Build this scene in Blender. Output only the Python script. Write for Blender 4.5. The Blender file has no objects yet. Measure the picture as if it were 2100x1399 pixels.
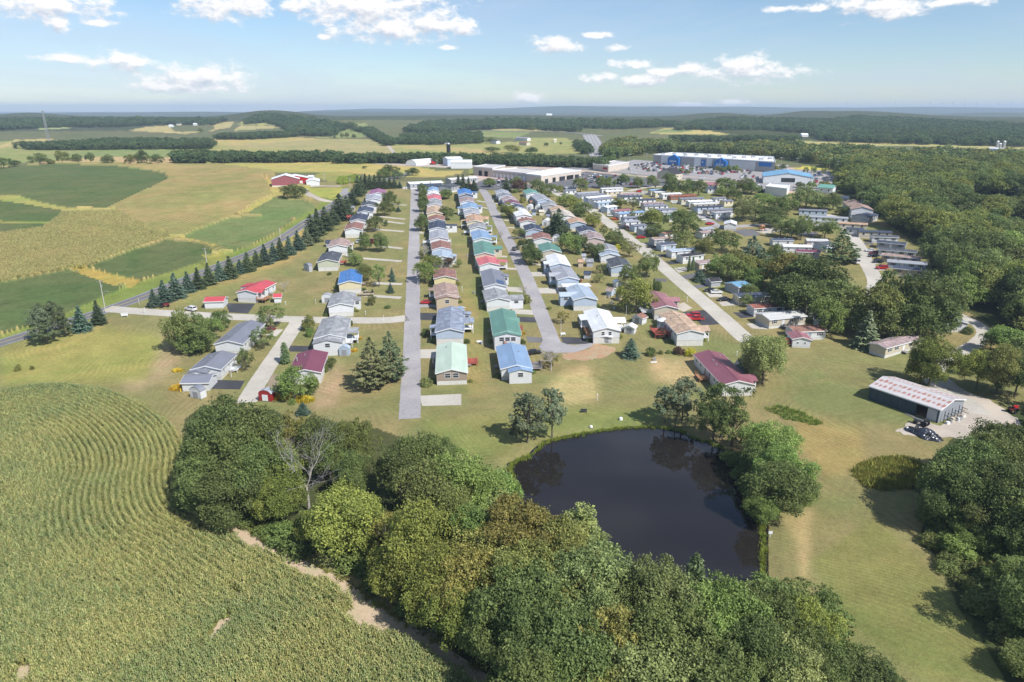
import bpy, bmesh, math, random
import numpy as np
from mathutils import Vector, Matrix
random.seed(7); RNG = np.random.default_rng(7)
S = bpy.context.scene
COL = S.collection
R = math.radians

# ------------------------------------------------------------------ camera, sky, sun, exposure
CAM_H = 72.0; F = 1420.0; TH = R(18.5); CT, ST = math.cos(TH), math.sin(TH)
cam = bpy.data.cameras.new('camera'); camo = bpy.data.objects.new('camera', cam); COL.objects.link(camo)
cam.sensor_width = 36.0; cam.lens = 36.0 * F / 2100.0; cam.clip_start = 1.0; cam.clip_end = 60000.0
camo.location = (0, 0, CAM_H); camo.rotation_euler = (math.pi / 2 - TH, 0, 0)
S.camera = camo
S.view_settings.view_transform = 'Standard'; S.view_settings.look = 'None'
S.view_settings.exposure = 0.33; S.view_settings.gamma = 1.0
S.view_settings.use_curve_mapping = False
S.cycles.use_denoising = True
S.cycles.max_bounces = 5; S.cycles.diffuse_bounces = 2; S.cycles.glossy_bounces = 2
S.cycles.transmission_bounces = 2; S.cycles.volume_bounces = 0; S.cycles.transparent_max_bounces = 4
S.cycles.sample_clamp_indirect = 4.0

SUN_EL = 47.0; SUN_AZ = 133.0          # degrees clockwise from the view direction (+y)
sd = Vector((math.sin(R(SUN_AZ)) * math.cos(R(SUN_EL)), math.cos(R(SUN_AZ)) * math.cos(R(SUN_EL)), math.sin(R(SUN_EL))))
sun = bpy.data.lights.new('sun', 'SUN'); suno = bpy.data.objects.new('sun', sun); COL.objects.link(suno)
sun.energy = 5.0; sun.angle = R(0.5); sun.color = (1.0, 0.965, 0.91)
suno.rotation_euler = (-sd).to_track_quat('-Z', 'Y').to_euler(); suno.location = (60, -60, 200)

def nd(nt, typ, x=0, y=0, **kw):
    n = nt.nodes.new(typ); n.location = (x, y)
    for k, v in kw.items():
        if k == 'inputs':
            for i, val in v.items(): n.inputs[i].default_value = val
        else: setattr(n, k, v)
    return n

def build_world():
    W = bpy.data.worlds.new('World'); S.world = W; W.use_nodes = True
    nt = W.node_tree; nt.nodes.clear(); L = nt.links.new
    out = nd(nt, 'ShaderNodeOutputWorld'); bg = nd(nt, 'ShaderNodeBackground'); bg.inputs[1].default_value = 0.102
    L(bg.outputs[0], out.inputs[0])
    sky = nd(nt, 'ShaderNodeTexSky'); sky.sky_type = 'NISHITA'; sky.sun_disc = False
    sky.sun_elevation = R(SUN_EL); sky.sun_rotation = R(SUN_AZ)
    sky.altitude = 500; sky.air_density = 1.0; sky.dust_density = 0.25; sky.ozone_density = 4.5
    tc = nd(nt, 'ShaderNodeTexCoord')
    sep = nd(nt, 'ShaderNodeSeparateXYZ'); L(tc.outputs['Generated'], sep.inputs[0])
    def M(op, a, b=None, c=None):
        n = nd(nt, 'ShaderNodeMath', operation=op)
        for i, v in enumerate((a, b, c)):
            if v is None: continue
            if isinstance(v, (int, float)): n.inputs[i].default_value = v
            else: L(v, n.inputs[i])
        return n.outputs[0]
    az = M('MULTIPLY', M('ARCTAN2', sep.outputs[0], sep.outputs[1]), 57.29578)
    el = M('MULTIPLY', M('ARCSINE', sep.outputs[2]), 57.29578)
    ae = nd(nt, 'ShaderNodeCombineXYZ'); L(az, ae.inputs[0]); L(el, ae.inputs[1])
    # a cumulus field: directions (azimuth, elevation) of the clouds above the hills, radii in degrees
    seen = [(395, 160, 95, 24), (340, 178, 70, 12), (450, 180, 55, 12), (240, 125, 48, 15), (140, 120, 42, 8), (800, 60, 110, 24), (890, 50, 60, 24), (955, 58, 26, 16), (760, 14, 150, 32), (470, 10, 85, 26), (605, 12, 38, 12), (120, 50, 22, 14), (100, 12, 100, 20), (205, 47, 26, 7),
            (1137, 92, 46, 15), (1297, 131, 52, 10), (1228, 160, 36, 10), (1320, 166, 46, 14), (1385, 147, 62, 13), (1470, 150, 50, 14), (1545, 150, 90, 17), (1525, 135, 45, 20), (1087, 201, 36, 13), (1215, 72, 32, 6), (1262, 98, 22, 7), (1800, 14, 80, 20), (1960, 2, 60, 9), (918, 98, 22, 5), (665, 76, 14, 5), (1415, 215, 46, 5), (1500, 210, 36, 6), (1672, 18, 26, 7), (1600, 18, 30, 5)]
    clouds = []
    for (cx, cy, rx, ry) in seen:
        u = (cx - 1050) / F; v = (cy - 699.5) / F
        dv = Vector((u, CT - v * ST, -ST - v * CT)).normalized()
        clouds.append((math.degrees(math.atan2(dv.x, dv.y)), math.degrees(math.asin(dv.z)), rx * .0385, ry * .0385))
    for k in range(26):   # the same fair-weather field goes on all round and overhead
        a = 52 + k * 10.2 + 4 * math.sin(k * 2.3); e = 4 + (k * 7) % 23
        clouds.append((a if a < 180 else a - 360, e, 5.0, 1.2))
    g = bpy.data.node_groups.new('cloud_field', 'ShaderNodeTree')
    g.interface.new_socket('P', in_out='INPUT', socket_type='NodeSocketVector')
    g.interface.new_socket('D', in_out='OUTPUT', socket_type='NodeSocketFloat')
    gi = g.nodes.new('NodeGroupInput'); go = g.nodes.new('NodeGroupOutput'); GL = g.links.new
    wn = nd(g, 'ShaderNodeTexNoise'); wn.inputs['Scale'].default_value = .62; wn.inputs['Detail'].default_value = 8; wn.inputs['Roughness'].default_value = .66
    sc = nd(g, 'ShaderNodeVectorMath', operation='MULTIPLY'); sc.inputs[1].default_value = (1, 1.7, 1)
    GL(gi.outputs[0], sc.inputs[0]); GL(sc.outputs[0], wn.inputs['Vector'])
    prev = None
    for (a, e, ra, re) in clouds:
        s1 = nd(g, 'ShaderNodeVectorMath', operation='SUBTRACT'); s1.inputs[1].default_value = (a, e, 0); GL(gi.outputs[0], s1.inputs[0])
        s2 = nd(g, 'ShaderNodeVectorMath', operation='MULTIPLY'); s2.inputs[1].default_value = (1 / ra, 1 / re, 0); GL(s1.outputs[0], s2.inputs[0])
        s3 = nd(g, 'ShaderNodeVectorMath', operation='LENGTH'); GL(s2.outputs[0], s3.inputs[0])
        if prev is None: prev = s3.outputs['Value']
        else:
            mn = nd(g, 'ShaderNodeMath', operation='SMOOTH_MIN'); mn.inputs[2].default_value = .25; GL(prev, mn.inputs[0]); GL(s3.outputs['Value'], mn.inputs[1]); prev = mn.outputs[0]
    a1 = nd(g, 'ShaderNodeMath', operation='MULTIPLY_ADD'); GL(wn.outputs['Fac'], a1.inputs[0]); a1.inputs[1].default_value = 3.6; a1.inputs[2].default_value = -.85
    a2 = nd(g, 'ShaderNodeMath', operation='SUBTRACT'); GL(a1.outputs[0], a2.inputs[0]); GL(prev, a2.inputs[1]); GL(a2.outputs[0], go.inputs[0])
    def field(vec):
        n = nt.nodes.new('ShaderNodeGroup'); n.node_tree = g; L(vec, n.inputs[0]); return n.outputs[0]
    d0 = field(ae.outputs[0])
    sh = nd(nt, 'ShaderNodeVectorMath', operation='ADD'); sh.inputs[1].default_value = (.25, .45, 0); L(ae.outputs[0], sh.inputs[0])
    d1 = field(sh.outputs[0])
    mr = nd(nt, 'ShaderNodeMapRange', interpolation_type='SMOOTHSTEP'); L(d0, mr.inputs[0]); mr.inputs[1].default_value = -.35; mr.inputs[2].default_value = .60; mr.inputs[4].default_value = .96
    lit = nd(nt, 'ShaderNodeMapRange'); L(M('SUBTRACT', d0, d1), lit.inputs[0]); lit.inputs[1].default_value = -.75; lit.inputs[2].default_value = .45
    cc = nd(nt, 'ShaderNodeMix', data_type='RGBA'); L(lit.outputs[0], cc.inputs[0])
    cc.inputs[6].default_value = (5.0, 5.35, 6.1, 1); cc.inputs[7].default_value = (9.0, 8.8, 8.6, 1)
    # thin cirrus veil, streaks
    cs = nd(nt, 'ShaderNodeVectorMath', operation='MULTIPLY'); cs.inputs[1].default_value = (.035, .20, 1); L(ae.outputs[0], cs.inputs[0])
    rt = nd(nt, 'ShaderNodeVectorRotate'); rt.inputs['Angle'].default_value = R(9); L(cs.outputs[0], rt.inputs[0])
    cn = nd(nt, 'ShaderNodeTexNoise'); cn.inputs['Scale'].default_value = 1.3; cn.inputs['Detail'].default_value = 6; cn.inputs['Roughness'].default_value = .6; cn.inputs['Distortion'].default_value = .6
    L(rt.outputs[0], cn.inputs['Vector'])
    cm = nd(nt, 'ShaderNodeMapRange', interpolation_type='SMOOTHSTEP'); L(cn.outputs['Fac'], cm.inputs[0]); cm.inputs[1].default_value = .36; cm.inputs[2].default_value = .70; cm.inputs[4].default_value = .48
    m1 = nd(nt, 'ShaderNodeMix', data_type='RGBA'); L(cm.outputs[0], m1.inputs[0]); L(sky.outputs[0], m1.inputs[6]); m1.inputs[7].default_value = (4.7, 5.5, 6.9, 1)
    m2 = nd(nt, 'ShaderNodeMix', data_type='RGBA'); L(mr.outputs[0], m2.inputs[0]); L(m1.outputs[2], m2.inputs[6]); L(cc.outputs[2], m2.inputs[7])
    L(m2.outputs[2], bg.inputs[0])
    W.cycles.sampling_method = 'MANUAL'; W.cycles.sample_map_resolution = 512
build_world()

# ------------------------------------------------------------------ terrain function and sight lines of the survey
def _tab():
    ys = np.arange(-400, 16001, 2.0)
    s = np.interp(ys, [0, 165, 215, 455, 520, 620, 760, 16000], [0, 0, .066, .066, .012, .004, 0, 0])
    z = np.concatenate([[0], np.cumsum((s[1:] + s[:-1]) * .5 * 2.0)])
    return ys, z - np.interp(0, ys, z)
_TY, _TZ = _tab()
def ratio_of(py):   # drop below the camera per metre forward, for the row py of the photograph's frame
    v = (py - 699.5) / F; return (ST + v * CT) / (CT - v * ST)
_ph = np.random.default_rng(3).uniform(0, 6.28, (40,)); _an = np.random.default_rng(5).uniform(0, 6.28, (40,))
def wob(x, y, wl, k0=0, n=5):
    s = 0
    for i in range(n):
        a = _an[(k0 + i) % 40]; f = 6.283 / (wl * (1 + .37 * i) / 1.6)
        s = s + np.sin((x * math.cos(a) + y * math.sin(a)) * f + _ph[(k0 + i) % 40])
    return s / n
# hills beyond the plateau: (px centre, crest row, distance, half width px, depth m)
HILLS = [(560, 226, 2250, 92, 420), (640, 247, 2000, 70, 350), (500, 243, 2150, 60, 300), (725, 244, 1700, 50, 200), (1000, 236, 2400, 160, 380), (860, 243, 2900, 120, 400),
         (1470, 231, 2700, 75, 450), (1400, 246, 3200, 90, 400), (1560, 245, 3100, 120, 500), (1640, 233, 2900, 60, 400), (1330, 240, 3000, 90, 400), (1750, 230, 2750, 110, 450), (1870, 236, 2800, 120, 450),
         (60, 233, 2900, 70, 500), (200, 243, 3800, 130, 500), (420, 241, 4300, 120, 500), (2050, 232, 5200, 140, 500), (620, 231, 5800, 260, 700), (930, 234, 5200, 110, 600), (1250, 236, 5200, 160, 600), (0, 262, 2300, 160, 300), (2000, 262, 2000, 220, 350)]
RIDGE = [(-900, 236), (0, 236), (180, 233), (330, 233), (480, 237), (640, 228), (760, 223), (900, 222), (1060, 221), (1180, 217), (1300, 219), (1420, 218), (1600, 220), (1750, 221), (1900, 219), (2100, 221), (3000, 222)]
def _sm(t): t = np.clip(t, 0, 1); return t * t * (3 - 2 * t)
def roll(y): return 26 * _sm((y - 950) / 1500) * (1 - _sm((y - 2600) / 1000))
def hz(x, y):
    x = np.asarray(x, float); y = np.asarray(y, float)
    z = np.interp(y, _TY, _TZ)
    far = np.clip((y - 760) / 600, 0, 1)
    z = z + far * 3.0 * wob(x, y, 700, 1) 
    z = z + roll(y)
    farr = np.clip((y - 1900) / 2500, 0, 1)
    z = z + farr * 7 * wob(x, y, 1500, 7)
    yy = np.maximum(y, 30); px = 1050 + F * x / (yy * CT + 50 * ST)
    for (pc, row, D, w, dep) in HILLS:
        top = CAM_H - ratio_of(row) * D
        g = np.exp(-((px - pc) / w) ** 2 - ((y - D) / dep) ** 2)
        z = z + g * max(2.0, top - 21.5 - float(roll(D)))
    rr = np.interp(px, [a for a, b in RIDGE], [b for a, b in RIDGE])
    rv = (rr - 699.5) / F; rt = (ST + rv * CT) / (CT - rv * ST)
    g = np.exp(-((y - 9500) / 1500) ** 2); z = z + g * np.clip(CAM_H - rt * 9500 - 21.5, 0, 400) + g * 9 * wob(x, y, 2400, 11)
    g2 = np.exp(-((y - 6800) / 700) ** 2); z = z + g2 * (16 + 16 * wob(x, y, 2600, 15))
    return z
def _d(px, py):
    u = (px - 1050) / F; v = (py - 699.5) / F
    return np.array([u, CT - v * ST, -ST - v * CT])
_TL = _TZ.tolist()
def h1(x, y):
    """hz for one point; the village plane needs no hills"""
    if y < 760:
        f = (y + 400) / 2.0; i = int(f)
        if i < 0: return _TL[0]
        return _TL[i] + (_TL[i + 1] - _TL[i]) * (f - i)
    return float(hz(x, y))
def G(px, py, h=0.0):
    """ground (plus h metres) seen at pixel (px, py) of the 2100-wide frame"""
    d = _d(px, py); lo, hi = 20.0, None; t = 20.0; d = [float(q) for q in d]
    while t < 15000:
        p = (d[0] * t, d[1] * t, d[2] * t)
        if CAM_H + p[2] <= h1(p[0], p[1]) + h: hi = t; break
        lo = t; t *= 1.03
    if hi is None: hi = t
    for _ in range(22):
        m = (lo + hi) / 2; p = (d[0] * m, d[1] * m, d[2] * m)
        if CAM_H + p[2] <= h1(p[0], p[1]) + h: hi = m
        else: lo = m
    p = (d[0] * hi, d[1] * hi, d[2] * hi)
    return Vector((p[0], p[1], CAM_H + p[2]))
def atz(px, py, z):
    d = _d(px, py); t = (z - CAM_H) / d[2]; return Vector((d[0] * t, d[1] * t, z))
def topix(x, y, z):
    x = np.asarray(x, float); y = np.asarray(y, float); dz = np.asarray(z, float) - CAM_H
    Z = y * CT - dz * ST; up = y * ST + dz * CT
    return 1050 + F * x / Z, 699.5 - F * up / Z
def inside(px, py, poly):
    px = np.asarray(px); py = np.asarray(py); r = np.zeros(px.shape, bool); n = len(poly)
    for i in range(n):
        x1, y1 = poly[i]; x2, y2 = poly[(i + 1) % n]
        if y1 == y2: continue
        c = ((y1 > py) != (y2 > py)) & (px < (x2 - x1) * (py - y1) / (y2 - y1) + x1)
        r ^= c
    return r

# ------------------------------------------------------------------ objects
def tag(o, label=None, cat=None, group=None, kind=None):
    if label: o['label'] = label
    if cat: o['category'] = cat
    if group: o['group'] = group
    if kind: o['kind'] = kind
    return o
def empty(name, loc, rz=0.0, label=None, cat=None, group=None):
    o = bpy.data.objects.new(name, None); COL.objects.link(o); o.location = loc; o.rotation_euler = (0, 0, rz); o.empty_display_size = .5
    return tag(o, label, cat, group)
def obj(name, me, mat=None, parent=None, loc=None, rz=None):
    o = bpy.data.objects.new(name, me); COL.objects.link(o)
    if mat is not None:
        ms = mat if isinstance(mat, (list, tuple)) else [mat]
        if len(me.materials) == 0:
            for m in ms: me.materials.append(m)
        elif me.materials[0] != ms[0]:
            for i, m in enumerate(ms): o.material_slots[i].link = 'OBJECT'; o.material_slots[i].material = m
    if parent: o.parent = parent
    if loc is not None: o.location = loc
    if rz is not None: o.rotation_euler = (0, 0, rz)
    return o
def copy_tree(o, parent=None):
    c = o.copy(); COL.objects.link(c); c.parent = parent
    for ch in o.children: copy_tree(ch, c)
    return c
class MB:
    def __init__(s): s.v = []; s.f = []; s.m = []
    def quad(s, a, b, c, d, m=0):
        n = len(s.v); s.v += [a, b, c, d]; s.f.append((n, n + 1, n + 2, n + 3)); s.m.append(m)
    def poly(s, pts, m=0):
        n = len(s.v); s.v += list(pts); s.f.append(tuple(range(n, n + len(pts)))); s.m.append(m)
    def hexa(s, p, m=0):   # 8 points: bottom 4 ccw, top 4 ccw
        n = len(s.v); s.v += list(p)
        for f in ((3, 2, 1, 0), (4, 5, 6, 7), (0, 1, 5, 4), (1, 2, 6, 5), (2, 3, 7, 6), (3, 0, 4, 7)):
            s.f.append(tuple(n + i for i in f)); s.m.append(m)
    def box(s, x0, x1, y0, y1, z0, z1, m=0):
        s.hexa([(x0, y0, z0), (x1, y0, z0), (x1, y1, z0), (x0, y1, z0), (x0, y0, z1), (x1, y0, z1), (x1, y1, z1), (x0, y1, z1)], m)
    def prism(s, prof, y0, y1, m=0):   # prof: (x, z) ccw seen from -y
        n = len(s.v); k = len(prof)
        s.v += [(x, y0, z) for x, z in prof] + [(x, y1, z) for x, z in prof]
        s.f.append(tuple(range(n, n + k))); s.m.append(m)
        s.f.append(tuple(range(n + 2 * k - 1, n + k - 1, -1))); s.m.append(m)
        for i in range(k):
            j = (i + 1) % k; s.f.append((n + j, n + i, n + k + i, n + k + j)); s.m.append(m)
    def tube(s, pts, rad, sides=6, m=0):
        rings = []; pts = [Vector(p) for p in pts]
        for i, p in enumerate(pts):
            t = (pts[min(i + 1, len(pts) - 1)] - pts[max(i - 1, 0)]).normalized()
            a = t.orthogonal().normalized(); b = t.cross(a); n = len(s.v)
            for k in range(sides):
                q = 6.28318 * k / sides; w = p + (a * math.cos(q) + b * math.sin(q)) * rad[i]; s.v.append(tuple(w))
            rings.append(n)
        for r0, r1 in zip(rings, rings[1:]):
            for k in range(sides):
                k2 = (k + 1) % sides; s.f.append((r0 + k, r0 + k2, r1 + k2, r1 + k)); s.m.append(m)
        n = rings[-1]; s.f.append(tuple(n + k for k in range(sides))); s.m.append(m)
    def mesh(s, name='mesh'):
        me = bpy.data.meshes.new(name); me.from_pydata(s.v, [], s.f)
        if any(s.m): me.polygons.foreach_set('material_index', s.m)
        me.update(); return me
def quads_mesh(name, V, nq, mi=None, smooth=False):
    """V: (nq*4, 3) array"""
    me = bpy.data.meshes.new(name); me.vertices.add(nq * 4); me.vertices.foreach_set('co', np.ascontiguousarray(V, np.float32).ravel())
    me.loops.add(nq * 4); me.loops.foreach_set('vertex_index', np.arange(nq * 4, dtype=np.int32))
    me.polygons.add(nq); me.polygons.foreach_set('loop_start', np.arange(0, nq * 4, 4, dtype=np.int32))
    if mi is not None: me.polygons.foreach_set('material_index', mi.astype(np.int32))
    me.update(calc_edges=True); return me
# ------------------------------------------------------------------ materials
def srgb(r, g, b):
    f = lambda c: (c / 255 / 12.92) if c <= 10 else ((c / 255 + .055) / 1.055) ** 2.4
    return (f(r), f(g), f(b), 1)
_M = {}
def pm(name, c1, c2=None, scale=1.0, rough=.8, bump=0, detail=4, spec=.3, metal=0, attr=None, objcol=False, coords='Object', stretch=(1, 1, 1), c3=None, s3=.1):
    """a plain procedural material: two tones mixed by noise, a third by larger noise, optional relief"""
    if name in _M: return _M[name]
    m = bpy.data.materials.new(name); m.use_nodes = True; nt = m.node_tree; L = nt.links.new; _M[name] = m
    b = nt.nodes['Principled BSDF']; b.inputs['Roughness'].default_value = rough; b.inputs['Metallic'].default_value = metal
    b.inputs['Specular IOR Level'].default_value = spec
    tc = nd(nt, 'ShaderNodeTexCoord'); mp = nd(nt, 'ShaderNodeMapping'); mp.inputs['Scale'].default_value = stretch; L(tc.outputs[coords], mp.inputs[0])
    n = nd(nt, 'ShaderNodeTexNoise'); n.inputs['Scale'].default_value = scale; n.inputs['Detail'].default_value = detail; L(mp.outputs[0], n.inputs[0])
    r = nd(nt, 'ShaderNodeMapRange'); L(n.outputs['Fac'], r.inputs[0]); r.inputs[1].default_value = .3; r.inputs[2].default_value = .7
    mx = nd(nt, 'ShaderNodeMix', data_type='RGBA'); L(r.outputs[0], mx.inputs[0]); mx.inputs[6].default_value = c1; mx.inputs[7].default_value = c2 or c1
    col = mx.outputs[2]
    if c3:
        n3 = nd(nt, 'ShaderNodeTexNoise'); n3.inputs['Scale'].default_value = s3; n3.inputs['Detail'].default_value = 3; L(mp.outputs[0], n3.inputs[0])
        r3 = nd(nt, 'ShaderNodeMapRange'); L(n3.outputs['Fac'], r3.inputs[0]); r3.inputs[1].default_value = .45; r3.inputs[2].default_value = .68; r3.inputs[4].default_value = .8
        m3 = nd(nt, 'ShaderNodeMix', data_type='RGBA'); L(r3.outputs[0], m3.inputs[0]); L(col, m3.inputs[6]); m3.inputs[7].default_value = c3; col = m3.outputs[2]
    if objcol:
        oi = nd(nt, 'ShaderNodeObjectInfo'); mm = nd(nt, 'ShaderNodeMix', data_type='RGBA', blend_type='MULTIPLY'); mm.inputs[0].default_value = 1
        L(col, mm.inputs[6]); L(oi.outputs['Color'], mm.inputs[7]); col = mm.outputs[2]
    L(col, b.inputs['Base Color'])
    if bump:
        bp = nd(nt, 'ShaderNodeBump'); bp.inputs['Distance'].default_value = bump; L(n.outputs['Fac'], bp.inputs['Height']); L(bp.outputs[0], b.inputs['Normal'])
    return m
def wave_bump(m, axis='X', scale=1.0, dist=.03, dark=.0, profile='SIN', coords='Object'):
    nt = m.node_tree; L = nt.links.new; b = nt.nodes['Principled BSDF']
    tc = nd(nt, 'ShaderNodeTexCoord'); w = nd(nt, 'ShaderNodeTexWave', bands_direction=axis, wave_profile=profile); w.inputs['Scale'].default_value = scale; w.inputs['Distortion'].default_value = 0
    L(tc.outputs[coords], w.inputs[0]); bp = nd(nt, 'ShaderNodeBump'); bp.inputs['Distance'].default_value = dist; L(w.outputs['Fac'], bp.inputs['Height']); L(bp.outputs[0], b.inputs['Normal'])
    return m
def roof_metal(name, c):
    c2 = tuple(x * .88 for x in c[:3]) + (1,)
    m = pm(name, c, c2, .5, rough=.42, spec=.5, stretch=(1, .3, 1), c3=tuple(min(1, x * 1.12) for x in c[:3]) + (1,), s3=.35)
    return wave_bump(m, 'Y', 3.4, .03)
def roof_shingle(name, c):
    c2 = tuple(x * .55 for x in c[:3]) + (1,)
    m = pm(name, c, c2, 3.0, rough=.92, spec=.2, bump=.03, detail=6, c3=tuple(min(1, x * 1.35) for x in c[:3]) + (1,), s3=.5); return m
def siding(name, c):
    return wave_bump(pm(name, c, tuple(x * .93 for x in c[:3]) + (1,), .8, rough=.6), 'Z', 2.6, .03, profile='SAW')

def leaf_mat(name, lo, hi, trans=.35, rough=.6):
    """leaves: tone varies leaf by leaf (attribute), clump by clump and tree by tree; the object's own colour tints it"""
    m = bpy.data.materials.new(name); m.use_nodes = True; nt = m.node_tree; L = nt.links.new; nt.nodes.clear(); _M[name] = m
    out = nd(nt, 'ShaderNodeOutputMaterial'); ge = nd(nt, 'ShaderNodeNewGeometry'); oi = nd(nt, 'ShaderNodeObjectInfo')
    tc = nd(nt, 'ShaderNodeTexCoord'); n = nd(nt, 'ShaderNodeTexNoise'); n.inputs['Scale'].default_value = 7; n.inputs['Detail'].default_value = 3
    ad = nd(nt, 'ShaderNodeVectorMath', operation='ADD'); L(tc.outputs['Object'], ad.inputs[0]); L(oi.outputs['Random'], ad.inputs[1]); L(ad.outputs[0], n.inputs[0])
    a = nd(nt, 'ShaderNodeMath', operation='MULTIPLY_ADD'); L(ge.outputs['Random Per Island'], a.inputs[0]); a.inputs[1].default_value = .55; a.inputs[2].default_value = -.275
    b = nd(nt, 'ShaderNodeMath', operation='ADD'); L(n.outputs['Fac'], b.inputs[0]); L(a.outputs[0], b.inputs[1])
    r = nd(nt, 'ShaderNodeMapRange'); L(b.outputs[0], r.inputs[0]); r.inputs[1].default_value = .2; r.inputs[2].default_value = .8
    mx = nd(nt, 'ShaderNodeMix', data_type='RGBA'); L(r.outputs[0], mx.inputs[0]); mx.inputs[6].default_value = lo; mx.inputs[7].default_value = hi
    hsv = nd(nt, 'ShaderNodeHueSaturation'); L(mx.outputs[2], hsv.inputs['Color'])
    h1 = nd(nt, 'ShaderNodeMapRange'); L(oi.outputs['Random'], h1.inputs[0]); h1.inputs[3].default_value = .485; h1.inputs[4].default_value = .515; L(h1.outputs[0], hsv.inputs['Hue'])
    rn = nd(nt, 'ShaderNodeMath', operation='FRACT'); r7 = nd(nt, 'ShaderNodeMath', operation='MULTIPLY'); L(oi.outputs['Random'], r7.inputs[0]); r7.inputs[1].default_value = 7.13; L(r7.outputs[0], rn.inputs[0])
    h2 = nd(nt, 'ShaderNodeMapRange'); L(rn.outputs[0], h2.inputs[0]); h2.inputs[3].default_value = .8; h2.inputs[4].default_value = 1.25; L(h2.outputs[0], hsv.inputs['Value'])
    mm = nd(nt, 'ShaderNodeMix', data_type='RGBA', blend_type='MULTIPLY'); mm.inputs[0].default_value = 1; L(hsv.outputs[0], mm.inputs[6]); L(oi.outputs['Color'], mm.inputs[7])
    pb = nd(nt, 'ShaderNodeBsdfPrincipled'); pb.inputs['Roughness'].default_value = rough; pb.inputs['Specular IOR Level'].default_value = .25; L(mm.outputs[2], pb.inputs['Base Color'])
    tr = nd(nt, 'ShaderNodeBsdfTranslucent'); L(mm.outputs[2], tr.inputs[0])
    ms = nd(nt, 'ShaderNodeMixShader'); ms.inputs[0].default_value = trans; L(pb.outputs[0], ms.inputs[1]); L(tr.outputs[0], ms.inputs[2]); L(ms.outputs[0], out.inputs[0])
    return m
LEAF = leaf_mat('broad_leaves', (.098, .130, .046, 1), (.275, .320, .112, 1))
NEED = leaf_mat('needles', (.070, .096, .052, 1), (.175, .210, .115, 1), .15)
GRASS = leaf_mat('grass_blades', (.13, .17, .04, 1), (.30, .33, .10, 1), .35)
CORN = leaf_mat('corn_leaves', (.200, .240, .084, 1), (.415, .432, .172, 1), .35)
TASSEL = leaf_mat('corn_tassels', (.38, .36, .17, 1), (.56, .51, .28, 1), .3)
BARK = pm('bark', (.10, .085, .065, 1), (.19, .165, .135, 1), 3, rough=.95, bump=.05, stretch=(3, 3, .6))
DEADW = pm('dead_wood', (.30, .275, .25, 1), (.46, .43, .40, 1), 2, rough=.9, stretch=(3, 3, .6))
FLOWER = leaf_mat('flowers', (.45, .27, .02, 1), (.75, .52, .06, 1), .2)
WHITE = pm('white_trim', (.72, .73, .74, 1), (.66, .67, .68, 1), .7, rough=.5)
GLASS = pm('window_glass', (.020, .025, .032, 1), (.05, .06, .075, 1), .3, rough=.08, spec=.8)
DARKM = pm('dark_opening', (.012, .012, .014, 1), (.02, .02, .02, 1), 1, rough=.9)
WOOD = pm('deck_wood', (.42, .22, .11, 1), (.30, .15, .08, 1), 1.5, rough=.8, stretch=(1, 5, 1))
GREYW = pm('weathered_wood', (.30, .28, .27, 1), (.22, .20, .19, 1), 1.5, rough=.9, stretch=(1, 5, 1))
REDW = pm('red_stain_wood', (.42, .10, .07, 1), (.30, .08, .06, 1), 1.5, rough=.8)
METAL = pm('galvanised_metal', (.42, .43, .45, 1), (.34, .35, .36, 1), 1, rough=.45, metal=.4)
BLOCKS = pm('skirting', (.60, .59, .56, 1), (.52, .51, .48, 1), 1, rough=.7)
SHUTTER = pm('shutters', (.03, .035, .045, 1), (.05, .055, .06, 1), 1, rough=.6)
RUBBER = pm('tyre_rubber', (.02, .02, .02, 1), (.03, .03, .03, 1), 3, rough=.9)
CARP = pm('car_paint', (.85, .85, .85, 1), (.80, .80, .80, 1), .5, rough=.25, spec=.7, objcol=True)
CARG = pm('car_glass', (.02, .022, .025, 1), (.03, .03, .035, 1), .5, rough=.06, spec=.8)
ASPH_L = pm('worn_asphalt', (.33, .31, .315, 1), (.27, .255, .262, 1), 1.2, rough=.95, bump=.01, detail=8, c3=(.38, .36, .355, 1), s3=.09)
CONC = pm('pale_concrete', (.45, .42, .365, 1), (.38, .35, .305, 1), 1.0, rough=.95, bump=.01, detail=8, c3=(.50, .465, .41, 1), s3=.07)
ASPH_D = pm('fresh_asphalt', (.040, .042, .048, 1), (.055, .056, .062, 1), 2, rough=.9, bump=.01, detail=6, c3=(.075, .075, .082, 1), s3=.15)
ASPH_M = pm('grey_asphalt', (.135, .132, .14, 1), (.105, .104, .112, 1), 1.5, rough=.9, detail=6, c3=(.17, .165, .17, 1), s3=.06)
GRAVEL = pm('gravel', (.46, .40, .34, 1), (.33, .29, .245, 1), 3, rough=.95, bump=.06, detail=10, c3=(.52, .45, .37, 1), s3=.12)
SOIL = pm('bare_soil', (.42, .27, .16, 1), (.33, .20, .12, 1), 1.2, rough=.95, bump=.08, detail=9, c3=(.36, .30, .19, 1), s3=.25)
PAINT_W = pm('white_line_paint', (.62, .62, .60, 1), (.45, .45, .44, 1), 2, rough=.8)
PAINT_Y = pm('yellow_line_paint', (.58, .43, .10, 1), (.42, .32, .10, 1), 2, rough=.8)

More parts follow.
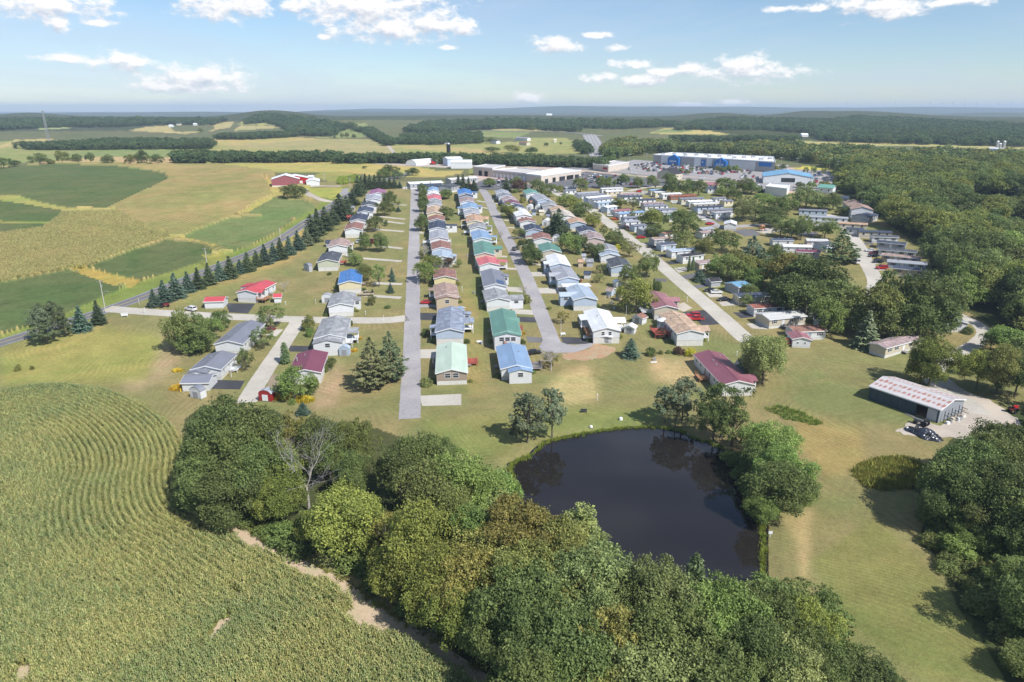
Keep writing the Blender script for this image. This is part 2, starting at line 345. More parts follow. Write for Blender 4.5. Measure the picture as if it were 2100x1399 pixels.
def ground_mat(name, fine=1.0, mow=0.0, rows=None, bump=.1, rough=.95):
    """land cover: the vertex attribute 'cover' is the colour of what grows there; noise gives patches, mowing tracks and crop rows"""
    m = bpy.data.materials.new(name); m.use_nodes = True; nt = m.node_tree; L = nt.links.new; _M[name] = m
    b = nt.nodes['Principled BSDF']; b.inputs['Roughness'].default_value = rough; b.inputs['Specular IOR Level'].default_value = .1
    at = nd(nt, 'ShaderNodeAttribute', attribute_name='cover'); tc = nd(nt, 'ShaderNodeTexCoord'); P = tc.outputs['Object']
    col = at.outputs['Color']; hs = []
    def noise(scale, det=5, rough=.6, v=None, dist=0):
        n = nd(nt, 'ShaderNodeTexNoise'); n.inputs['Scale'].default_value = scale; n.inputs['Detail'].default_value = det; n.inputs['Roughness'].default_value = rough; n.inputs['Distortion'].default_value = dist
        L(v or P, n.inputs[0]); return n.outputs['Fac']
    def mr(f, a, b_, c, d):
        r = nd(nt, 'ShaderNodeMapRange'); L(f, r.inputs[0])
        for i, v in enumerate((a, b_, c, d)): r.inputs[i + 1].default_value = v
        return r.outputs[0]
    def mulv(c, f):
        x = nd(nt, 'ShaderNodeVectorMath', operation='SCALE'); L(c, x.inputs[0]); L(f, x.inputs['Scale']); return x.outputs[0]
    def mixc(c, d, f, mode='MIX'):
        x = nd(nt, 'ShaderNodeMix', data_type='RGBA', blend_type=mode); L(f, x.inputs[0]); L(c, x.inputs[6])
        if isinstance(d, tuple): x.inputs[7].default_value = d
        else: L(d, x.inputs[7])
        return x.outputs[2]
    # dry / lush shift
    f1 = mr(noise(.022, 6, .65, dist=1.0), .38, .62, 0, 1)
    dry = mixc(col, (1.50, 1.14, 1.30, 1), f1, 'MULTIPLY'); lush = mixc(col, (.74, .97, .72, 1), mr(f1, 0, 1, 1, 0), 'MULTIPLY')
    x = nd(nt, 'ShaderNodeMix', data_type='RGBA'); x.inputs[0].default_value = .42; L(dry, x.inputs[6]); L(lush, x.inputs[7]); col = x.outputs[2]
    col = mulv(col, mr(noise(.13, 6, .7), .25, .75, .78, 1.22))
    col = mulv(col, mr(noise(1.1 * fine, 6, .75), .25, .75, .74, 1.26))
    hn = noise(3.0 * fine, 4, .8)
    col = mulv(col, mr(hn, .2, .8, .72, 1.28))
    if mow:
        seln = noise(.010, 2, .5, dist=.6)
        for ang, sc_, lo_, hi_ in ((8, 1.5, .0, .46), (-38, 1.3, .46, .56), (84, 1.7, .56, 1.0)):
            mp = nd(nt, 'ShaderNodeMapping'); mp.inputs['Rotation'].default_value = (0, 0, R(ang)); L(P, mp.inputs[0])
            wz = nd(nt, 'ShaderNodeTexNoise'); wz.inputs['Scale'].default_value = .02; wz.inputs['Detail'].default_value = 1; L(P, wz.inputs[0])
            sp = nd(nt, 'ShaderNodeSeparateXYZ'); L(mp.outputs[0], sp.inputs[0])
            ph = nd(nt, 'ShaderNodeMath', operation='MULTIPLY_ADD'); L(wz.outputs['Fac'], ph.inputs[0]); ph.inputs[1].default_value = 60.0; L(sp.outputs[0], ph.inputs[2])
            sn = nd(nt, 'ShaderNodeMath', operation='MULTIPLY'); L(ph.outputs[0], sn.inputs[0]); sn.inputs[1].default_value = 6.283 / sc_
            si = nd(nt, 'ShaderNodeMath', operation='SINE'); L(sn.outputs[0], si.inputs[0])
            reg = mr(seln, lo_ - .02, lo_ + .02, 0, 1); reg2 = mr(seln, hi_ - .02, hi_ + .02, 1, 0); patchy = mr(noise(.05, 3, .6), .38, .62, .1, 1)
            f = nd(nt, 'ShaderNodeMath', operation='MULTIPLY'); L(reg, f.inputs[0]); L(reg2, f.inputs[1]); f2 = nd(nt, 'ShaderNodeMath', operation='MULTIPLY'); L(f.outputs[0], f2.inputs[0]); L(patchy, f2.inputs[1])
            f3 = nd(nt, 'ShaderNodeMath', operation='MULTIPLY'); L(f2.outputs[0], f3.inputs[0]); L(si.outputs[0], f3.inputs[1])
            col = mulv(col, mr(f3.outputs[0], -1, 1, 1 - mow, 1 + mow))
    if rows:
        ang, spacing, depth, distort = rows
        mp = nd(nt, 'ShaderNodeMapping'); mp.inputs['Rotation'].default_value = (0, 0, R(ang)); L(P, mp.inputs[0])
        w = nd(nt, 'ShaderNodeTexWave', bands_direction='X'); w.inputs['Scale'].default_value = 1 / spacing / 3.18 * 1.0; w.inputs['Distortion'].default_value = distort; w.inputs['Detail'].default_value = 1; w.inputs['Detail Scale'].default_value = .02 * spacing; L(mp.outputs[0], w.inputs[0])
        reg = mr(noise(.012, 2, .5), .35, .6, .25, 1)
        f = nd(nt, 'ShaderNodeMath', operation='MULTIPLY'); L(w.outputs['Fac'], f.inputs[0]); L(reg, f.inputs[1])
        col = mulv(col, mr(f.outputs[0], 0, 1, 1 + depth * .5, 1 - depth)); 
    L(col, b.inputs['Base Color'])
    bp = nd(nt, 'ShaderNodeBump'); bp.inputs['Distance'].default_value = bump; bp.inputs['Strength'].default_value = .8; L(hn, bp.inputs['Height']); L(bp.outputs[0], b.inputs['Normal'])
    return m
G_LAWN = ground_mat('lawn_grass', 1.0, mow=.085, bump=.22)
G_FAR = ground_mat('distant_land', .12, bump=1.5)
G_SOY = ground_mat('soybean_rows', .5, rows=(20, 1.6, .12, 3), bump=.35)
G_CORN = ground_mat('corn_rows', 1.0, rows=(10, 3.2, .22, 5), bump=.9)
G_UNDER = ground_mat('field_floor', 1.0, bump=.1)

def water_mat():
    m = bpy.data.materials.new('pond_water'); m.use_nodes = True; nt = m.node_tree; L = nt.links.new
    b = nt.nodes['Principled BSDF']; b.inputs['Roughness'].default_value = .035; b.inputs['IOR'].default_value = 1.33; b.inputs['Specular IOR Level'].default_value = .85
    tc = nd(nt, 'ShaderNodeTexCoord'); n = nd(nt, 'ShaderNodeTexNoise'); n.inputs['Scale'].default_value = .05; n.inputs['Detail'].default_value = 3; L(tc.outputs['Object'], n.inputs[0])
    mx = nd(nt, 'ShaderNodeMix', data_type='RGBA'); L(n.outputs['Fac'], mx.inputs[0]); mx.inputs[6].default_value = (.013, .012, .013, 1); mx.inputs[7].default_value = (.022, .018, .015, 1); L(mx.outputs[2], b.inputs['Base Color'])
    r = nd(nt, 'ShaderNodeTexNoise'); r.inputs['Scale'].default_value = 1.6; r.inputs['Detail'].default_value = 4; L(tc.outputs['Object'], r.inputs[0])
    bp = nd(nt, 'ShaderNodeBump'); bp.inputs['Distance'].default_value = .006; bp.inputs['Strength'].default_value = .5; L(r.outputs['Fac'], bp.inputs['Height']); L(bp.outputs[0], b.inputs['Normal'])
    return m
WATER = water_mat()

def crack(m, scale, dark, width):
    """hairline cracks and sealed seams in old paving"""
    nt = m.node_tree; L = nt.links.new; b = nt.nodes['Principled BSDF']; old = b.inputs['Base Color'].links[0].from_socket
    tc = nd(nt, 'ShaderNodeTexCoord'); n = nd(nt, 'ShaderNodeTexNoise'); n.inputs['Scale'].default_value = .8; n.inputs['Detail'].default_value = 4; L(tc.outputs['Object'], n.inputs[0])
    ad = nd(nt, 'ShaderNodeMix', data_type='VECTOR'); ad.inputs[0].default_value = .25; L(tc.outputs['Object'], ad.inputs[4]); 
    sc = nd(nt, 'ShaderNodeVectorMath', operation='MULTIPLY_ADD'); L(n.outputs['Color'], sc.inputs[0]); sc.inputs[1].default_value = (1.6, 1.6, 0); L(tc.outputs['Object'], sc.inputs[2])
    v = nd(nt, 'ShaderNodeTexVoronoi', feature='DISTANCE_TO_EDGE'); v.inputs['Scale'].default_value = scale; L(sc.outputs[0], v.inputs[0])
    r = nd(nt, 'ShaderNodeMapRange'); L(v.outputs['Distance'], r.inputs[0]); r.inputs[1].default_value = 0; r.inputs[2].default_value = width; r.inputs[3].default_value = dark; r.inputs[4].default_value = 1
    x = nd(nt, 'ShaderNodeVectorMath', operation='SCALE'); L(old, x.inputs[0]); L(r.outputs[0], x.inputs['Scale']); L(x.outputs[0], b.inputs['Base Color'])
crack(ASPH_L, .16, .86, .02); crack(CONC, .12, .88, .02); crack(ASPH_M, .2, .84, .02)
# ------------------------------------------------------------------ the ground and its land cover
POND = [(1046, 952), (1052, 990), (1055, 1040), (1075, 1090), (1130, 1120), (1190, 1150), (1230, 1185), (1280, 1225), (1380, 1225), (1480, 1215), (1566, 1200), (1566, 1120), (1567, 1078), (1545, 1060), (1530, 1030), (1520, 985), (1510, 950),
        (1490, 925), (1462, 910), (1425, 900), (1398, 886), (1370, 879), (1320, 876), (1270, 879), (1215, 887), (1160, 897), (1120, 906), (1100, 922), (1085, 938), (1066, 945)]
POND_W = [tuple(atz(px, py, -.35)[:2]) for px, py in POND]
def sdist(x, y, poly, closed=True):
    """distance to a polyline/polygon edge, and the nearest point"""
    P = np.array(poly, float); A = P if closed else P[:-1]; B = np.roll(P, -1, 0) if closed else P[1:]
    best = np.full(x.shape, 1e9); nx = np.zeros(x.shape); ny = np.zeros(x.shape)
    for a, b in zip(A, B):
        d = b - a; t = np.clip(((x - a[0]) * d[0] + (y - a[1]) * d[1]) / max(1e-9, d @ d), 0, 1)
        qx = a[0] + t * d[0]; qy = a[1] + t * d[1]; e = np.hypot(x - qx, y - qy); m = e < best
        best = np.where(m, e, best); nx = np.where(m, qx, nx); ny = np.where(m, qy, ny)
    return best, nx, ny

LAWN = srgb(124, 122, 80); DRY = srgb(152, 138, 104); LUSH = srgb(104, 116, 62); WEED = srgb(134, 136, 76)
SOYD = srgb(86, 99, 60); SOYL = srgb(112, 132, 80); CORNY = srgb(150, 150, 84); CORNT = srgb(168, 158, 100); WOODF = srgb(66, 74, 44); FIELD = srgb(140, 142, 88); TAN = srgb(170, 150, 108); GREENF = srgb(124, 134, 84)
# (class, colour, polygon on the ground in survey pixels); later ones win
COVER = [
 ('far', srgb(98, 102, 70), [(-600, 372), (2800, 372), (2800, 100), (-600, 100)]),
 ('far', srgb(72, 80, 58), [(-600, 270), (0, 270), (300, 268), (420, 250), (700, 246), (1000, 246), (1250, 256), (1400, 250), (2100, 285), (2800, 300), (2800, 100), (-600, 100)]),
 ('far', FIELD, [(-600, 345), (0, 345), (60, 332), (430, 331), (980, 335), (1000, 318), (820, 300), (760, 300), (690, 285), (0, 290), (-600, 290)]),
 ('far', srgb(132, 138, 84), [(0, 332), (0, 306), (100, 301), (360, 303), (362, 331)]),
 ('far', GREENF, [(60, 330), (120, 312), (300, 305), (360, 310), (360, 322), (220, 320)]),
 ('far', TAN, [(60, 341), (70, 334), (200, 322), (360, 322), (390, 337)]),
 ('far', srgb(160, 150, 96), [(425, 293), (440, 284), (520, 281), (600, 281), (640, 284), (690, 290), (560, 297), (440, 298)]),
 ('far', srgb(146, 142, 96), [(450, 300), (600, 290), (700, 284), (770, 287), (800, 300), (800, 316), (700, 318), (560, 305)]),
 ('far', srgb(150, 132, 98), [(545, 279), (570, 268), (610, 269), (640, 278)]),
 ('far', TAN, [(680, 268), (684, 252), (720, 252), (735, 262)]), ('far', GREENF, [(640, 283), (690, 268), (722, 252), (748, 253), (778, 274), (740, 282)]),
 ('far', srgb(150, 152, 92), [(485, 256), (510, 243), (540, 247), (560, 257)]), ('far', srgb(160, 154, 104), [(480, 268), (490, 258), (575, 257), (580, 262)]),
 ('far', srgb(165, 155, 105), [(262, 268), (300, 260), (345, 258), (360, 270), (440, 270), (440, 258), (380, 252), (480, 250), (470, 262), (380, 275)]),
 ('far', srgb(150, 160, 110), [(75, 262), (150, 260), (140, 264), (80, 266)]), ('far', srgb(160, 152, 100), [(0, 300), (30, 286), (110, 285), (100, 292), (0, 302)]),
 ('far', GREENF, [(985, 280), (990, 268), (1090, 270), (1060, 284)]), ('far', srgb(158, 152, 102), [(1010, 268), (1010, 262), (1160, 264), (1160, 270)]),
 ('far', FIELD, [(800, 300), (820, 287), (960, 292), (1060, 291), (1090, 282), (1160, 283), (1198, 300), (1205, 312), (1120, 318), (960, 315), (860, 315)]),
 ('far', srgb(158, 148, 98), [(790, 300), (860, 298), (1000, 308), (1060, 318), (980, 318)]),
 ('far', srgb(168, 160, 100), [(1330, 274), (1360, 263), (1430, 262), (1560, 266), (1640, 272), (1660, 277), (1560, 278)]), ('far', GREENF, [(1330, 272), (1350, 266), (1430, 265), (1400, 272)]),
 ('far', srgb(162, 156, 100), [(1430, 291), (1560, 291), (1700, 297), (1900, 300), (2100, 309), (2500, 318), (2500, 308), (2100, 302), (1800, 293), (1560, 287)]),
 ('far', srgb(120, 128, 92), [(1820, 252), (1900, 247), (2100, 252), (2100, 258), (1880, 258)]),
 ('far', srgb(150, 132, 98), [(1000, 322), (1130, 326), (1140, 333), (1000, 333)]), ('far', srgb(168, 156, 116), [(690, 333), (800, 328), (1000, 333), (960, 345), (800, 340)]),
 ('corn', srgb(152, 144, 92), [(-600, 352), (0, 349), (60, 338), (130, 334), (350, 337), (560, 333), (700, 331), (830, 337), (850, 350), (760, 352), (660, 352), (560, 352), (570, 372), (640, 384), (640, 410), (610, 470), (520, 520), (330, 585), (215, 628), (0, 695), (-600, 880)]),
 ('lawn', srgb(160, 152, 90), [(430, 335), (700, 331), (840, 337), (900, 350), (960, 352), (900, 364), (800, 360), (700, 356), (560, 352)]),
 ('lawn', WEED, [(640, 364), (660, 352), (720, 352), (740, 366), (700, 376)]),
 ('soy', SOYD, [(-400, 352), (0, 345), (100, 338), (230, 341), (338, 356), (344, 370), (290, 396), (215, 431), (120, 425), (0, 404), (-400, 385)]),
 ('soy', SOYD, [(-400, 395), (0, 413), (90, 422), (165, 436), (150, 446), (110, 456), (0, 457), (-400, 460)]),
 ('soy', SOYD, [(-400, 475), (0, 459), (95, 460), (90, 472), (0, 484), (-400, 520)]),
 ('soy', SOYD, [(182, 551), (250, 524), (343, 495), (415, 502), (432, 516), (437, 530), (290, 578)]),
 ('soy', srgb(104, 118, 72), [(363, 492), (430, 466), (475, 450), (590, 444), (600, 455), (560, 484), (500, 512), (478, 518), (440, 504)]),
 ('soy', srgb(104, 118, 72), [(500, 440), (556, 406), (620, 412), (650, 424), (618, 450), (560, 447)]),
 ('soy', SOYD, [(-600, 720), (0, 583), (140, 556), (205, 574), (252, 592), (160, 640), (0, 688), (-600, 850)]),
 ('lawn', srgb(112, 126, 64), [(-600, 862), (0, 690), (110, 655), (252, 593), (300, 576), (440, 528), (500, 513), (560, 486), (602, 455), (650, 424), (665, 405), (700, 380), (720, 385), (680, 420), (625, 470), (540, 525), (330, 602), (217, 640), (0, 708), (-600, 885)]),
 ('lawn', srgb(154, 140, 74), [(140, 553), (165, 548), (290, 578), (270, 590), (230, 586)]), ('lawn', srgb(148, 142, 78), [(345, 489), (362, 486), (445, 503), (440, 512), (415, 501)]), ('lawn', srgb(146, 140, 76), [(412, 524), (470, 520), (455, 534), (430, 533)]),
 ('lawn', srgb(140, 144, 80), [(0, 403), (40, 402), (90, 418), (170, 432), (240, 432), (240, 440), (160, 438), (80, 424), (0, 412)]), ('lawn', srgb(140, 142, 80), [(0, 455), (95, 456), (200, 462), (340, 480), (345, 488), (200, 470), (90, 461), (0, 459)]),
 ('lawn', srgb(146, 144, 82), [(480, 446), (540, 412), (560, 404), (558, 410), (500, 442)]), ('lawn', srgb(160, 150, 90), [(560, 404), (540, 360), (580, 380), (640, 392), (640, 410), (600, 408)]),
 ('lawn', srgb(148, 150, 78), [(618, 385), (640, 384), (700, 386), (720, 392), (690, 408), (650, 404)]),
 ('yard', srgb(170, 158, 146), [(960, 352), (1010, 334), (1180, 342), (1400, 330), (1640, 345), (1720, 360), (1680, 392), (1600, 398), (1500, 386), (1380, 378), (1180, 384), (1080, 384), (960, 384)]),
 ('lawn', srgb(120, 128, 72), [(1060, 348), (1200, 354), (1330, 364), (1560, 384), (1550, 389), (1340, 372), (1200, 360), (1060, 353)]),
 ('lawn', srgb(120, 128, 72), [(960, 348), (1010, 344), (1060, 348), (1060, 353), (960, 360)]),
 ('lawn', srgb(168, 166, 78), [(1615, 352), (1650, 340), (1710, 346), (1712, 358), (1640, 360)]),
 # lawns of the park and the meadow
 ('lawn', DRY, [(300, 690), (420, 660), (430, 700), (360, 740), (350, 770), (290, 800), (250, 800)]),
 ('lawn', srgb(156, 142, 88), [(560, 500), (620, 470), (640, 500), (580, 540), (480, 580), (380, 620), (330, 628), (420, 590), (500, 560)]),
 ('lawn', DRY, [(640, 780), (700, 740), (700, 790), (690, 830), (640, 840)]),
 ('lawn', srgb(168, 154, 108), [(1165, 760), (1200, 750), (1225, 790), (1230, 825), (1150, 830), (1120, 790)]),
 ('lawn', srgb(170, 152, 110), [(1340, 735), (1440, 740), (1430, 800), (1370, 790), (1330, 770)]),
 ('lawn', srgb(134, 128, 80), [(940, 590), (975, 590), (1000, 800), (960, 810), (945, 700)]),
 ('lawn', srgb(112, 122, 66), [(975, 560), (990, 560), (1012, 690), (1000, 690)]),
 ('lawn', srgb(160, 146, 102), [(1600, 1060), (1665, 1040), (1660, 1120), (1655, 1190), (1640, 1190), (1640, 1120)]),
 ('lawn', srgb(122, 126, 74), [(1060, 830), (1350, 840), (1350, 868), (1200, 880), (1080, 900), (1040, 900)]),
 ('lawn', srgb(122, 126, 74), [(860, 860), (1040, 850), (1060, 930), (1000, 945), (900, 935)]),
 ('lawn', srgb(116, 120, 70), [(1660, 1150), (1800, 1060), (1890, 1150), (2100, 1399), (1900, 1399), (1750, 1290)]),
 ('lawn', srgb(136, 130, 80), [(1640, 850), (1760, 880), (1780, 960), (1700, 980), (1620, 900)]),
 ('lawn', srgb(138, 138, 78), [(0, 720), (200, 670), (340, 690), (300, 780), (200, 785), (0, 790)]),
 ('wood', WOODF, [(1380, 250), (1560, 246), (1700, 246), (1900, 246), (2100, 250), (2100, 298), (1700, 288), (1560, 284), (1400, 262)]),
 ('wood', WOODF, [(1225, 300), (1290, 285), (1430, 297), (1560, 297), (1720, 305), (1900, 312), (2200, 322), (2800, 340), (2800, 900), (2100, 740), (2060, 690), (1985, 640), (1930, 585), (1900, 520), (1850, 480), (1790, 440), (1740, 410), (1700, 380), (1720, 350), (1640, 330), (1560, 322), (1350, 312), (1240, 328)]),
 ('wood', srgb(110, 118, 66), [(2040, 415), (2120, 412), (2120, 432), (2030, 432)]),
 ('wood', WOODF, [(376, 860), (420, 830), (560, 840), (640, 880), (780, 880), (900, 930), (1030, 970), (1060, 1060), (1130, 1110), (1230, 1190), (1290, 1230), (1560, 1205), (1590, 1210), (1650, 1250), (1690, 1340), (1800, 1420), (1040, 1420), (820, 1250), (700, 1160), (560, 1080), (420, 1045), (372, 1000)]),
 ('wood', srgb(112, 120, 66), [(700, 1090), (770, 1110), (800, 1200), (730, 1160)]),
 ('wood', WOODF, [(1950, 900), (2060, 850), (2300, 800), (2600, 1420), (2080, 1420), (1960, 1240), (1890, 1090), (1920, 1040), (1860, 1000)]),
]
NEAR_CORN = [(-700, 1000), (-300, 860), (0, 808), (100, 794), (200, 800), (290, 832), (350, 878), (378, 930), (378, 985), (398, 1030), (436, 1050), (500, 1085), (560, 1125), (640, 1160), (720, 1200), (800, 1262), (900, 1320), (1000, 1385), (1090, 1460), (1090, 1700), (-700, 1700)]
COVER.append(('nearcorn', srgb(118, 116, 70), NEAR_CORN))
MATS = {'lawn': G_LAWN, 'far': G_FAR, 'soy': G_SOY, 'corn': G_CORN, 'yard': G_UNDER, 'wood': G_UNDER, 'nearcorn': G_UNDER}

def build_ground():
    rows = []
    for py in np.arange(1520, 300, -3.2):
        lo, hi = 10.0, 3000.0
        rt = ratio_of(py)
        for _ in range(40):
            m = (lo + hi) / 2
            if CAM_H - float(np.interp(m, _TY, _TZ)) > rt * m: lo = m
            else: hi = m
        rows.append(lo)
    rows = [-400.0, -100.0, 0.0, 25.0, 40.0] + [r for r in rows if r > 45]
    y = rows[-1]
    while y < 15500: y *= 1.0165 if y < 4500 else 1.03; rows.append(y)
    rows = np.array(rows)
    t = np.concatenate([np.linspace(-3.2, -1.08, 30)[:-1], np.arange(-1.08, 1.08, .0025), np.linspace(1.08, 3.2, 30)])
    Y, T = np.meshgrid(rows, t, indexing='ij'); nr, nc = Y.shape
    X = T * np.maximum(Y, 60.0)
    d, _, _ = sdist(X, Y, POND_W); ins = inside(X, Y, POND_W); sd_ = np.where(ins, -d, d)
    Z = hz(X, Y)
    # the pond basin
    near = (Y < 260) & (np.abs(X) < 200)
    Z = Z - near * .95 * np.clip((3.0 - sd_) / 6.0, 0, 1)
    px, py = topix(X, Y, Z)
    jx = wob(X, Y, 22, 20) * 3 + wob(X, Y, 6, 25) * 1.5; jy = wob(X, Y, 30, 30) * 1.2
    jx = jx * np.clip(py / 700, .2, 2)
    cls = np.zeros(Y.shape, np.int8); names = ['lawn']; colr = np.zeros(Y.shape + (3,)); colr[:] = LAWN[:3]
    front = Y > 30
    for c, rgb, poly in COVER:
        if c not in names: names.append(c)
        m = inside(px + jx, py + jy, poly) & front
        cls[m] = names.index(c); colr[m] = rgb[:3]
    hill = (Y > 1350); 
    # trees of the far hills are too small to tell apart: their mass is relief on the hills
    Z = Z + hill * (colr[..., 1] < .07) * (5 + 3.5 * wob(X, Y, 60, 2) + np.random.default_rng(2).uniform(-1.5, 2.5, Y.shape)) * np.clip((Y - 1350) / 900, 0, 1)
    # soften the patches within the lawns: wear and dryness have no hard edges
    lw = (cls == names.index('lawn')) | (cls == names.index('far')) & (Y < 1300); w_ = lw.astype(float)
    cb = colr.copy()
    for it in range(14):
        acc = cb * w_[..., None]; ww = w_.copy()
        for ax, sh in ((0, 1), (0, -1), (1, 1), (1, -1)):
            acc = acc + np.roll(cb * w_[..., None], sh, ax); ww = ww + np.roll(w_, sh, ax)
        cb = np.where(lw[..., None] & (((px > 300) & (py > 480)) | (py > 645))[..., None], acc / np.maximum(ww, 1e-6)[..., None], cb)
    colr = cb
    raised = cls == names.index('corn'); Z = Z + raised * 1.7
    soyr = cls == names.index('soy'); Z = Z + soyr * .5
    # soft patches of the far meadows
    V = np.stack([X, Y, Z], -1).reshape(-1, 3)
    idx = np.arange(nr * nc).reshape(nr, nc)
    q = np.stack([idx[:-1, :-1], idx[:-1, 1:], idx[1:, 1:], idx[1:, :-1]], -1)
    fc = cls[:-1, :-1].copy()
    fcz = np.where(Y[:-1, :-1] > 1350, 99, fc)
    comp = {}
    def emit(name, mask, mat, label=None):
        qq = q[mask]
        if not len(qq): return
        u, inv = np.unique(qq.ravel(), return_inverse=True)
        me = bpy.data.meshes.new(name); me.vertices.add(len(u)); me.vertices.foreach_set('co', V[u].astype(np.float32).ravel())
        n = len(qq); me.loops.add(n * 4); me.loops.foreach_set('vertex_index', inv.astype(np.int32))
        me.polygons.add(n); me.polygons.foreach_set('loop_start', np.arange(0, n * 4, 4, dtype=np.int32)); me.update(calc_edges=True)
        me.polygons.foreach_set('use_smooth', np.ones(n, bool))
        a = me.attributes.new('cover', 'FLOAT_COLOR', 'POINT')
        cc = np.ones((len(u), 4), np.float32); cc[:, :3] = colr.reshape(-1, 3)[u]; a.data.foreach_set('color', cc.ravel())
        o = obj(name, me, mat); tag(o, kind='structure', label=label); return o
    I = names.index
    emit('ground', (fcz == I('lawn')) | (fcz == I('far')), G_LAWN, 'mown dry lawns and meadows of the mobile home park')
    emit('hills', fcz == 99, G_FAR, 'wooded hills and fields fading to blue at the horizon')
    emit('woodland_floor', fcz == I('wood'), G_UNDER, 'dark ground under the trees')
    emit('gravel_yard', fcz == I('yard'), G_UNDER, 'pale paved ground round the shops')
    emit('cornfield_soil', fcz == I('nearcorn'), G_UNDER, 'soil under the big cornfield with curved rows')
    emit('corn_strips', fcz == I('corn'), G_CORN, 'yellow green corn strips beyond the county road')
    emit('soybean_field', fcz == I('soy'), G_SOY, 'dark green soybean strips beyond the county road')
    return
build_ground()

wp = [Vector((x, y)) for x, y in POND_W]; cx = sum(p.x for p in wp) / len(wp); cy = sum(p.y for p in wp) / len(wp)
me = bpy.data.meshes.new('pond')
pv = [(cx + (p.x - cx) * 1.06, cy + (p.y - cy) * 1.06, -.35) for p in wp]
me.from_pydata(pv, [], [tuple(range(len(pv)))]); me.update()
tag(obj('pond', me, WATER), kind='structure', label='dark still pond reflecting the sky and the trees on its bank')

# ------------------------------------------------------------------ sheets laid on the ground
def smooth(pts, n=8):
    P = [Vector(p) for p in pts]; out = []
    for i in range(len(P) - 1):
        a, b, c, d = P[max(i - 1, 0)], P[i], P[i + 1], P[min(i + 2, len(P) - 1)]
        for k in range(n):
            t = k / n; out.append(.5 * ((2 * b) + (c - a) * t + (2 * a - 5 * b + 4 * c - d) * t * t + (-a + 3 * b - 3 * c + d) * t ** 3))
    out.append(P[-1]); return out
def strip(name, pts, width, mat, off=.02, label=None, px=True, cuts=1, side=0.0, kind='structure', ends=None):
    """a ribbon of the given width along a centreline (survey pixels or metres)"""
    P = [Vector((*G(*p)[:2], 0)) for p in pts] if px else [Vector((p[0], p[1], 0)) for p in pts]
    P = smooth(P, 8 if len(P) > 2 else 4); V = []; Fc = []
    rg = random.Random(len(P) * 31 + int(abs(P[0].x)))
    for i, p in enumerate(P):
        d = (P[min(i + 1, len(P) - 1)] - P[max(i - 1, 0)]).normalized(); n = Vector((-d.y, d.x, 0))
        w = width if not ends else ends[0] + (ends[1] - ends[0]) * i / (len(P) - 1)
        for k in range(cuts + 1):
            s = (k / cuts - .5) * w + side + (rg.uniform(-.09, .09) if k in (0, cuts) and width > 2 else 0); q = p + n * s
            V.append((q.x, q.y, h1(q.x, q.y) + off))
    for i in range(len(P) - 1):
        for k in range(cuts):
            a = i * (cuts + 1) + k; Fc.append((a + 1, a, a + cuts + 1, a + cuts + 2))
    me = bpy.data.meshes.new(name); me.from_pydata(V, [], Fc); me.update()
    return tag(obj(name, me, mat), kind=kind, label=label)
def patch(name, poly, mat, off=.02, label=None, step=4.0, px=True, wobble=0.0):
    """a flat patch bounded by a polygon, cut so that it follows the ground"""
    P = [tuple(G(*p)[:2]) for p in poly] if px else poly
    if wobble:
        P = [tuple(v[:2]) for v in smooth([Vector((a, b, 0)) for a, b in P + [P[0]]], 5)[:-1]]
        rg = random.Random(3); P = [(a + rg.uniform(-wobble, wobble), b + rg.uniform(-wobble, wobble)) for a, b in P]
    bm = bmesh.new(); bm.faces.new([bm.verts.new((a, b, 0)) for a, b in P])
    ys = [b for a, b in P]; y = min(ys) + step
    while y < max(ys):
        bmesh.ops.bisect_plane(bm, geom=bm.verts[:] + bm.edges[:] + bm.faces[:], plane_co=(0, y, 0), plane_no=(0, 1, 0)); y += step
    bmesh.ops.triangulate(bm, faces=bm.faces[:])
    for v in bm.verts: v.co.z = h1(v.co.x, v.co.y) + off
    bmesh.ops.recalc_face_normals(bm, faces=bm.faces[:])
    me = bpy.data.meshes.new(name); bm.to_mesh(me); bm.free()
    if len(me.polygons) and me.polygons[0].normal.z < 0: me.flip_normals()
    return tag(obj(name, me, mat), kind='structure', label=label)
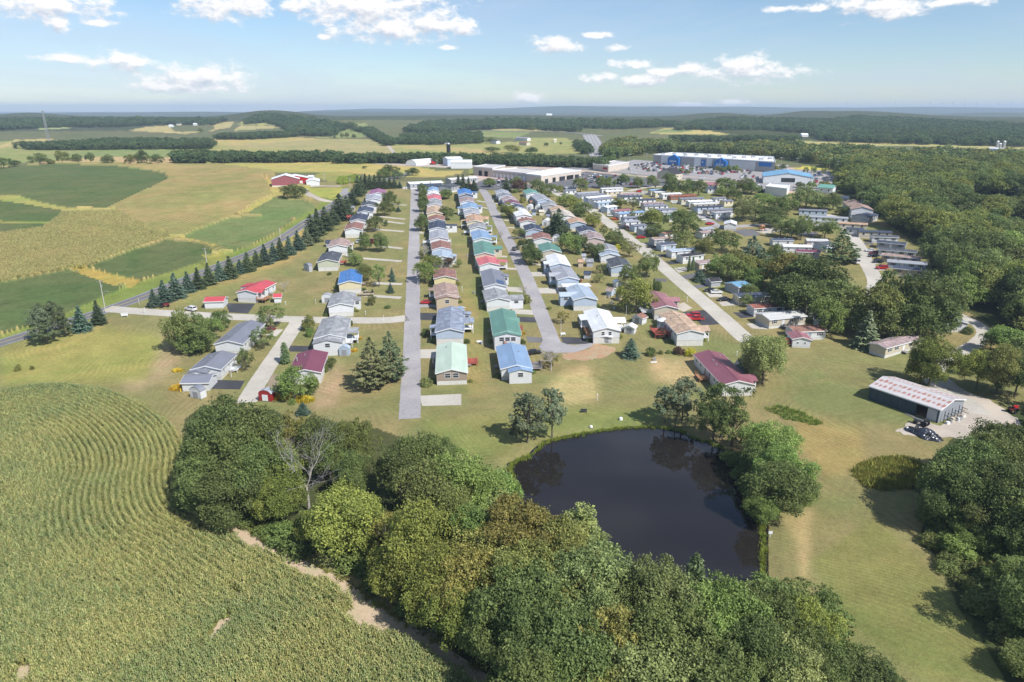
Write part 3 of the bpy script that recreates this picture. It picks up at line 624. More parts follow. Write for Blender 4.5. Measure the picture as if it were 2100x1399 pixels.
# ------------------------------------------------------------------ plants: crowns of leaf-sized faces on branched trunks
def unit(n, rg):
    v = rg.normal(size=(n, 3)); return v / np.linalg.norm(v, axis=1)[:, None]
def leaf_quads(P, N, size, rg, aspect=.62, fold=0):
    n = len(P); a = np.cross(N, unit(n, rg)); a /= np.linalg.norm(a, axis=1)[:, None] + 1e-9; b = np.cross(N, a)
    s = (size * rg.uniform(.65, 1.35, n))[:, None]; w = s * aspect
    c = P; V = np.stack([c - a * s, c - b * w * .95 + a * s * .1, c + a * s, c + b * w * 1.05 - a * s * .15], 1)
    return V.reshape(-1, 3)
def broad_crown(name, seed, lobes, per, leaf, rad=.40, base=.22, top=1.0, rough=.24, flat=.75, sub=(.09, .17), tall=1.0, inner=.10, gap=.0):
    """crown in units of the tree's height; lobes are leafy boughs spread over an uneven envelope"""
    rg = np.random.default_rng(seed); cz = (base + top) / 2; hz_ = (top - base) / 2
    ph = rg.uniform(0, 6.28, 6)
    def env(d):
        az = np.arctan2(d[:, 1], d[:, 0]); return 1 + rough * (.5 * np.sin(2 * az + ph[0]) + .45 * np.sin(3 * az + ph[1] + 2 * d[:, 2]) + .4 * np.sin(5 * az + ph[2] - 4 * d[:, 2]) + .3 * np.sin(6 * d[:, 2] + ph[3] + az))
    d = unit(lobes * 2, rg); d = d[d[:, 2] > -.72][:lobes]; k = len(d)
    e = env(d); depth = rg.uniform(.50, 1.0, k) ** .6
    rr = rg.uniform(sub[0], sub[1], k)
    wide = np.where(d[:, 2] < 0, 1.0, 1.0)
    C = np.stack([d[:, 0] * rad * e * depth * wide, d[:, 1] * rad * e * depth * wide, cz + d[:, 2] * hz_ * (.9 + .14 * (e - 1)) * depth], 1)
    C[:, 2] -= rr * .4; C[:, 2] = np.minimum(C[:, 2], top - rr * .55)
    keep = np.ones(k, bool)
    w = rr ** 2; num = (w / w.sum() * per).astype(int) + 8
    Ps, Ns = [], []
    for c, r, m in zip(C, rr, num):
        u = unit(m, rg); out = c - np.array([0, 0, cz - hz_ * .55]); out = out / np.linalg.norm(out)
        u = u + out * .55 + np.array([0, 0, .30]); u /= np.linalg.norm(u, axis=1)[:, None]
        q = u * r * (rg.uniform(.55, 1.06, m) ** .55)[:, None]; q[:, 2] *= flat
        # twig clumps inside the bough
        kk = max(4, int(m / 16)); cc = u[rg.integers(0, m, kk)] * r * .95; cc[:, 2] *= flat
        sel = rg.random(m) < .6; q[sel] = cc[rg.integers(0, kk, sel.sum())] + rg.normal(size=(sel.sum(), 3)) * r * .17
        Ps.append(c + q); nn = u * .75 + unit(m, rg) * .62 + np.array([0, 0, .28]); Ns.append(nn / np.linalg.norm(nn, axis=1)[:, None])
    mi = int(per * inner)
    if mi:
        u = unit(mi, rg) * (rg.random(mi) ** .4)[:, None] * np.array([rad * .62, rad * .62, hz_ * .72]) + np.array([0, 0, cz]); Ps.append(u); Ns.append(unit(mi, rg))
    P = np.concatenate(Ps); N = np.concatenate(Ns); V = leaf_quads(P, N, leaf, rg)
    return quads_mesh(name, V, len(P)), C
def trunk_mesh(name, C, base, r0=.022, n=9, seed=1, sides=6, lean=.0):
    rg = random.Random(seed); mb = MB(); fork = base + .06
    mb.tube([(0, 0, -.05), (0, 0, .02), (.004 + lean, .003, fork * .6), (lean * 1.6, 0, fork)], [r0 * 1.6, r0 * 1.15, r0 * .95, r0 * .85], sides)
    mb.tube([(lean * 1.6, 0, fork), (.01, -.01, (fork + .8) / 2), (0, .01, .82)], [r0 * .85, r0 * .5, r0 * .12], sides)
    idx = list(range(len(C))); rg.shuffle(idx)
    for i in idx[:n]:
        c = C[i]; f = min(.62, max(fork * .9, c[2] * .55)); mid = (c[0] * .45, c[1] * .45, f + (c[2] - f) * .35)
        mb.tube([(0, 0, f - .04), mid, (c[0] * .92, c[1] * .92, c[2])], [r0 * .55, r0 * .34, r0 * .1], 5)
    return mb.mesh(name)
def conifer(name, seed, whorls, arms, per, leaf, rad=.25, droop=.12, base=.04, power=.85, jag=.2, lift=0.0, tuft=False):
    rg = np.random.default_rng(seed); Ps, Ns = [], []; tips = []
    for i in range(whorls):
        z = base + (1 - base) * (i + rg.uniform(-.3, .3)) / whorls; z = min(max(z, base), .985)
        r = rad * (1 - (z - base) / (1 - base)) ** power + .012
        if tuft: r = rad * (1 - ((z - base) / (1 - base)) ** 1.8) * rg.uniform(.6, 1.1) + .02
        a0 = rg.uniform(0, 6.28); na = max(4, int(arms * (.35 + .65 * r / rad)))
        for k in range(na):
            a = a0 + 6.283 * k / na + rg.uniform(-.25, .25); L = r * rg.uniform(1 - jag * 1.5, 1 + jag); m = max(5, int(per * L / rad))
            t = rg.uniform(.0 if not tuft else .35, 1, m) ** (.75 if not tuft else .6)
            d = np.array([math.cos(a), math.sin(a)]); sd = np.array([-d[1], d[0]])
            w = rg.normal(size=m) * (.16 * L * (1 - t * .55) + .004)
            x = d[0] * t * L + sd[0] * w; y = d[1] * t * L + sd[1] * w
            zz = z - droop * t * L + lift * t * t * L + rg.normal(size=m) * .006 - np.abs(w) * .25
            Ps.append(np.stack([x, y, zz], 1)); nn = np.stack([d[0] * .35 + rg.normal(size=m) * .35, d[1] * .35 + rg.normal(size=m) * .35, np.full(m, .75)], 1); Ns.append(nn / np.linalg.norm(nn, axis=1)[:, None]); tips.append((x[-1] * .9, y[-1] * .9, z - droop * L * .8))
    m = int(per * 5); top = np.stack([rg.normal(size=m) * .008, rg.normal(size=m) * .008, rg.uniform(.93, 1.0, m)], 1); Ps.append(top); Ns.append(unit(m, rg))
    P = np.concatenate(Ps); N = np.concatenate(Ns)
    n = len(P); a = np.cross(N, unit(n, rg)); out = P.copy(); out[:, 2] = -.2 * np.hypot(P[:, 0], P[:, 1]); out += unit(n, rg) * .06; 
    out /= np.linalg.norm(out, axis=1)[:, None] + 1e-9; b = np.cross(N, out); b /= np.linalg.norm(b, axis=1)[:, None] + 1e-9
    s = (leaf * rg.uniform(.7, 1.3, n))[:, None]; V = np.stack([P - out * s, P - b * s * .42, P + out * s, P + b * s * .42], 1).reshape(-1, 3)
    return quads_mesh(name, V, n), tips
def conifer_trunk(name, r0=.016, tips=(), n=0, seed=1):
    mb = MB(); mb.tube([(0, 0, -.05), (0, 0, .3), (0, 0, .97)], [r0 * 1.3, r0, r0 * .12], 6)
    rg = random.Random(seed); tips = list(tips); rg.shuffle(tips)
    for t in tips[:n]: mb.tube([(0, 0, t[2] + .01), (t[0], t[1], t[2])], [r0 * .3, r0 * .08], 4)
    return mb.mesh(name)
def bare_mesh(name, seed, levels=5, spread=.55, r0=.020, l0=.30, split=(2, 4)):
    rg = random.Random(seed); mb = MB()
    def grow(p, d, L, r, lv):
        q = p + d * L * .5 + Vector((rg.uniform(-1, 1), rg.uniform(-1, 1), 0)) * L * .05; e = p + d * L
        mb.tube([p, q, e], [r, r * .8, r * .6], 6 if lv < 2 else 4 if lv < 4 else 3)
        if lv >= levels: return
        for k in range(rg.randint(*split) + (1 if lv == 0 else 0)):
            nd_ = (d + Vector((rg.gauss(0, 1), rg.gauss(0, 1), rg.gauss(.25, .45))) * spread).normalized()
            if nd_.z < -.15: nd_.z *= -.4
            grow(e - d * L * rg.uniform(0, .35), nd_, L * rg.uniform(.60, .82), r * rg.uniform(.5, .62), lv + 1)
    grow(Vector((0, 0, -.02)), Vector((0, 0, 1)), l0, r0, 0)
    zs = max(v[2] for v in mb.v); mb.v = [(v[0] / zs, v[1] / zs, v[2] / zs) for v in mb.v]
    return mb.mesh(name)

PROTO = {}
def add_proto(key, crown, trunk, cm, rad): PROTO.setdefault(key, []).append((crown, trunk, cm, rad))
for i, (sd_, rad, bs, rg_, sub) in enumerate([(11, .40, .20, .22, (.09, .17)), (12, .43, .18, .30, (.08, .16)), (13, .37, .16, .26, (.08, .18)), (14, .45, .24, .34, (.08, .15))]):
    m, C = broad_crown('near_crown_%d' % i, sd_, 74, 17000, .0135, rad=rad, base=bs, rough=rg_, sub=sub); add_proto('near', m, trunk_mesh('near_trunk', C, bs, seed=i, n=12), LEAF, rad)
for i, (sd_, rad, bs, rg_, sub) in enumerate([(21, .40, .14, .20, (.11, .20)), (22, .43, .14, .30, (.10, .19)), (23, .34, .13, .20, (.11, .19)), (24, .47, .18, .26, (.10, .18)), (25, .38, .10, .12, (.12, .2))]):
    m, C = broad_crown('crown_%d' % i, sd_, 40, 5200, .022, rad=rad, base=bs, rough=rg_, sub=sub); add_proto('mid', m, trunk_mesh('trunk', C, bs, r0=.026, n=7, seed=i), LEAF, rad)
for i in range(4):
    m, C = broad_crown('wood_crown_%d' % i, 31 + i, 30, 900, .048, rad=.42, base=.10, rough=.3, sub=(.12, .24), inner=.04); add_proto('far', m, trunk_mesh('wood_trunk', C, .15, n=2, seed=i, sides=4), LEAF, .42)
for i in range(2):   # open airy crown with see-through boughs
    m, C = broad_crown('airy_crown_%d' % i, 41 + i, 70, 5200, .015, rad=.40, base=.2, rough=.42, sub=(.05, .11), inner=0); add_proto('airy', m, trunk_mesh('airy_trunk', C, .2, n=26, seed=i), LEAF, .40)
for i in range(2):
    m, C = broad_crown('poplar_crown_%d' % i, 51 + i, 60, 5500, .016, rad=.17, base=.10, rough=.2, sub=(.06, .11)); add_proto('tall', m, trunk_mesh('poplar_trunk', C, .1, n=5, seed=i), LEAF, .17)
for i in range(2):
    m, C = broad_crown('shrub_crown_%d' % i, 61 + i, 40, 1800, .05, rad=.52, base=.02, top=1, rough=.14, sub=(.2, .34), flat=.9); add_proto('shrub', m, trunk_mesh('shrub_stem', C, .02, n=5, seed=i), LEAF, .52)
for i in range(2):
    m, tp = conifer('spruce_crown_%d' % i, 71 + i, 26, 14, 22, .036, rad=.27, droop=.22, base=.03, power=.9, lift=.12); add_proto('spruce', m, conifer_trunk('spruce_trunk', .016), NEED, .27)
m, tp = conifer('fir_crown', 75, 22, 14, 26, .036, rad=.36, droop=.1, base=.03, power=.62, jag=.25, lift=.1); add_proto('fir', m, conifer_trunk('fir_trunk', .018), NEED, .36)
for i in range(2):
    m, tp = conifer('pine_crown_%d' % i, 77 + i, 18, 8, 70, .027, rad=.30, droop=-.05, base=.24, power=.5, jag=.4, lift=.05, tuft=True); add_proto('pine', m, conifer_trunk('pine_trunk', .014, tp, 70, i), NEED, .30)
for i in range(2):   # soft ragged pines: many small tufted boughs up a tall stem
    m, C = broad_crown('soft_pine_crown_%d' % i, 45 + i, 105, 9000, .0125, rad=.25, base=.14, rough=.5, sub=(.035, .075), inner=.02); add_proto('soft', m, trunk_mesh('soft_pine_trunk', C, .45, r0=.016, n=34, seed=i, sides=5), NEED, .25)
m, tp = conifer('white_pine_crown', 81, 18, 10, 70, .028, rad=.40, droop=-.05, base=.10, power=.55, jag=.3, lift=.1, tuft=True); add_proto('wpine', m, conifer_trunk('white_pine_trunk', .018, tp, 50, 3), NEED, .40)
m, tp = conifer('arborvitae_crown', 83, 26, 12, 9, .035, rad=.17, droop=-.5, base=.02, power=.38, jag=.08); add_proto('column', m, conifer_trunk('arborvitae_trunk', .014), NEED, .17)
for i in range(2): add_proto('bare', bare_mesh('bare_branches_%d' % i, 91 + i, 5, .62, .020, .26), None, DEADW, .42)
DEADM = bare_mesh('dead_branches', 101, 7, .30, .014, .36, (2, 3))

TINT = {'g': (.86, .92, .82, 1), 'm': (1.06, 1.06, .95, 1), 'y': (1.32, 1.24, .82, 1), 'Y': (2.6, 2.1, .6, 1), 'r': (1.42, 1.10, .88, 1), 'b': (1.0, 1.22, 1.55, 1), 'l': (1.4, 1.36, 1.4, 1),
        'P': (.75, .38, .75, 1), 'd': (.72, .77, .70, 1), 'o': (1.28, 1.12, .92, 1), 'w': (1.6, 1.5, 1.5, 1), 'v': (1.15, 1.30, 1.0, 1)}
LOOK = {'g': 'dark green', 'm': 'mid green', 'y': 'yellowish green', 'Y': 'golden yellow', 'r': 'rusty brown green', 'b': 'blue green', 'l': 'pale grey green', 'P': 'purple leaved', 'd': 'deep green', 'o': 'olive green', 'w': 'silvery grey', 'v': 'fresh green'}
NAMES = {'near': ('broadleaf_tree', 'broadleaf tree', 'tree'), 'mid': ('broadleaf_tree', 'broadleaf tree', 'tree'), 'far': ('broadleaf_tree', 'broadleaf tree', 'tree'), 'airy': ('open_crowned_tree', 'open crowned tree', 'tree'), 'tall': ('narrow_tree', 'narrow tree', 'tree'),
         'shrub': ('shrub', 'rounded shrub', 'shrub'), 'spruce': ('spruce_tree', 'spruce', 'spruce tree'), 'fir': ('conifer_tree', 'wide conifer', 'conifer'), 'pine': ('pine_tree', 'pine', 'pine tree'), 'soft': ('pine_tree', 'ragged soft pine', 'pine tree'), 'wpine': ('pine_tree', 'broad pine', 'pine tree'),
         'column': ('arborvitae', 'columnar evergreen', 'evergreen'), 'bare': ('bare_tree', 'thin leafless twiggy tree', 'tree')}
TREES = []
def plant(kind, loc, h, wm, tint='g', where=None, group=None, variant=None, rg=random):
    """one tree: an Empty at its foot, crown and trunk as its parts; wm is the crown width in metres"""
    vs = PROTO[kind]; c, t, mat, rad = vs[(variant if variant is not None else rg.randrange(len(vs))) % len(vs)]
    nm, desc, cat = NAMES[kind]; e = empty(nm, loc, rg.uniform(0, 6.28), None, cat, group)
    sx = wm / (2 * rad * (1.16 if kind == 'near' else .86 if kind in ('spruce', 'fir', 'wpine') else 1.06)); col = TINT[tint]; j = rg.uniform(.9, 1.1); e['_w'] = where or ''; e['_look'] = LOOK[tint] + ' ' + desc if kind != 'bare' else desc
    o = obj('crown' if kind != 'bare' else 'branches', c, mat, e); o.scale = (sx, sx, h); o.color = (col[0] * j, col[1] * j, col[2] * j, 1)
    if t is not None: p = obj('trunk' if kind not in ('shrub',) else 'stem', t, BARK, e); p.scale = (min(sx, h) * 1.0, min(sx, h) * 1.0, h)
    TREES.append(e); return e
def tree_at(bx, by, ty, wpx, kind, tint, where, group=None, **kw):
    """foot at pixel (bx, by), top on row ty, crown wpx pixels wide"""
    g = G(bx, by); d = g.y; rt = ratio_of(ty); h = max(.8, CAM_H - rt * d - g.z); Z = d * CT + (CAM_H - g.z - h / 2) * ST
    return plant(kind, g - Vector((0, 0, .1)), h, wpx * Z / F, tint, where, group, **kw)
def tree_top(tx, ty, h, wm, kind, tint, where, group=None, **kw):
    """hidden foot: top at pixel (tx, ty), height h in metres"""
    z = h
    for _ in range(5): p = atz(tx, ty, z); z = h1(p.x, p.y) + h
    return plant(kind, Vector((p.x, p.y, z - h)), h, wm, tint, where, group, **kw)
NTH = 'first second third fourth fifth sixth seventh eighth ninth tenth eleventh twelfth thirteenth fourteenth fifteenth sixteenth seventeenth eighteenth nineteenth twentieth twenty-first twenty-second twenty-third twenty-fourth twenty-fifth twenty-sixth twenty-seventh twenty-eighth twenty-ninth thirtieth'.split()

# ---- scattered masses that nobody could count: one object, points with instances
def scatter(name, pts, sizes, source, label, color=(1, 1, 1, 1), upz=None, rz=None, tilt=0.0, matname=None):
    """source: list of meshes (leaf crowns etc.)"""
    n = len(pts)
    if n == 0: return None
    me = bpy.data.meshes.new(name); me.vertices.add(n); me.vertices.foreach_set('co', np.ascontiguousarray(pts, np.float32).ravel())
    a = me.attributes.new('sc', 'FLOAT_VECTOR', 'POINT'); a.data.foreach_set('vector', np.ascontiguousarray(sizes, np.float32).ravel())
    rg = np.random.default_rng(n); ro = np.zeros((n, 3), np.float32); ro[:, 2] = rg.uniform(0, 6.283, n) if rz is None else rz
    if tilt: ro[:, 0] = rg.normal(size=n) * tilt; ro[:, 1] = rg.normal(size=n) * tilt
    b = me.attributes.new('ro', 'FLOAT_VECTOR', 'POINT'); b.data.foreach_set('vector', ro.ravel()); me.update()
    o = obj(name, me); tag(o, kind='stuff', label=label); o.color = color
    ng = bpy.data.node_groups.new(name, 'GeometryNodeTree'); ng.interface.new_socket('Geometry', in_out='INPUT', socket_type='NodeSocketGeometry'); ng.interface.new_socket('Geometry', in_out='OUTPUT', socket_type='NodeSocketGeometry')
    gi = ng.nodes.new('NodeGroupInput'); go = ng.nodes.new('NodeGroupOutput'); L = ng.links.new
    iop = ng.nodes.new('GeometryNodeInstanceOnPoints'); m2p = ng.nodes.new('GeometryNodeMeshToPoints')
    L(gi.outputs[0], m2p.inputs[0]); L(m2p.outputs[0], iop.inputs['Points'])
    jn = ng.nodes.new('GeometryNodeJoinGeometry')
    for s in source:
        oi = ng.nodes.new('GeometryNodeObjectInfo'); oi.transform_space = 'ORIGINAL'; oi.inputs['Object'].default_value = s; oi.inputs['As Instance'].default_value = True
        L(oi.outputs['Geometry'], jn.inputs[0])
    L(jn.outputs[0], iop.inputs['Instance']); iop.inputs['Pick Instance'].default_value = len(source) > 1
    for att, sk in (('sc', 'Scale'), ('ro', 'Rotation')):
        na = ng.nodes.new('GeometryNodeInputNamedAttribute'); na.data_type = 'FLOAT_VECTOR'; na.inputs['Name'].default_value = att
        if sk == 'Rotation':
            er = ng.nodes.new('FunctionNodeEulerToRotation'); L(na.outputs[0], er.inputs[0]); L(er.outputs[0], iop.inputs[sk])
        else: L(na.outputs[0], iop.inputs[sk])
    L(iop.outputs[0], go.inputs[0]); md = o.modifiers.new('scatter', 'NODES'); md.node_group = ng
    return o
_SRC = {}
def src(me, mats):
    """an unlinked object that only lends its mesh to the scatters"""
    if me.name in _SRC: return _SRC[me.name]
    if len(me.materials) == 0:
        for m in (mats if isinstance(mats, list) else [mats]): me.materials.append(m)
    o = bpy.data.objects.new('source_' + me.name, me); o['kind'] = 'helper'; _SRC[me.name] = o; return o
FAR_SRC = [src(c, LEAF) for c, t, m, r in PROTO['far']]
def fill_polygon(poly, spacing, rg, jitter=.45, dmax=6000, dmin=40, grow=0.0):
    """ground points inside a survey-pixel polygon at about `spacing` metres (a number or a function of distance)"""
    cs = [G(px, min(py, 1399)) for px, py in poly]
    x0, x1 = min(c.x for c in cs), max(c.x for c in cs); y0, y1 = max(dmin, min(c.y for c in cs)), min(dmax, max(c.y for c in cs)); out = []
    y = y0
    while y < y1:
        s = spacing(y) if callable(spacing) else spacing
        xs = np.arange(x0, x1, s); 
        if len(xs):
            X = xs + rg.uniform(-jitter, jitter, len(xs)) * s; Y = y + rg.uniform(-jitter, jitter, len(xs)) * s; Z = hz(X, Y); px, py = topix(X, Y, Z)
            m = inside(px, py, poly); out.append(np.stack([X, Y, Z], 1)[m])
        y += s
    return np.concatenate(out) if out else np.zeros((0, 3))
# ------------------------------------------------------------------ roads, lanes, drives
ROAD = [(-330, 800), (-120, 738), (0, 704), (110, 669), (217, 636), (320, 598), (450, 545), (525, 515), (583, 486), (620, 461), (672, 428), (730, 392), (790, 370), (850, 352)]
strip('county_road', ROAD, 6.8, pm('county_asphalt', (.15, .15, .162, 1), (.125, .125, .135, 1), 1, rough=.9, detail=6, c3=(.18, .18, .19, 1), s3=.1), .03, 'two lane grey county road between the cornfields and the spruce row', cuts=2)
for s_, nm in ((-.13, PAINT_Y), (.13, PAINT_Y)): strip('centre_line', ROAD, .14, nm, .045, side=s_, kind='structure')
for s_ in (-3.0, 3.0): strip('edge_line', ROAD, .16, PAINT_W, .045, side=s_)
STREETS = [
 ('straight_street', [(840, 859), (842, 800), (845, 700), (847, 600), (849, 500), (850.5, 430), (851, 386)], 5.4, ASPH_L, 'long straight worn asphalt street running up through the park'),
 ('middle_street', [(1141, 722), (1108, 640), (1076, 560), (1034.5, 478), (1015.6, 440), (997, 400), (986, 388)], 5.5, ASPH_L, 'worn asphalt street between the two middle rows of homes'),
 ('wide_street', [(1538, 700), (1523, 690), (1468, 640), (1381, 566), (1310, 505), (1241, 452), (1205, 425), (1150, 400), (1125, 385), (1095, 372)], 6.6, CONC, 'wide pale concrete street with single wide homes on its right'),
 ('entry_lane', [(218, 633), (260, 637), (320, 641), (400, 646), (500, 651), (600, 655), (700, 657), (790, 657), (836, 652)], 6.0, CONC, 'pale lane from the county road to the straight street'),
 ('branch_lane', [(612, 657), (598, 680), (560, 737), (528, 786), (505, 826)], 5.2, CONC, 'short pale lane branching down past the grey roofed homes'),
 ('back_street', [(1700, 440), (1728, 466), (1757, 497), (1776, 537), (1795, 576), (1790, 600), (1768, 640)], 6.2, CONC, 'pale street bending through the right hand block of homes'),
 ('cross_lane', [(1420, 432), (1452, 452), (1480, 466), (1520, 464), (1600, 460), (1660, 462), (1710, 452)], 5.4, ASPH_L, 'grey lane past the small playground'),
 ('woods_drive', [(1950, 640), (1985, 655), (2008, 668), (2019, 685), (2005, 702), (1983, 715), (1955, 730), (1925, 750), (1910, 775), (1930, 798), (1985, 825), (2010, 850)], 4.6, CONC, 'narrow drive curving along the edge of the wood'),
 ('upper_lane', [(1230, 396), (1290, 395), (1340, 400), (1400, 412), (1450, 422)], 5.0, CONC, 'lane between the upper rows of single wides'),
 ('upper_lane', [(1290, 392), (1330, 384), (1400, 380)], 5.0, CONC, 'pale lane bending up to the shops'),
 ('farm_drive', [(700, 382), (640, 382), (624, 390), (640, 402), (668, 412), (690, 414)], 5.0, GRAVEL, 'looping gravel drive of the red and white farm shop'),
 ('farm_lane', [(792, 292), (797, 300), (806, 311), (812, 318)], 5, GRAVEL, 'gravel lane over the far meadow'),
]
for nm, pts, w, mt, lb in STREETS: strip(nm, pts, w, mt, .035 if nm != 'branch_lane' else .042, lb, cuts=2)
patch('street_apron', [(1105, 712), (1122, 690), (1142, 698), (1172, 708), (1215, 704), (1210, 712), (1182, 722), (1160, 724), (1120, 722)], ASPH_L, .05, 'flared end of the middle street', wobble=.1)
HW = pm('highway_asphalt', (.30, .29, .29, 1), (.26, .25, .25, 1), .5, rough=.9)
strip('highway', [(770, 333), (860, 332), (960, 334), (1014, 336), (1085, 338), (1155, 342), (1257, 352), (1388, 364), (1500, 372), (1620, 388), (1700, 392)], 15, HW, .25, 'pale four lane highway crossing behind the shopping strip', cuts=3)
strip('hill_highway', [(1233, 322), (1226, 311), (1219, 298), (1213, 285), (1208, 277)], 26, HW, .5, 'four lane highway climbing away toward the hills', cuts=4)
for s_ in (-9, -3, 3, 9): strip('lane_line', [(1233, 322), (1226, 311), (1219, 298), (1213, 285), (1208, 277)], .8, PAINT_W, .75, side=s_)
strip('ridge_road', [(985, 268), (1060, 270), (1140, 271), (1205, 276), (1235, 280)], 10, HW, .6, 'road along the far rise')
# drives: polygons or short strips
DR = [((860, 812), (946, 808), (946, 831), (866, 833), CONC), ((858, 717), (899, 716), (898, 735), (858, 735), CONC), ((852, 642), (898, 642), (897, 657), (852, 656), ASPH_D), ((856, 623), (894, 623), (893, 630), (856, 631), ASPH_L),
      ((1057, 649), (1099, 651), (1103, 662), (1060, 660), ASPH_D), ((1080, 690), (1112, 693), (1113, 703), (1082, 702), ASPH_M), ((1050, 634), (1092, 636), (1094, 646), (1054, 644), CONC), ((1037, 588), (1070, 590), (1073, 600), (1042, 598), CONC),
      ((1150, 691), (1222, 694), (1228, 705), (1155, 706), ASPH_D), ((1099, 591), (1146, 590), (1148, 602), (1108, 602), CONC), ((1085, 558), (1130, 558), (1133, 567), (1090, 567), CONC),
      ((463, 622), (523, 623), (509, 643), (470, 641), ASPH_D), ((431, 798), (441, 779), (502, 781), (492, 799), ASPH_D), ((592, 709), (640, 710), (636, 722), (594, 721), ASPH_D), ((549, 675), (581, 676), (567, 690), (545, 689), CONC),
      ((1398, 640), (1443, 636), (1482, 653), (1478, 665), (1440, 668), (1420, 650), ASPH_D), ((1503, 641), (1535, 640), (1550, 650), (1520, 653), ASPH_D), ((1530, 664), (1560, 662), (1575, 676), (1543, 674), CONC), ((1473, 620), (1502, 616), (1512, 626), (1482, 628), CONC), ((1446, 600), (1480, 604), (1482, 609), (1456, 610), CONC),
      ((1420, 586), (1456, 580), (1460, 586), (1430, 592), ASPH_M), ((1396, 565), (1428, 560), (1436, 567), (1404, 574), ASPH_M), ((1382, 550), (1410, 547), (1420, 552), (1392, 560), CONC), ((1364, 536), (1393, 536), (1400, 540), (1374, 543), ASPH_D), ((1345, 522), (1366, 521), (1373, 526), (1352, 528), ASPH_D),
      ((1328, 508), (1350, 507), (1352, 511), (1332, 513), CONC), ((1316, 499), (1342, 497), (1344, 500), (1320, 503), CONC), ((1340, 571), (1366, 572), (1368, 578), (1346, 577), ASPH_M), ((1500, 752), (1512, 738), (1545, 742), (1555, 762), (1520, 766), ASPH_D),
      ((1776, 540), (1800, 536), (1802, 541), (1780, 545), CONC), ((1770, 523), (1796, 521), (1800, 527), (1774, 529), CONC), ((1764, 512), (1786, 511), (1790, 515), (1768, 517), CONC), ((1757, 499), (1790, 497), (1792, 501), (1760, 503), ASPH_M), ((1783, 551), (1812, 548), (1816, 554), (1790, 557), CONC),
      ((1630, 470), (1680, 478), (1660, 487), (1612, 478), ASPH_M), ((1550, 474), (1580, 466), (1625, 470), (1570, 480), CONC), ((1512, 472), (1545, 470), (1562, 482), (1530, 485), ASPH_M), ((1460, 446), (1480, 440), (1496, 450), (1472, 456), ASPH_M), ((1380, 630), (1402, 620), (1420, 632), (1402, 640), GRAVEL), ((695, 400), (703, 387), (716, 386), (712, 400), HW)]
for i, a in enumerate(DR):
    patch('driveway', list(a[:-1]), a[-1], .028, 'driveway beside a home')
# thin concrete drives of the upper lots: (x0, x1, row, px thickness) reaching from the street to the home
for (x0, x1, r0, r1) in [(736, 823, 605, 611), (765, 825, 581, 583), (744, 824, 530, 536), (770, 826, 504, 510), (762, 828, 470, 475), (780, 829, 453, 459), (776, 831, 444, 450), (800, 834, 419, 421), (852, 868, 474, 479), (854, 870, 503, 501), (854, 872, 434, 438), (856, 874, 408, 410),
                        (996, 1022, 505, 508), (988, 1010, 479, 481), (984, 1004, 425, 428), (978, 996, 412, 415), (1050, 1085, 487, 487), (1040, 1072, 467, 467), (1034, 1066, 452, 452), (1020, 1050, 437, 438), (1014, 1040, 426, 426), (1008, 1034, 418, 416), (1002, 1030, 407, 407), (1020, 1062, 550, 552), (1004, 1040, 524, 527), (1092, 1112, 540, 544), (1066, 1090, 505, 502)]:
    strip('driveway', [(x0, r0), (x1, r1)], 2.7, CONC, .03, 'narrow concrete driveway')
patch('yard_gravel', [(1838, 884), (1882, 862), (1925, 872), (1960, 850), (1950, 800), (1900, 780), (1905, 762), (1935, 770), (1975, 800), (2030, 820), (2070, 850), (2090, 870), (2010, 905), (1990, 912), (1960, 898), (1900, 896), (1860, 892)], GRAVEL, .03, 'gravel yard round the long rusty shed', wobble=.5)
patch('dug_soil', [(1152, 726), (1180, 722), (1205, 716), (1218, 706), (1240, 708), (1262, 716), (1240, 732), (1215, 738), (1180, 739), (1158, 736)], SOIL, .04, 'orange bare soil beside the flared street end', wobble=.5)
patch('garden_soil', [(547, 780), (560, 768), (585, 772), (600, 790), (590, 812), (565, 820), (550, 806)], pm('garden_bed', (.30, .24, .17, 1), (.22, .17, .12, 1), 1, rough=.95, detail=8, bump=.05), .03, 'garden bed by the red barn shed', wobble=.3)
patch('parking_lot', [(1108, 372), (1130, 361), (1190, 357), (1200, 352), (1290, 362), (1400, 372), (1392, 380), (1300, 384), (1200, 386), (1130, 384)], ASPH_M, .12, 'asphalt car park in front of the long low mall', step=6)
patch('parking_lot', [(1228, 345), (1300, 328), (1345, 331), (1450, 334), (1620, 339), (1600, 352), (1540, 358), (1480, 366), (1340, 356)], pm('pale_lot', (.33, .32, .32, 1), (.27, .26, .26, 1), .6, rough=.9), .14, 'pale crowded car park of the superstore', step=6)
patch('parking_lot', [(1480, 378), (1500, 352), (1560, 345), (1700, 350), (1715, 365), (1700, 385), (1620, 392), (1560, 392)], pm('dealer_lot', (.34, .31, .30, 1), (.28, .26, .25, 1), .6, rough=.9), .18, 'car park round the blue roofed showroom', step=6)
patch('parking_lot', [(955, 384), (1000, 366), (1070, 372), (1095, 386), (1000, 390)], ASPH_M, .15, 'car park at the near end of the mall', step=6)
patch('yard_gravel', [(760, 336), (840, 332), (930, 335), (1000, 340), (960, 346), (850, 342)], GRAVEL, .12, 'pale equipment yard by the white arched barn', step=8)
patch('ball_court', [(1500, 472), (1530, 470), (1556, 483), (1528, 485)], ASPH_M, .05, 'small grey court by the playground')
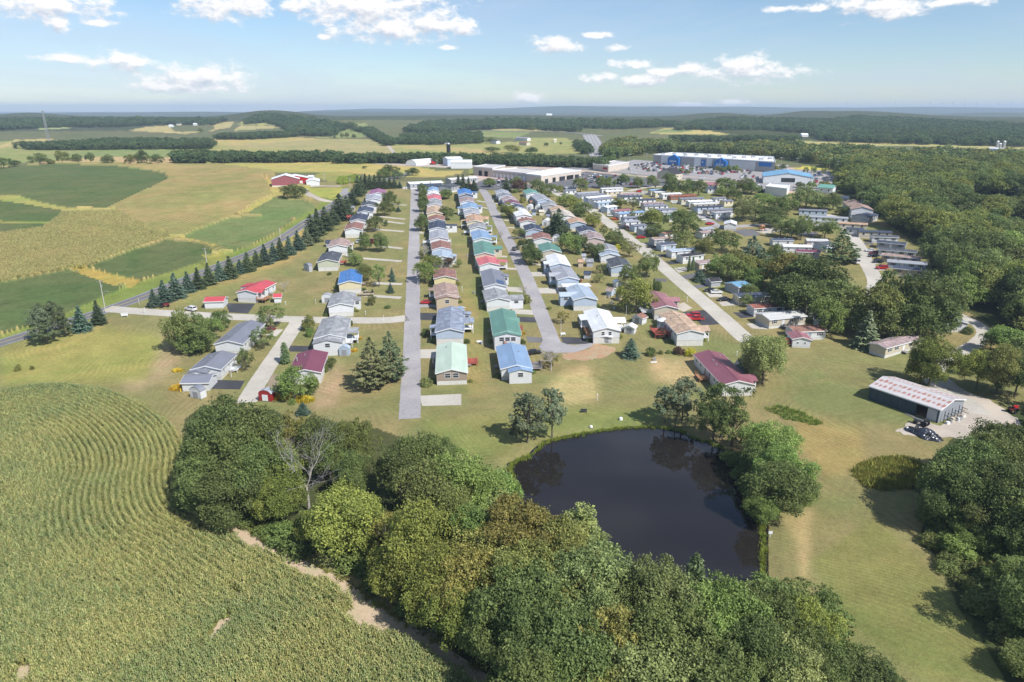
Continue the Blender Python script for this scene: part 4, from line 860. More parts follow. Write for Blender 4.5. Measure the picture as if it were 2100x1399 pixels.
# ------------------------------------------------------------------ homes, sheds, garages
RC = {}
def roofc(k):
    if k in RC: return RC[k]
    T = {'red': ('m', (205, 62, 70)), 'grey': ('m', (132, 134, 146)), 'lgrey': ('m', (168, 170, 178)), 'maroon': ('m', (118, 42, 66)), 'maroon2': ('m', (132, 62, 78)), 'sgrey': ('s', (150, 152, 156)), 'blue': ('m', (52, 116, 196)), 'dgrey': ('s', (86, 90, 98)), 'pink': ('s', (168, 146, 140)),
         'brown': ('s', (136, 92, 82)), 'slate': ('s', (72, 80, 98)), 'navy': ('s', (58, 68, 92)), 'mag': ('m', (158, 88, 128)), 'mint': ('m', (200, 218, 200)), 'bluegrey': ('s', (138, 146, 162)), 'tanb': ('s', (160, 132, 120)), 'white': ('m', (236, 238, 240)), 'tan': ('s', (186, 156, 130)),
         'sky': ('m', (130, 164, 204)), 'green': ('m', (84, 138, 120)), 'salmon': ('m', (218, 98, 106)), 'paleblue': ('m', (176, 190, 206)), 'rustroof': ('s', (140, 96, 80)), 'cream': ('m', (222, 208, 190)), 'lilac': ('s', (160, 142, 142)), 'rose': ('m', (158, 96, 104)), 'orange': ('s', (186, 148, 120)), 'offw': ('m', (214, 214, 212)),
         'redbrown': ('s', (142, 76, 58)), 'char': ('s', (62, 62, 68)), 'teal': ('m', (94, 158, 140)), 'skyb': ('m', (104, 164, 204))}
    typ, c = T[k]; c = tuple(v * .82 + 185 * .18 for v in c) if max(c) - min(c) > 30 else c; f = roof_metal if typ == 'm' else roof_shingle; c = srgb(*c); RC[k] = f('roof_' + k, tuple(min(.84, x * .97) for x in c[:3]) + (1,)); return RC[k]
WC = {}
def wallc(k):
    if k in WC: return WC[k]
    T = {'white': (226, 228, 230), 'cream': (222, 212, 178), 'tan': (204, 186, 158), 'blue': (186, 200, 218), 'grey': (176, 178, 184), 'beige': (208, 198, 178), 'sage': (196, 200, 178), 'dgreen': (60, 78, 88), 'yell': (228, 214, 164), 'lilac': (206, 188, 184), 'red': (170, 40, 38), 'redb': (150, 90, 96), 'dark': (80, 84, 88), 'brown': (150, 110, 84), 'stone': (172, 156, 142)}
    c = srgb(*T[k]); WC[k] = siding('siding_' + k, tuple(x * .92 for x in c[:3]) + (1,)); return WC[k]
def win_mesh(w, h, sh=False, key=None):
    key = ('win', w, h, sh)
    if key in _M: return _M[key]
    mb = MB(); t = .09; d = .07      # frame, facing -y
    mb.box(-w / 2 - t, w / 2 + t, -d, 0.0, -t, 0); mb.box(-w / 2 - t, w / 2 + t, -d, 0, h, h + t); mb.box(-w / 2 - t, -w / 2, -d, 0, 0, h); mb.box(w / 2, w / 2 + t, -d, 0, 0, h); mb.box(-w / 2, w / 2, -d + .015, -.01, h / 2 - .03, h / 2 + .03)
    if sh:
        for s in (-1, 1): mb.box(s * (w / 2 + t + .2) - .17, s * (w / 2 + t + .2) + .17, -.05, 0, -.05, h + .05, 1)
    f = mb.mesh('window'); p = MB(); p.box(-w / 2, w / 2, -.03, 0, 0, h); g = p.mesh('pane'); _M[key] = (f, g); return _M[key]
def add_window(par, x, y, z, rz, w=.9, h=1.1, sh=False, far=False):
    f, g = win_mesh(w, h, sh)
    if far:
        k = ('farwin', w, h)
        if k not in _M:
            mb = MB(); mb.box(-w / 2 - .1, w / 2 + .1, -.05, 0, -.1, h + .1, 0); mb.box(-w / 2, w / 2, -.08, -.052, 0, h, 1); _M[k] = mb.mesh('window')
        o = obj('window', _M[k], [WHITE, GLASS], par, (x, y, z), rz); return o
    o = obj('window', f, [WHITE, SHUTTER] if sh else WHITE, par, (x, y, z), rz); p = obj('pane', g, GLASS, o); return o
def gable_prof(w, e, r): return [(-w / 2, 0), (w / 2, 0), (w / 2, e), (0, r), (-w / 2, e)]
def roof_mesh(w, L0, L1, e, r, ov=.32, th=.14, eo=.35, gam=False, trim=True, arch=False):
    mb = MB()
    y0, y1 = L0 - eo, L1 + eo
    if arch or gam:
        if arch: pts = [(w / 2 * math.cos(a), e + (r - e) * math.sin(a)) for a in np.linspace(0, math.pi, 10)]
        else: pts = [(w / 2 + .08, e), (w / 2 * .68, e + (r - e) * .68), (0, r), (-w / 2 * .68, e + (r - e) * .68), (-w / 2 - .08, e)]
        for a, b in zip(pts, pts[1:]):
            mb.hexa([(b[0], y0, b[1]), (a[0], y0, a[1]), (a[0], y1, a[1]), (b[0], y1, b[1]), (b[0], y0, b[1] + .08), (a[0], y0, a[1] + .08), (a[0], y1, a[1] + .08), (b[0], y1, b[1] + .08)])
        return mb.mesh('roof')
    sl = (r - e) / (w / 2)
    for s in (-1, 1):
        xo = s * (w / 2 + ov); zo = e - sl * ov
        a = [(0, y0, r), (xo, y0, zo), (xo, y1, zo), (0, y1, r)]
        if s < 0: a = [a[1], a[0], a[3], a[2]]
        mb.hexa(a + [(p[0], p[1], p[2] + th) for p in a])
    mb.hexa([(-.16, y0 - .01, r + th - .03), (.16, y0 - .01, r + th - .03), (.16, y1 + .01, r + th - .03), (-.16, y1 + .01, r + th - .03), (-.1, y0 - .01, r + th + .05), (.1, y0 - .01, r + th + .05), (.1, y1 + .01, r + th + .05), (-.1, y1 + .01, r + th + .05)])
    return mb.mesh('roof')
def fascia_mesh(w, L0, L1, e, r, ov=.32, th=.14, eo=.35):
    mb = MB(); y0, y1 = L0 - eo, L1 + eo; sl = (r - e) / (w / 2); k = .16
    for s in (-1, 1):
        xo = s * (w / 2 + ov + .02); zo = e - sl * ov
        mb.box(min(xo, xo + s * .05), max(xo, xo + s * .05), y0, y1, zo - k, zo + th - .02)
        for yy in (y0 - .06, y1 + .01):
            p = [(0, yy, r - k), (xo, yy, zo - k), (xo, yy + .05, zo - k), (0, yy + .05, r - k)]
            if s < 0: p = [p[1], p[0], p[3], p[2]]
            mb.hexa(p + [(q[0], q[1], q[2] + k + th - .03) for q in p])
    return mb.mesh('fascia')
def building(name, label, cat, near, far, w, roof, wall, group=None, wh=2.35, pitch=.26, sk=.55, windows='lr', gw=0, big=True, extras=(), gam=False, arch=False, ridge_h=None, wsize=(.9, 1.1), sh=False, doors=(), solar=False, garage=0, length=None):
    """near, far: pixels of the two ends of the ridge; w: width in metres. The floor is level with the higher ground."""
    rise = pitch * w / 2 if not arch else w * .3
    hr = sk + wh + rise; z0 = float(G(*near).z)
    for _ in range(6):
        A = atz(near[0], near[1], z0 + hr); B = atz(far[0], far[1], z0 + hr); z0 = max(h1(A.x, A.y), h1(B.x, B.y))
    c = (A + B) / 2; d = B - A; L_ = d.length; 
    if length: L_ = length
    rz = math.atan2(d.y, d.x) - math.pi / 2; lo = min(h1(A.x, A.y), h1(B.x, B.y))
    e = empty(name, (c.x, c.y, z0), rz, label, cat, group)
    fw = sk; ez = sk + wh; rr = sk + wh + rise; h = L_ / 2; drop = z0 - lo + .4
    hw = h - .35
    mb = MB(); 
    if gam: prof = [(-w / 2, sk), (w / 2, sk), (w / 2, ez), (w / 2 * .66, ez + rise * .66), (0, rr - .02), (-w / 2 * .66, ez + rise * .66), (-w / 2, ez)]
    elif arch: prof = [(w / 2 * math.cos(a), ez + rise * math.sin(a)) for a in np.linspace(0, math.pi, 10)] + [(-w / 2, sk), (w / 2, sk)]
    else: prof = [(-w / 2, sk), (w / 2, sk), (w / 2, ez), (0, rr - .01), (-w / 2, ez)]
    mb.prism(prof, -hw, hw); obj('wall', mb.mesh('wall'), wallc(wall), e)
    mb = MB(); mb.box(-w / 2 + .06, w / 2 - .06, -hw + .06, hw - .06, -drop, sk - .002); obj('skirting', mb.mesh('skirting'), BLOCKS if wall != 'red' else GREYW, e)
    rf = obj('roof', roof_mesh(w, -hw, hw, ez, rr, gam=gam, arch=arch, eo=.35 if not (gam or arch) else .08), roofc(roof), e)
    if big and not gam and not arch:
        obj('fascia', fascia_mesh(w, -hw, hw, ez, rr), WHITE, e)
        rg = random.Random(int(near[0] * 7 + near[1]))
        if w > 3.5 and cat == 'mobile home':
            for k in range(rg.randint(1, 3)):
                sx = rg.choice((-1, 1)) * rg.uniform(.1, .28) * w; yy = rg.uniform(-.8, .8) * hw; zz = rr - abs(sx) * pitch + .1
                v = MB(); v.box(-.14, .14, -.14, .14, -.05, .38); v.box(-.2, .2, -.2, .2, .38, .45); obj('roof_vent', v.mesh('roof_vent'), METAL, rf, (sx, yy, zz))
    W_, H_ = wsize; far_ = not big; zs = sk + .85
    for side in windows:
        sgn = 1 if side == 'r' else -1
        if side not in 'lr': continue
        n = max(2, int(L_ / 3.6)); 
        for k in range(n):
            yy = (-.5 + (k + .5) / n) * 2 * hw * .96
            if k == n // 2 and cat == 'mobile home' and big:
                m = MB(); m.box(-.45, .45, -.05, 0, 0, 2.0); o = obj('door', m.mesh('door'), WHITE if wall != 'white' else pm('door_paint', (.3, .32, .36, 1), rough=.5), e, (sgn * w / 2, yy, sk + .04), R(90) * sgn)
                m = MB(); m.box(-.7, .7, -1.1, -.02, -sk, -.12); m.box(-.7, .7, -1.5, -1.1, -sk, -.34); obj('step', m.mesh('step'), GREYW, e, (sgn * w / 2, yy, sk), R(90) * sgn)
                continue
            add_window(e, sgn * w / 2, yy, zs, R(90) * sgn, W_, H_, sh, far_)
    for k in range(gw): add_window(e, (k - (gw - 1) / 2) * (2.2 if gw > 1 else 0) + (0 if gw > 1 else w * .22), -hw, zs, 0, W_, H_, sh, far_)
    for k in range(garage):
        m = MB(); m.box(-1.25, 1.25, -.06, 0, 0, 2.1); 
        for q in range(3): m.box(-1.22, 1.22, -.075, -.06, .5 + q * .52, .53 + q * .52, 1)
        obj('garage_door', m.mesh('garage_door'), [WHITE, SHUTTER], e, ((k - (garage - 1) / 2) * 3.2, -hw, sk + .03), 0)
    if solar:
        for k in range(3):
            m = MB(); m.box(-1.4, 1.4, -.8, .8, 0, .06); o = obj('solar_panel', m.mesh('solar_panel'), pm('solar_cells', (.02, .04, .12, 1), (.03, .06, .16, 1), 2, rough=.15, spec=.8), e, (w * .26, -hw + 2.0 + k * 1.8, rr - w * .26 * pitch + .24)); o.rotation_euler = (0, math.atan(pitch), 0)
    for x in extras: EXTRA[x[0]](e, w, hw, sk, ez, rr, drop, roof, wall, *x[1:])
    return e
def ex_wing(e, w, hw, sk, ez, rr, drop, roof, wall, side, y, ww, dep, open_=False):
    """a lower side wing or porch: side 'l'/'r', y along the home (-1 near .. 1 far), ww along the home, dep outward"""
    s = 1 if side == 'r' else -1; y *= hw; x0 = s * w / 2; x1 = s * (w / 2 + dep); zt = ez - .12; mb = MB()
    lo_, hi_ = min(x0, x1), max(x0, x1)
    if open_:
        for xx in (x1 - s * .15,):
            for yy in (y - ww / 2 + .12, y, y + ww / 2 - .12): mb.box(xx - .07, xx + .07, yy - .07, yy + .07, 0 - drop * .6, zt - .05)
        mb.box(lo_, hi_, y - ww / 2, y + ww / 2, sk - .18, sk); mb.box(x1 - .05, x1 + .05, y - ww / 2, y + ww / 2, sk + .85, sk + .95)
        obj('porch', mb.mesh('porch'), WHITE, e)
    else:
        mb.box(lo_ + .02, hi_, y - ww / 2, y + ww / 2, -drop * .6, zt - .02); p = obj('wing', mb.mesh('wing'), wallc(wall), e)
        add_window(e, (x0 + x1) / 2, y - ww / 2, sk + .85, 0, 1.3, 1.1)
    rp = pm_roof_flat(lo_ - (.25 if s < 0 else -.0), hi_ + (.25 if s > 0 else 0), y - ww / 2 - .25, y + ww / 2 + .25, zt + .35, zt, s); obj('wing_roof', rp, roofc(roof), e)
def pm_roof_flat(x0, x1, y0, y1, zin, zout, s):
    mb = MB(); za, zb = (zin, zout) if s > 0 else (zout, zin)
    mb.hexa([(x0, y0, za), (x1, y0, zb), (x1, y1, zb), (x0, y1, za), (x0, y0, za + .12), (x1, y0, zb + .12), (x1, y1, zb + .12), (x0, y1, za + .12)]); return mb.mesh('wing_roof')
def ex_cross(e, w, hw, sk, ez, rr, drop, roof, wall, side, y, ww, dep, open_=False, low=.25):
    """a cross-gabled wing whose ridge runs outward"""
    s = 1 if side == 'r' else -1; y *= hw; r2 = rr - low; e2 = ez - low * .3; mb = MB(); x0, x1 = s * w * .1, s * (w / 2 + dep)
    prof = [(-ww / 2, -drop * .5), (ww / 2, -drop * .5), (ww / 2, e2), (0, r2 - .02), (-ww / 2, e2)]
    if open_:
        for yy in (-ww / 2 + .15, ww / 2 - .15): mb.box(yy - .08, yy + .08, s * (w / 2) + s * dep - .2 if s < 0 else w / 2 + dep - .2, (s * (w / 2) + s * dep if s < 0 else w / 2 + dep), -drop * .5, e2)
    else: mb.prism(prof, min(s * w * .48, x1), max(s * w * .48, x1))
    mb.v = [(b, a, c) if False else (b, -a, c) for a, b, c in mb.v] if False else [(b, a + y, c) for a, b, c in mb.v]; mb.f = [tuple(reversed(f)) for f in mb.f]
    p = obj('wing' if not open_ else 'porch_posts', mb.mesh('wing'), wallc(wall) if not open_ else WHITE, e)
    if open_:
        d = MB(); d.box(min(s * w / 2, x1), max(s * w / 2, x1), y - ww / 2, y + ww / 2, sk - .2, sk); d.box(x1 - .04, x1 + .04, y - ww / 2, y + ww / 2, sk + .8, sk + .9); obj('porch_floor', d.mesh('porch_floor'), WHITE, e)
    else: add_window(e, s * (w / 2 + dep * .5), y - ww / 2, sk + .85, 0, 1.5, 1.0)
    m2 = MB(); sl = (r2 - e2) / (ww / 2); xa, xb = min(x0, x1 + s * .3), max(x0, x1 + s * .3)
    for q in (-1, 1):
        yo = q * (ww / 2 + .28); zo = e2 - sl * .28
        p = [(xa, y, r2), (xa, y + yo, zo), (xb, y + yo, zo), (xb, y, r2)]
        if q > 0: p = [p[1], p[0], p[3], p[2]]
        m2.hexa(p + [(a, b, c + .13) for a, b, c in p])
    obj('wing_roof', m2.mesh('wing_roof'), roofc(roof), e)
def ex_front(e, w, hw, sk, ez, rr, drop, roof, wall, ww, L, xo=0.0, low=.35, glass=True, gl=1):
    """a narrower gabled room on the near end"""
    mb = MB(); r2 = rr - low; e2 = r2 - .24 * ww / 2; prof = [(-ww / 2 + xo, -drop), (ww / 2 + xo, -drop), (ww / 2 + xo, e2), (xo, r2 - .01), (-ww / 2 + xo, e2)]; mb.prism(prof, -hw - L, -hw)
    obj('front_room', mb.mesh('front_room'), wallc(wall), e)
    o = obj('front_roof', roof_mesh(ww, -hw - L, -hw - .3, e2, r2, eo=.3), roofc(roof), e, (xo, 0, 0))
    if glass:
        for k in range(gl): add_window(e, xo + (k - (gl - 1) / 2) * 1.8, -hw - L, sk + .75, 0, 1.4, 1.2)
def ex_deck(e, w, hw, sk, ez, rr, drop, roof, wall, side, y, ww, dep, mat='wood'):
    s = 1 if side == 'r' else -1; y *= hw; m_ = {'wood': WOOD, 'red': REDW, 'grey': GREYW, 'white': WHITE}[mat]; x0, x1 = s * (w / 2 + .02), s * (w / 2 + dep); a, b = min(x0, x1), max(x0, x1)
    if side == 'f': a, b = -ww / 2, ww / 2; ya, yb = -hw - dep, -hw - .02
    else: ya, yb = y - ww / 2, y + ww / 2
    root = obj('deck', _deck_frame(a, b, ya, yb, sk, drop), m_, e)
    n = int((yb - ya) / .3); pl = _M.get(('plank', round(b - a, 1)))
    if pl is None: q = MB(); q.box(0, b - a, 0, .27, 0, .04); pl = _M[('plank', round(b - a, 1))] = q.mesh('plank')
    for k in range(n): obj('plank', pl, m_, root, (a, ya + k * .3, sk - .05))
def _deck_frame(a, b, ya, yb, sk, drop):
    mb = MB(); z = sk - .06
    mb.box(a, b, ya, yb, z - .18, z)
    xs = [a + .06, b - .06]; ys = [ya + .06, yb - .06]
    for x in xs:
        for y in ys: mb.box(x - .06, x + .06, y - .06, y + .06, -drop, sk + 1.0)
    for zz in (sk + .92, sk + .5):
        mb.box(a, b, ya, ya + .05, zz, zz + .07); mb.box(xs[1] - .02, xs[1] + .05, ya, yb, zz, zz + .07); mb.box(xs[0] - .02, xs[0] + .05, ya, yb, zz, zz + .07)
    k = a + .3
    while k < b: mb.box(k - .02, k + .02, ya, ya + .04, sk, sk + .92); k += .35
    return mb.mesh('deck')
def ex_chimney(e, w, hw, sk, ez, rr, drop, roof, wall, x, y):
    mb = MB(); mb.tube([(0, 0, -.3), (0, 0, 1.1)], [.16, .16], 8); mb.tube([(0, 0, 1.1), (0, 0, 1.3)], [.26, .2], 8); obj('chimney', mb.mesh('chimney'), METAL, e, (x * w / 2, y * hw, rr - abs(x) * w / 2 * .26))
def ex_canopy(e, w, hw, sk, ez, rr, drop, roof, wall, y, ww, dep):
    mb = MB(); mb.box(-ww / 2, ww / 2, y * hw, y * hw + dep, ez + .3, ez + .42)
    for x in (-ww / 2 + .2, ww / 2 - .2): mb.box(x - .06, x + .06, y * hw + dep - .3, y * hw + dep - .18, -drop, ez + .3)
    obj('carport', mb.mesh('carport'), WHITE, e)
EXTRA = {'wing': ex_wing, 'cross': ex_cross, 'front': ex_front, 'deck': ex_deck, 'chimney': ex_chimney, 'canopy': ex_canopy}

RD = {'red': 'bright red metal', 'grey': 'grey metal', 'lgrey': 'light grey metal', 'maroon': 'maroon metal', 'maroon2': 'dark maroon metal', 'sgrey': 'mottled grey shingle', 'blue': 'vivid blue', 'dgrey': 'dark grey shingle', 'pink': 'pinkish shingle', 'brown': 'brown shingle', 'slate': 'slate coloured', 'navy': 'navy shingle',
      'mag': 'magenta', 'mint': 'pale mint green', 'bluegrey': 'mottled blue grey', 'tanb': 'dusty brown', 'white': 'white', 'tan': 'tan shingle', 'sky': 'sky blue metal', 'green': 'green metal', 'salmon': 'salmon red metal', 'paleblue': 'pale blue metal', 'rustroof': 'rusty brown', 'cream': 'cream', 'lilac': 'lilac brown', 'rose': 'faded rose metal', 'orange': 'orange tan shingle', 'offw': 'off-white', 'redbrown': 'red brown', 'char': 'charcoal', 'teal': 'teal green', 'skyb': 'bright sky blue'}
WD = {'white': 'white', 'cream': 'cream', 'tan': 'tan', 'blue': 'pale blue', 'grey': 'grey', 'beige': 'beige', 'sage': 'sage', 'yell': 'pale yellow', 'lilac': 'pinkish', 'dark': 'dark', 'brown': 'brown'}
HM = []
def row_of_homes(rows, where, end, group, w=8.3, **kw):
    """rows nearest first: (near px, far px, roof, wall, options)"""
    for i, r in enumerate(rows):
        o = dict(kw); o.update(r[4] if len(r) > 4 else {}); ww = o.pop('w', w); nth = NTH[i] if i else 'nearest'
        lb = f"{RD[r[2]]} roofed home, {nth} {'the pond in the row' if i == 0 else 'up the row'} {where}"
        HM.append((r, where, r[2], building('mobile_home', lb, 'mobile home', r[0], r[1], ww, r[2], r[3], group, **o)))
row_of_homes([
 ((698, 622), (705, 597), 'sgrey', 'white', dict(extras=[('wing', 'r', .1, 4, 2.2)])), ((717, 576), (720, 552), 'blue', 'cream', {}), ((671, 532), (681, 515), 'dgrey', 'sage', dict(extras=[('deck', 'r', .2, 4, 2.4, 'red')])), ((692, 502), (698, 488), 'pink', 'white', dict(extras=[('wing', 'r', .0, 3, 2, True)])),
 ((724, 467), (729, 455), 'brown', 'white', {}), ((734, 449), (740, 437.5), 'slate', 'white', {}), ((748, 432), (751, 421.5), 'navy', 'white', dict(gw=1)), ((756, 419), (758, 409.5), 'dgrey', 'white', {}), ((765, 406.5), (766, 394), 'lgrey', 'white', {}), ((774, 395), (775, 386.5), 'mag', 'white', dict(w=10))],
 'left of the straight street', 'pond end', 'homes in the row left of the straight street')
row_of_homes([
 ((926, 757.6), (926, 701), 'mint', 'stone', dict(w=8.3, gw=2, wsize=(1.5, 1.3), extras=[('deck', 'r', .35, 4.5, 3.4, 'red'), ('deck', 'l', .3, 6, 1.4, 'grey')])),
 ((922, 674), (925, 628), 'bluegrey', 'blue', dict(w=8.6, extras=[('cross', 'r', -.05, 4.2, 3.2, True), ('wing', 'l', -.55, 3.2, 2.0, True), ('wing', 'r', .62, 3.0, 2.4)])),
 ((916, 603), (912, 579), 'tanb', 'tan', dict(w=8.2, gw=1, extras=[('front', 7.6, 3.2, 0, .15, True, 1), ('wing', 'l', .35, 3, 2.0, True)])), ((912, 566), (912, 549), 'brown', 'yell', dict()), ((907, 525), (906, 511), 'paleblue', 'white', dict(extras=[('wing', 'r', -.2, 4, 2.0)])), ((905, 507), (903, 493), 'brown', 'white', {}),
 ((900, 486), (899, 468.5), 'lgrey', 'white', dict(w=8.6, extras=[('deck', 'l', -.4, 4, 3.4, 'white'), ('deck', 'r', -.3, 3, 1.6, 'white')])), ((897, 466), (896, 451), 'slate', 'white', dict(extras=[('wing', 'r', .1, 3.6, 6.0)])), ((895, 448.5), (895, 438), 'brown', 'white', dict()),
 ((891.4, 434.5), (891, 420.5), 'tan', 'cream', {}), ((890.6, 417.5), (890, 408), 'sgrey', 'white', {}), ((890, 406.5), (890, 397.6), 'salmon', 'white', {}), ((888.5, 396), (888, 390), 'white', 'white', {}), ((887.5, 389), (887, 382.5), 'sky', 'white', dict(w=7))],
 'right of the straight street', 'pond end', 'homes in the row right of the straight street')
row_of_homes([
 ((1059.5, 748.6), (1047, 703), 'sky', 'white', dict(w=8.4, extras=[('front', 6.2, 2.6, .9, .45, True, 1), ('deck', 'r', -.1, 5.5, 3.8, 'grey')])),
 ((1040, 679), (1029.5, 632.6), 'green', 'white', dict(w=8.4, extras=[('cross', 'r', .15, 3.2, .6, True), ('deck', 'r', .1, 3, 1.8, 'red'), ('front', 8.0, 2.0, 0, .12, True, 3)])), ((1022, 611), (1013, 588.6), 'sgrey', 'white', dict(extras=[('cross', 'r', -.5, 5.5, 5.0)])), ((1016, 582), (1007, 551), 'grey', 'white', dict(solar=True, extras=[('wing', 'r', .4, 4, 2.2)])),
 ((1004, 539), (995, 522), 'salmon', 'white', dict(extras=[('wing', 'r', -.1, 4, 4.2, True)])), ((994, 518), (989, 493.5), 'green', 'beige', dict(extras=[('cross', 'r', .1, 5.0, 4.2)])), ((989, 487), (983, 471), 'sky', 'white', dict(extras=[('wing', 'r', -.3, 4, 3.4, True)])), ((980, 464.6), (978, 454.6), 'sgrey', 'white', dict(extras=[('wing', 'r', 0, 4, 3.4, True), ('deck', 'l', -.4, 4, 3, 'white')])),
 ((974, 452), (972, 438.5), 'orange', 'cream', dict(extras=[('cross', 'r', .2, 4, 3.4, True), ('wing', 'l', -.4, 3, 3, True)])), ((968, 435.4), (966, 426.6), 'lgrey', 'white', {}), ((965, 424.8), (962, 414), 'sky', 'white', dict(extras=[('wing', 'r', 0, 4, 3), ('wing', 'l', -.4, 4, 3)])), ((958, 411.5), (956, 403), 'lilac', 'white', {}), ((956, 402), (955, 396), 'slate', 'white', {}), ((954, 395.6), (951, 386), 'blue', 'white', dict(extras=[('wing', 'r', 0, 4, 4)]))],
 'left of the middle street', 'pond end', 'homes in the row left of the middle street')
row_of_homes([
 ((1245, 672), (1223, 632), 'white', 'white', dict(w=8.4, gw=2, extras=[('cross', 'r', .05, 5.0, 3.4, True), ('wing', 'l', .35, 6, 2.4, True), ('deck', 'l', -.4, 8, 1.8, 'wood')])), ((1201, 609), (1183, 583), 'paleblue', 'blue', dict(w=8.4, extras=[('cross', 'l', -.15, 4.6, 4.0), ('canopy', .95, 11, 5)])),
 ((1166, 568), (1149, 543.6), 'lgrey', 'blue', dict(extras=[('cross', 'l', -.2, 4, 2.2)])), ((1149, 540), (1138, 519.6), 'white', 'blue', dict(extras=[('wing', 'l', -.4, 5, 2)])), ((1130, 512), (1123, 497), 'green', 'beige', dict(w=9)), ((1113, 487), (1108, 476), 'brown', 'white', dict(extras=[('wing', 'l', .1, 3, 3, True)])), ((1095, 469), (1090, 458.5), 'slate', 'blue', {}),
 ((1083, 451.5), (1078, 445), 'brown', 'white', {}), ((1075, 439.5), (1062, 425.5), 'white', 'white', dict(gw=2)), ((1061, 424.4), (1057.6, 418), 'navy', 'white', {}), ((1053, 415.6), (1046.5, 408), 'maroon', 'white', {}), ((1045.5, 407.4), (1041, 401), 'lilac', 'white', {}), ((1037, 400.6), (1033.5, 394.4), 'grey', 'white', {}), ((1031.6, 394), (1028.4, 388), 'lgrey', 'white', {})],
 'right of the middle street', 'pond end', 'homes in the row right of the middle street')
row_of_homes([
 ((1515.5, 781), (1452, 718.6), 'maroon2', 'white', dict(w=8.2, extras=[('cross', 'r', -.62, 4.5, 1.8, True), ('deck', 'l', .0, 4.2, 2.8, 'wood'), ('canopy', -5, .1, .1)][:2])), ((1418, 677), (1377, 637.5), 'tan', 'white', dict(w=8.6, extras=[('cross', 'r', -.55, 4.4, 2.6, True), ('deck', 'l', -.05, 7, 5.0, 'red')])), ((1368, 627), (1341, 597), 'rose', 'beige', dict(w=8.2, extras=[('cross', 'r', .2, 4, 3), ('deck', 'l', -.3, 6, 3.4, 'white')])),
 ((1275, 543.6), (1264, 527), 'dgrey', 'blue', {}), ((1252, 520), (1247, 514.6), 'paleblue', 'white', {}), ((1248, 511), (1241.6, 499), 'sgrey', 'white', {}), ((1220, 487), (1212, 474), 'lilac', 'lilac', dict(w=9)), ((1206, 472), (1197, 462), 'slate', 'white', {}), ((1186, 454), (1176.6, 444), 'orange', 'blue', {}), ((1163.6, 441), (1152, 429), 'cream', 'white', {}), ((1147, 429), (1139, 420), 'tan', 'beige', {}),
 ((1128, 419), (1121, 409), 'sgrey', 'grey', {}), ((1117, 408), (1100, 395.6), 'lgrey', 'blue', {}), ((1093, 395), (1085.5, 387.5), 'teal', 'white', {})],
 'left of the wide street', 'pond end', 'homes in the row left of the wide street')
# the loose homes on the left
building('mobile_home', 'long low home with bright red metal roof and wooden porch by the spruce row', 'mobile home', (504, 595), (546, 574.5), 7.6, 'red', 'white', extras=[('cross', 'r', -.62, 4.0, 1.6, True), ('deck', 'r', -.72, 5, 3.4, 'wood'), ('wing', 'l', .4, 5, 3)])
building('mobile_home', 'long grey metal roofed home between the big maple and the branch lane', 'mobile home', (467, 699), (516, 657), 8.3, 'grey', 'white')
building('mobile_home', 'grey roofed home with a small blue porch just above the white garage', 'mobile home', (420, 751), (456, 719.5), 8.0, 'grey', 'white', extras=[('front', 5, 2.2, -1.6, .7, True, 2), ('deck', 'r', .2, 3.6, 2.4, 'white')])
building('mobile_home', 'maroon metal roofed home behind the round tree near the red barn shed', 'mobile home', (624, 758), (641, 717), 8.4, 'maroon', 'white', extras=[('chimney', -.8, .1)], w_=0) if False else building('mobile_home', 'maroon metal roofed home behind the round tree near the red barn shed', 'mobile home', (624, 758), (641, 717), 8.4, 'maroon', 'white', extras=[('chimney', -.8, .1)])
building('mobile_home', 'large mottled grey shingled home with a second lower gable in front', 'mobile home', (675, 686), (690, 647), 9.0, 'sgrey', 'white', extras=[('front', 8.4, 4.4, -.2, .5, True, 1), ('cross', 'r', -.35, 4.2, 3.6, True), ('deck', 'r', -.7, 3, 2, 'white')])
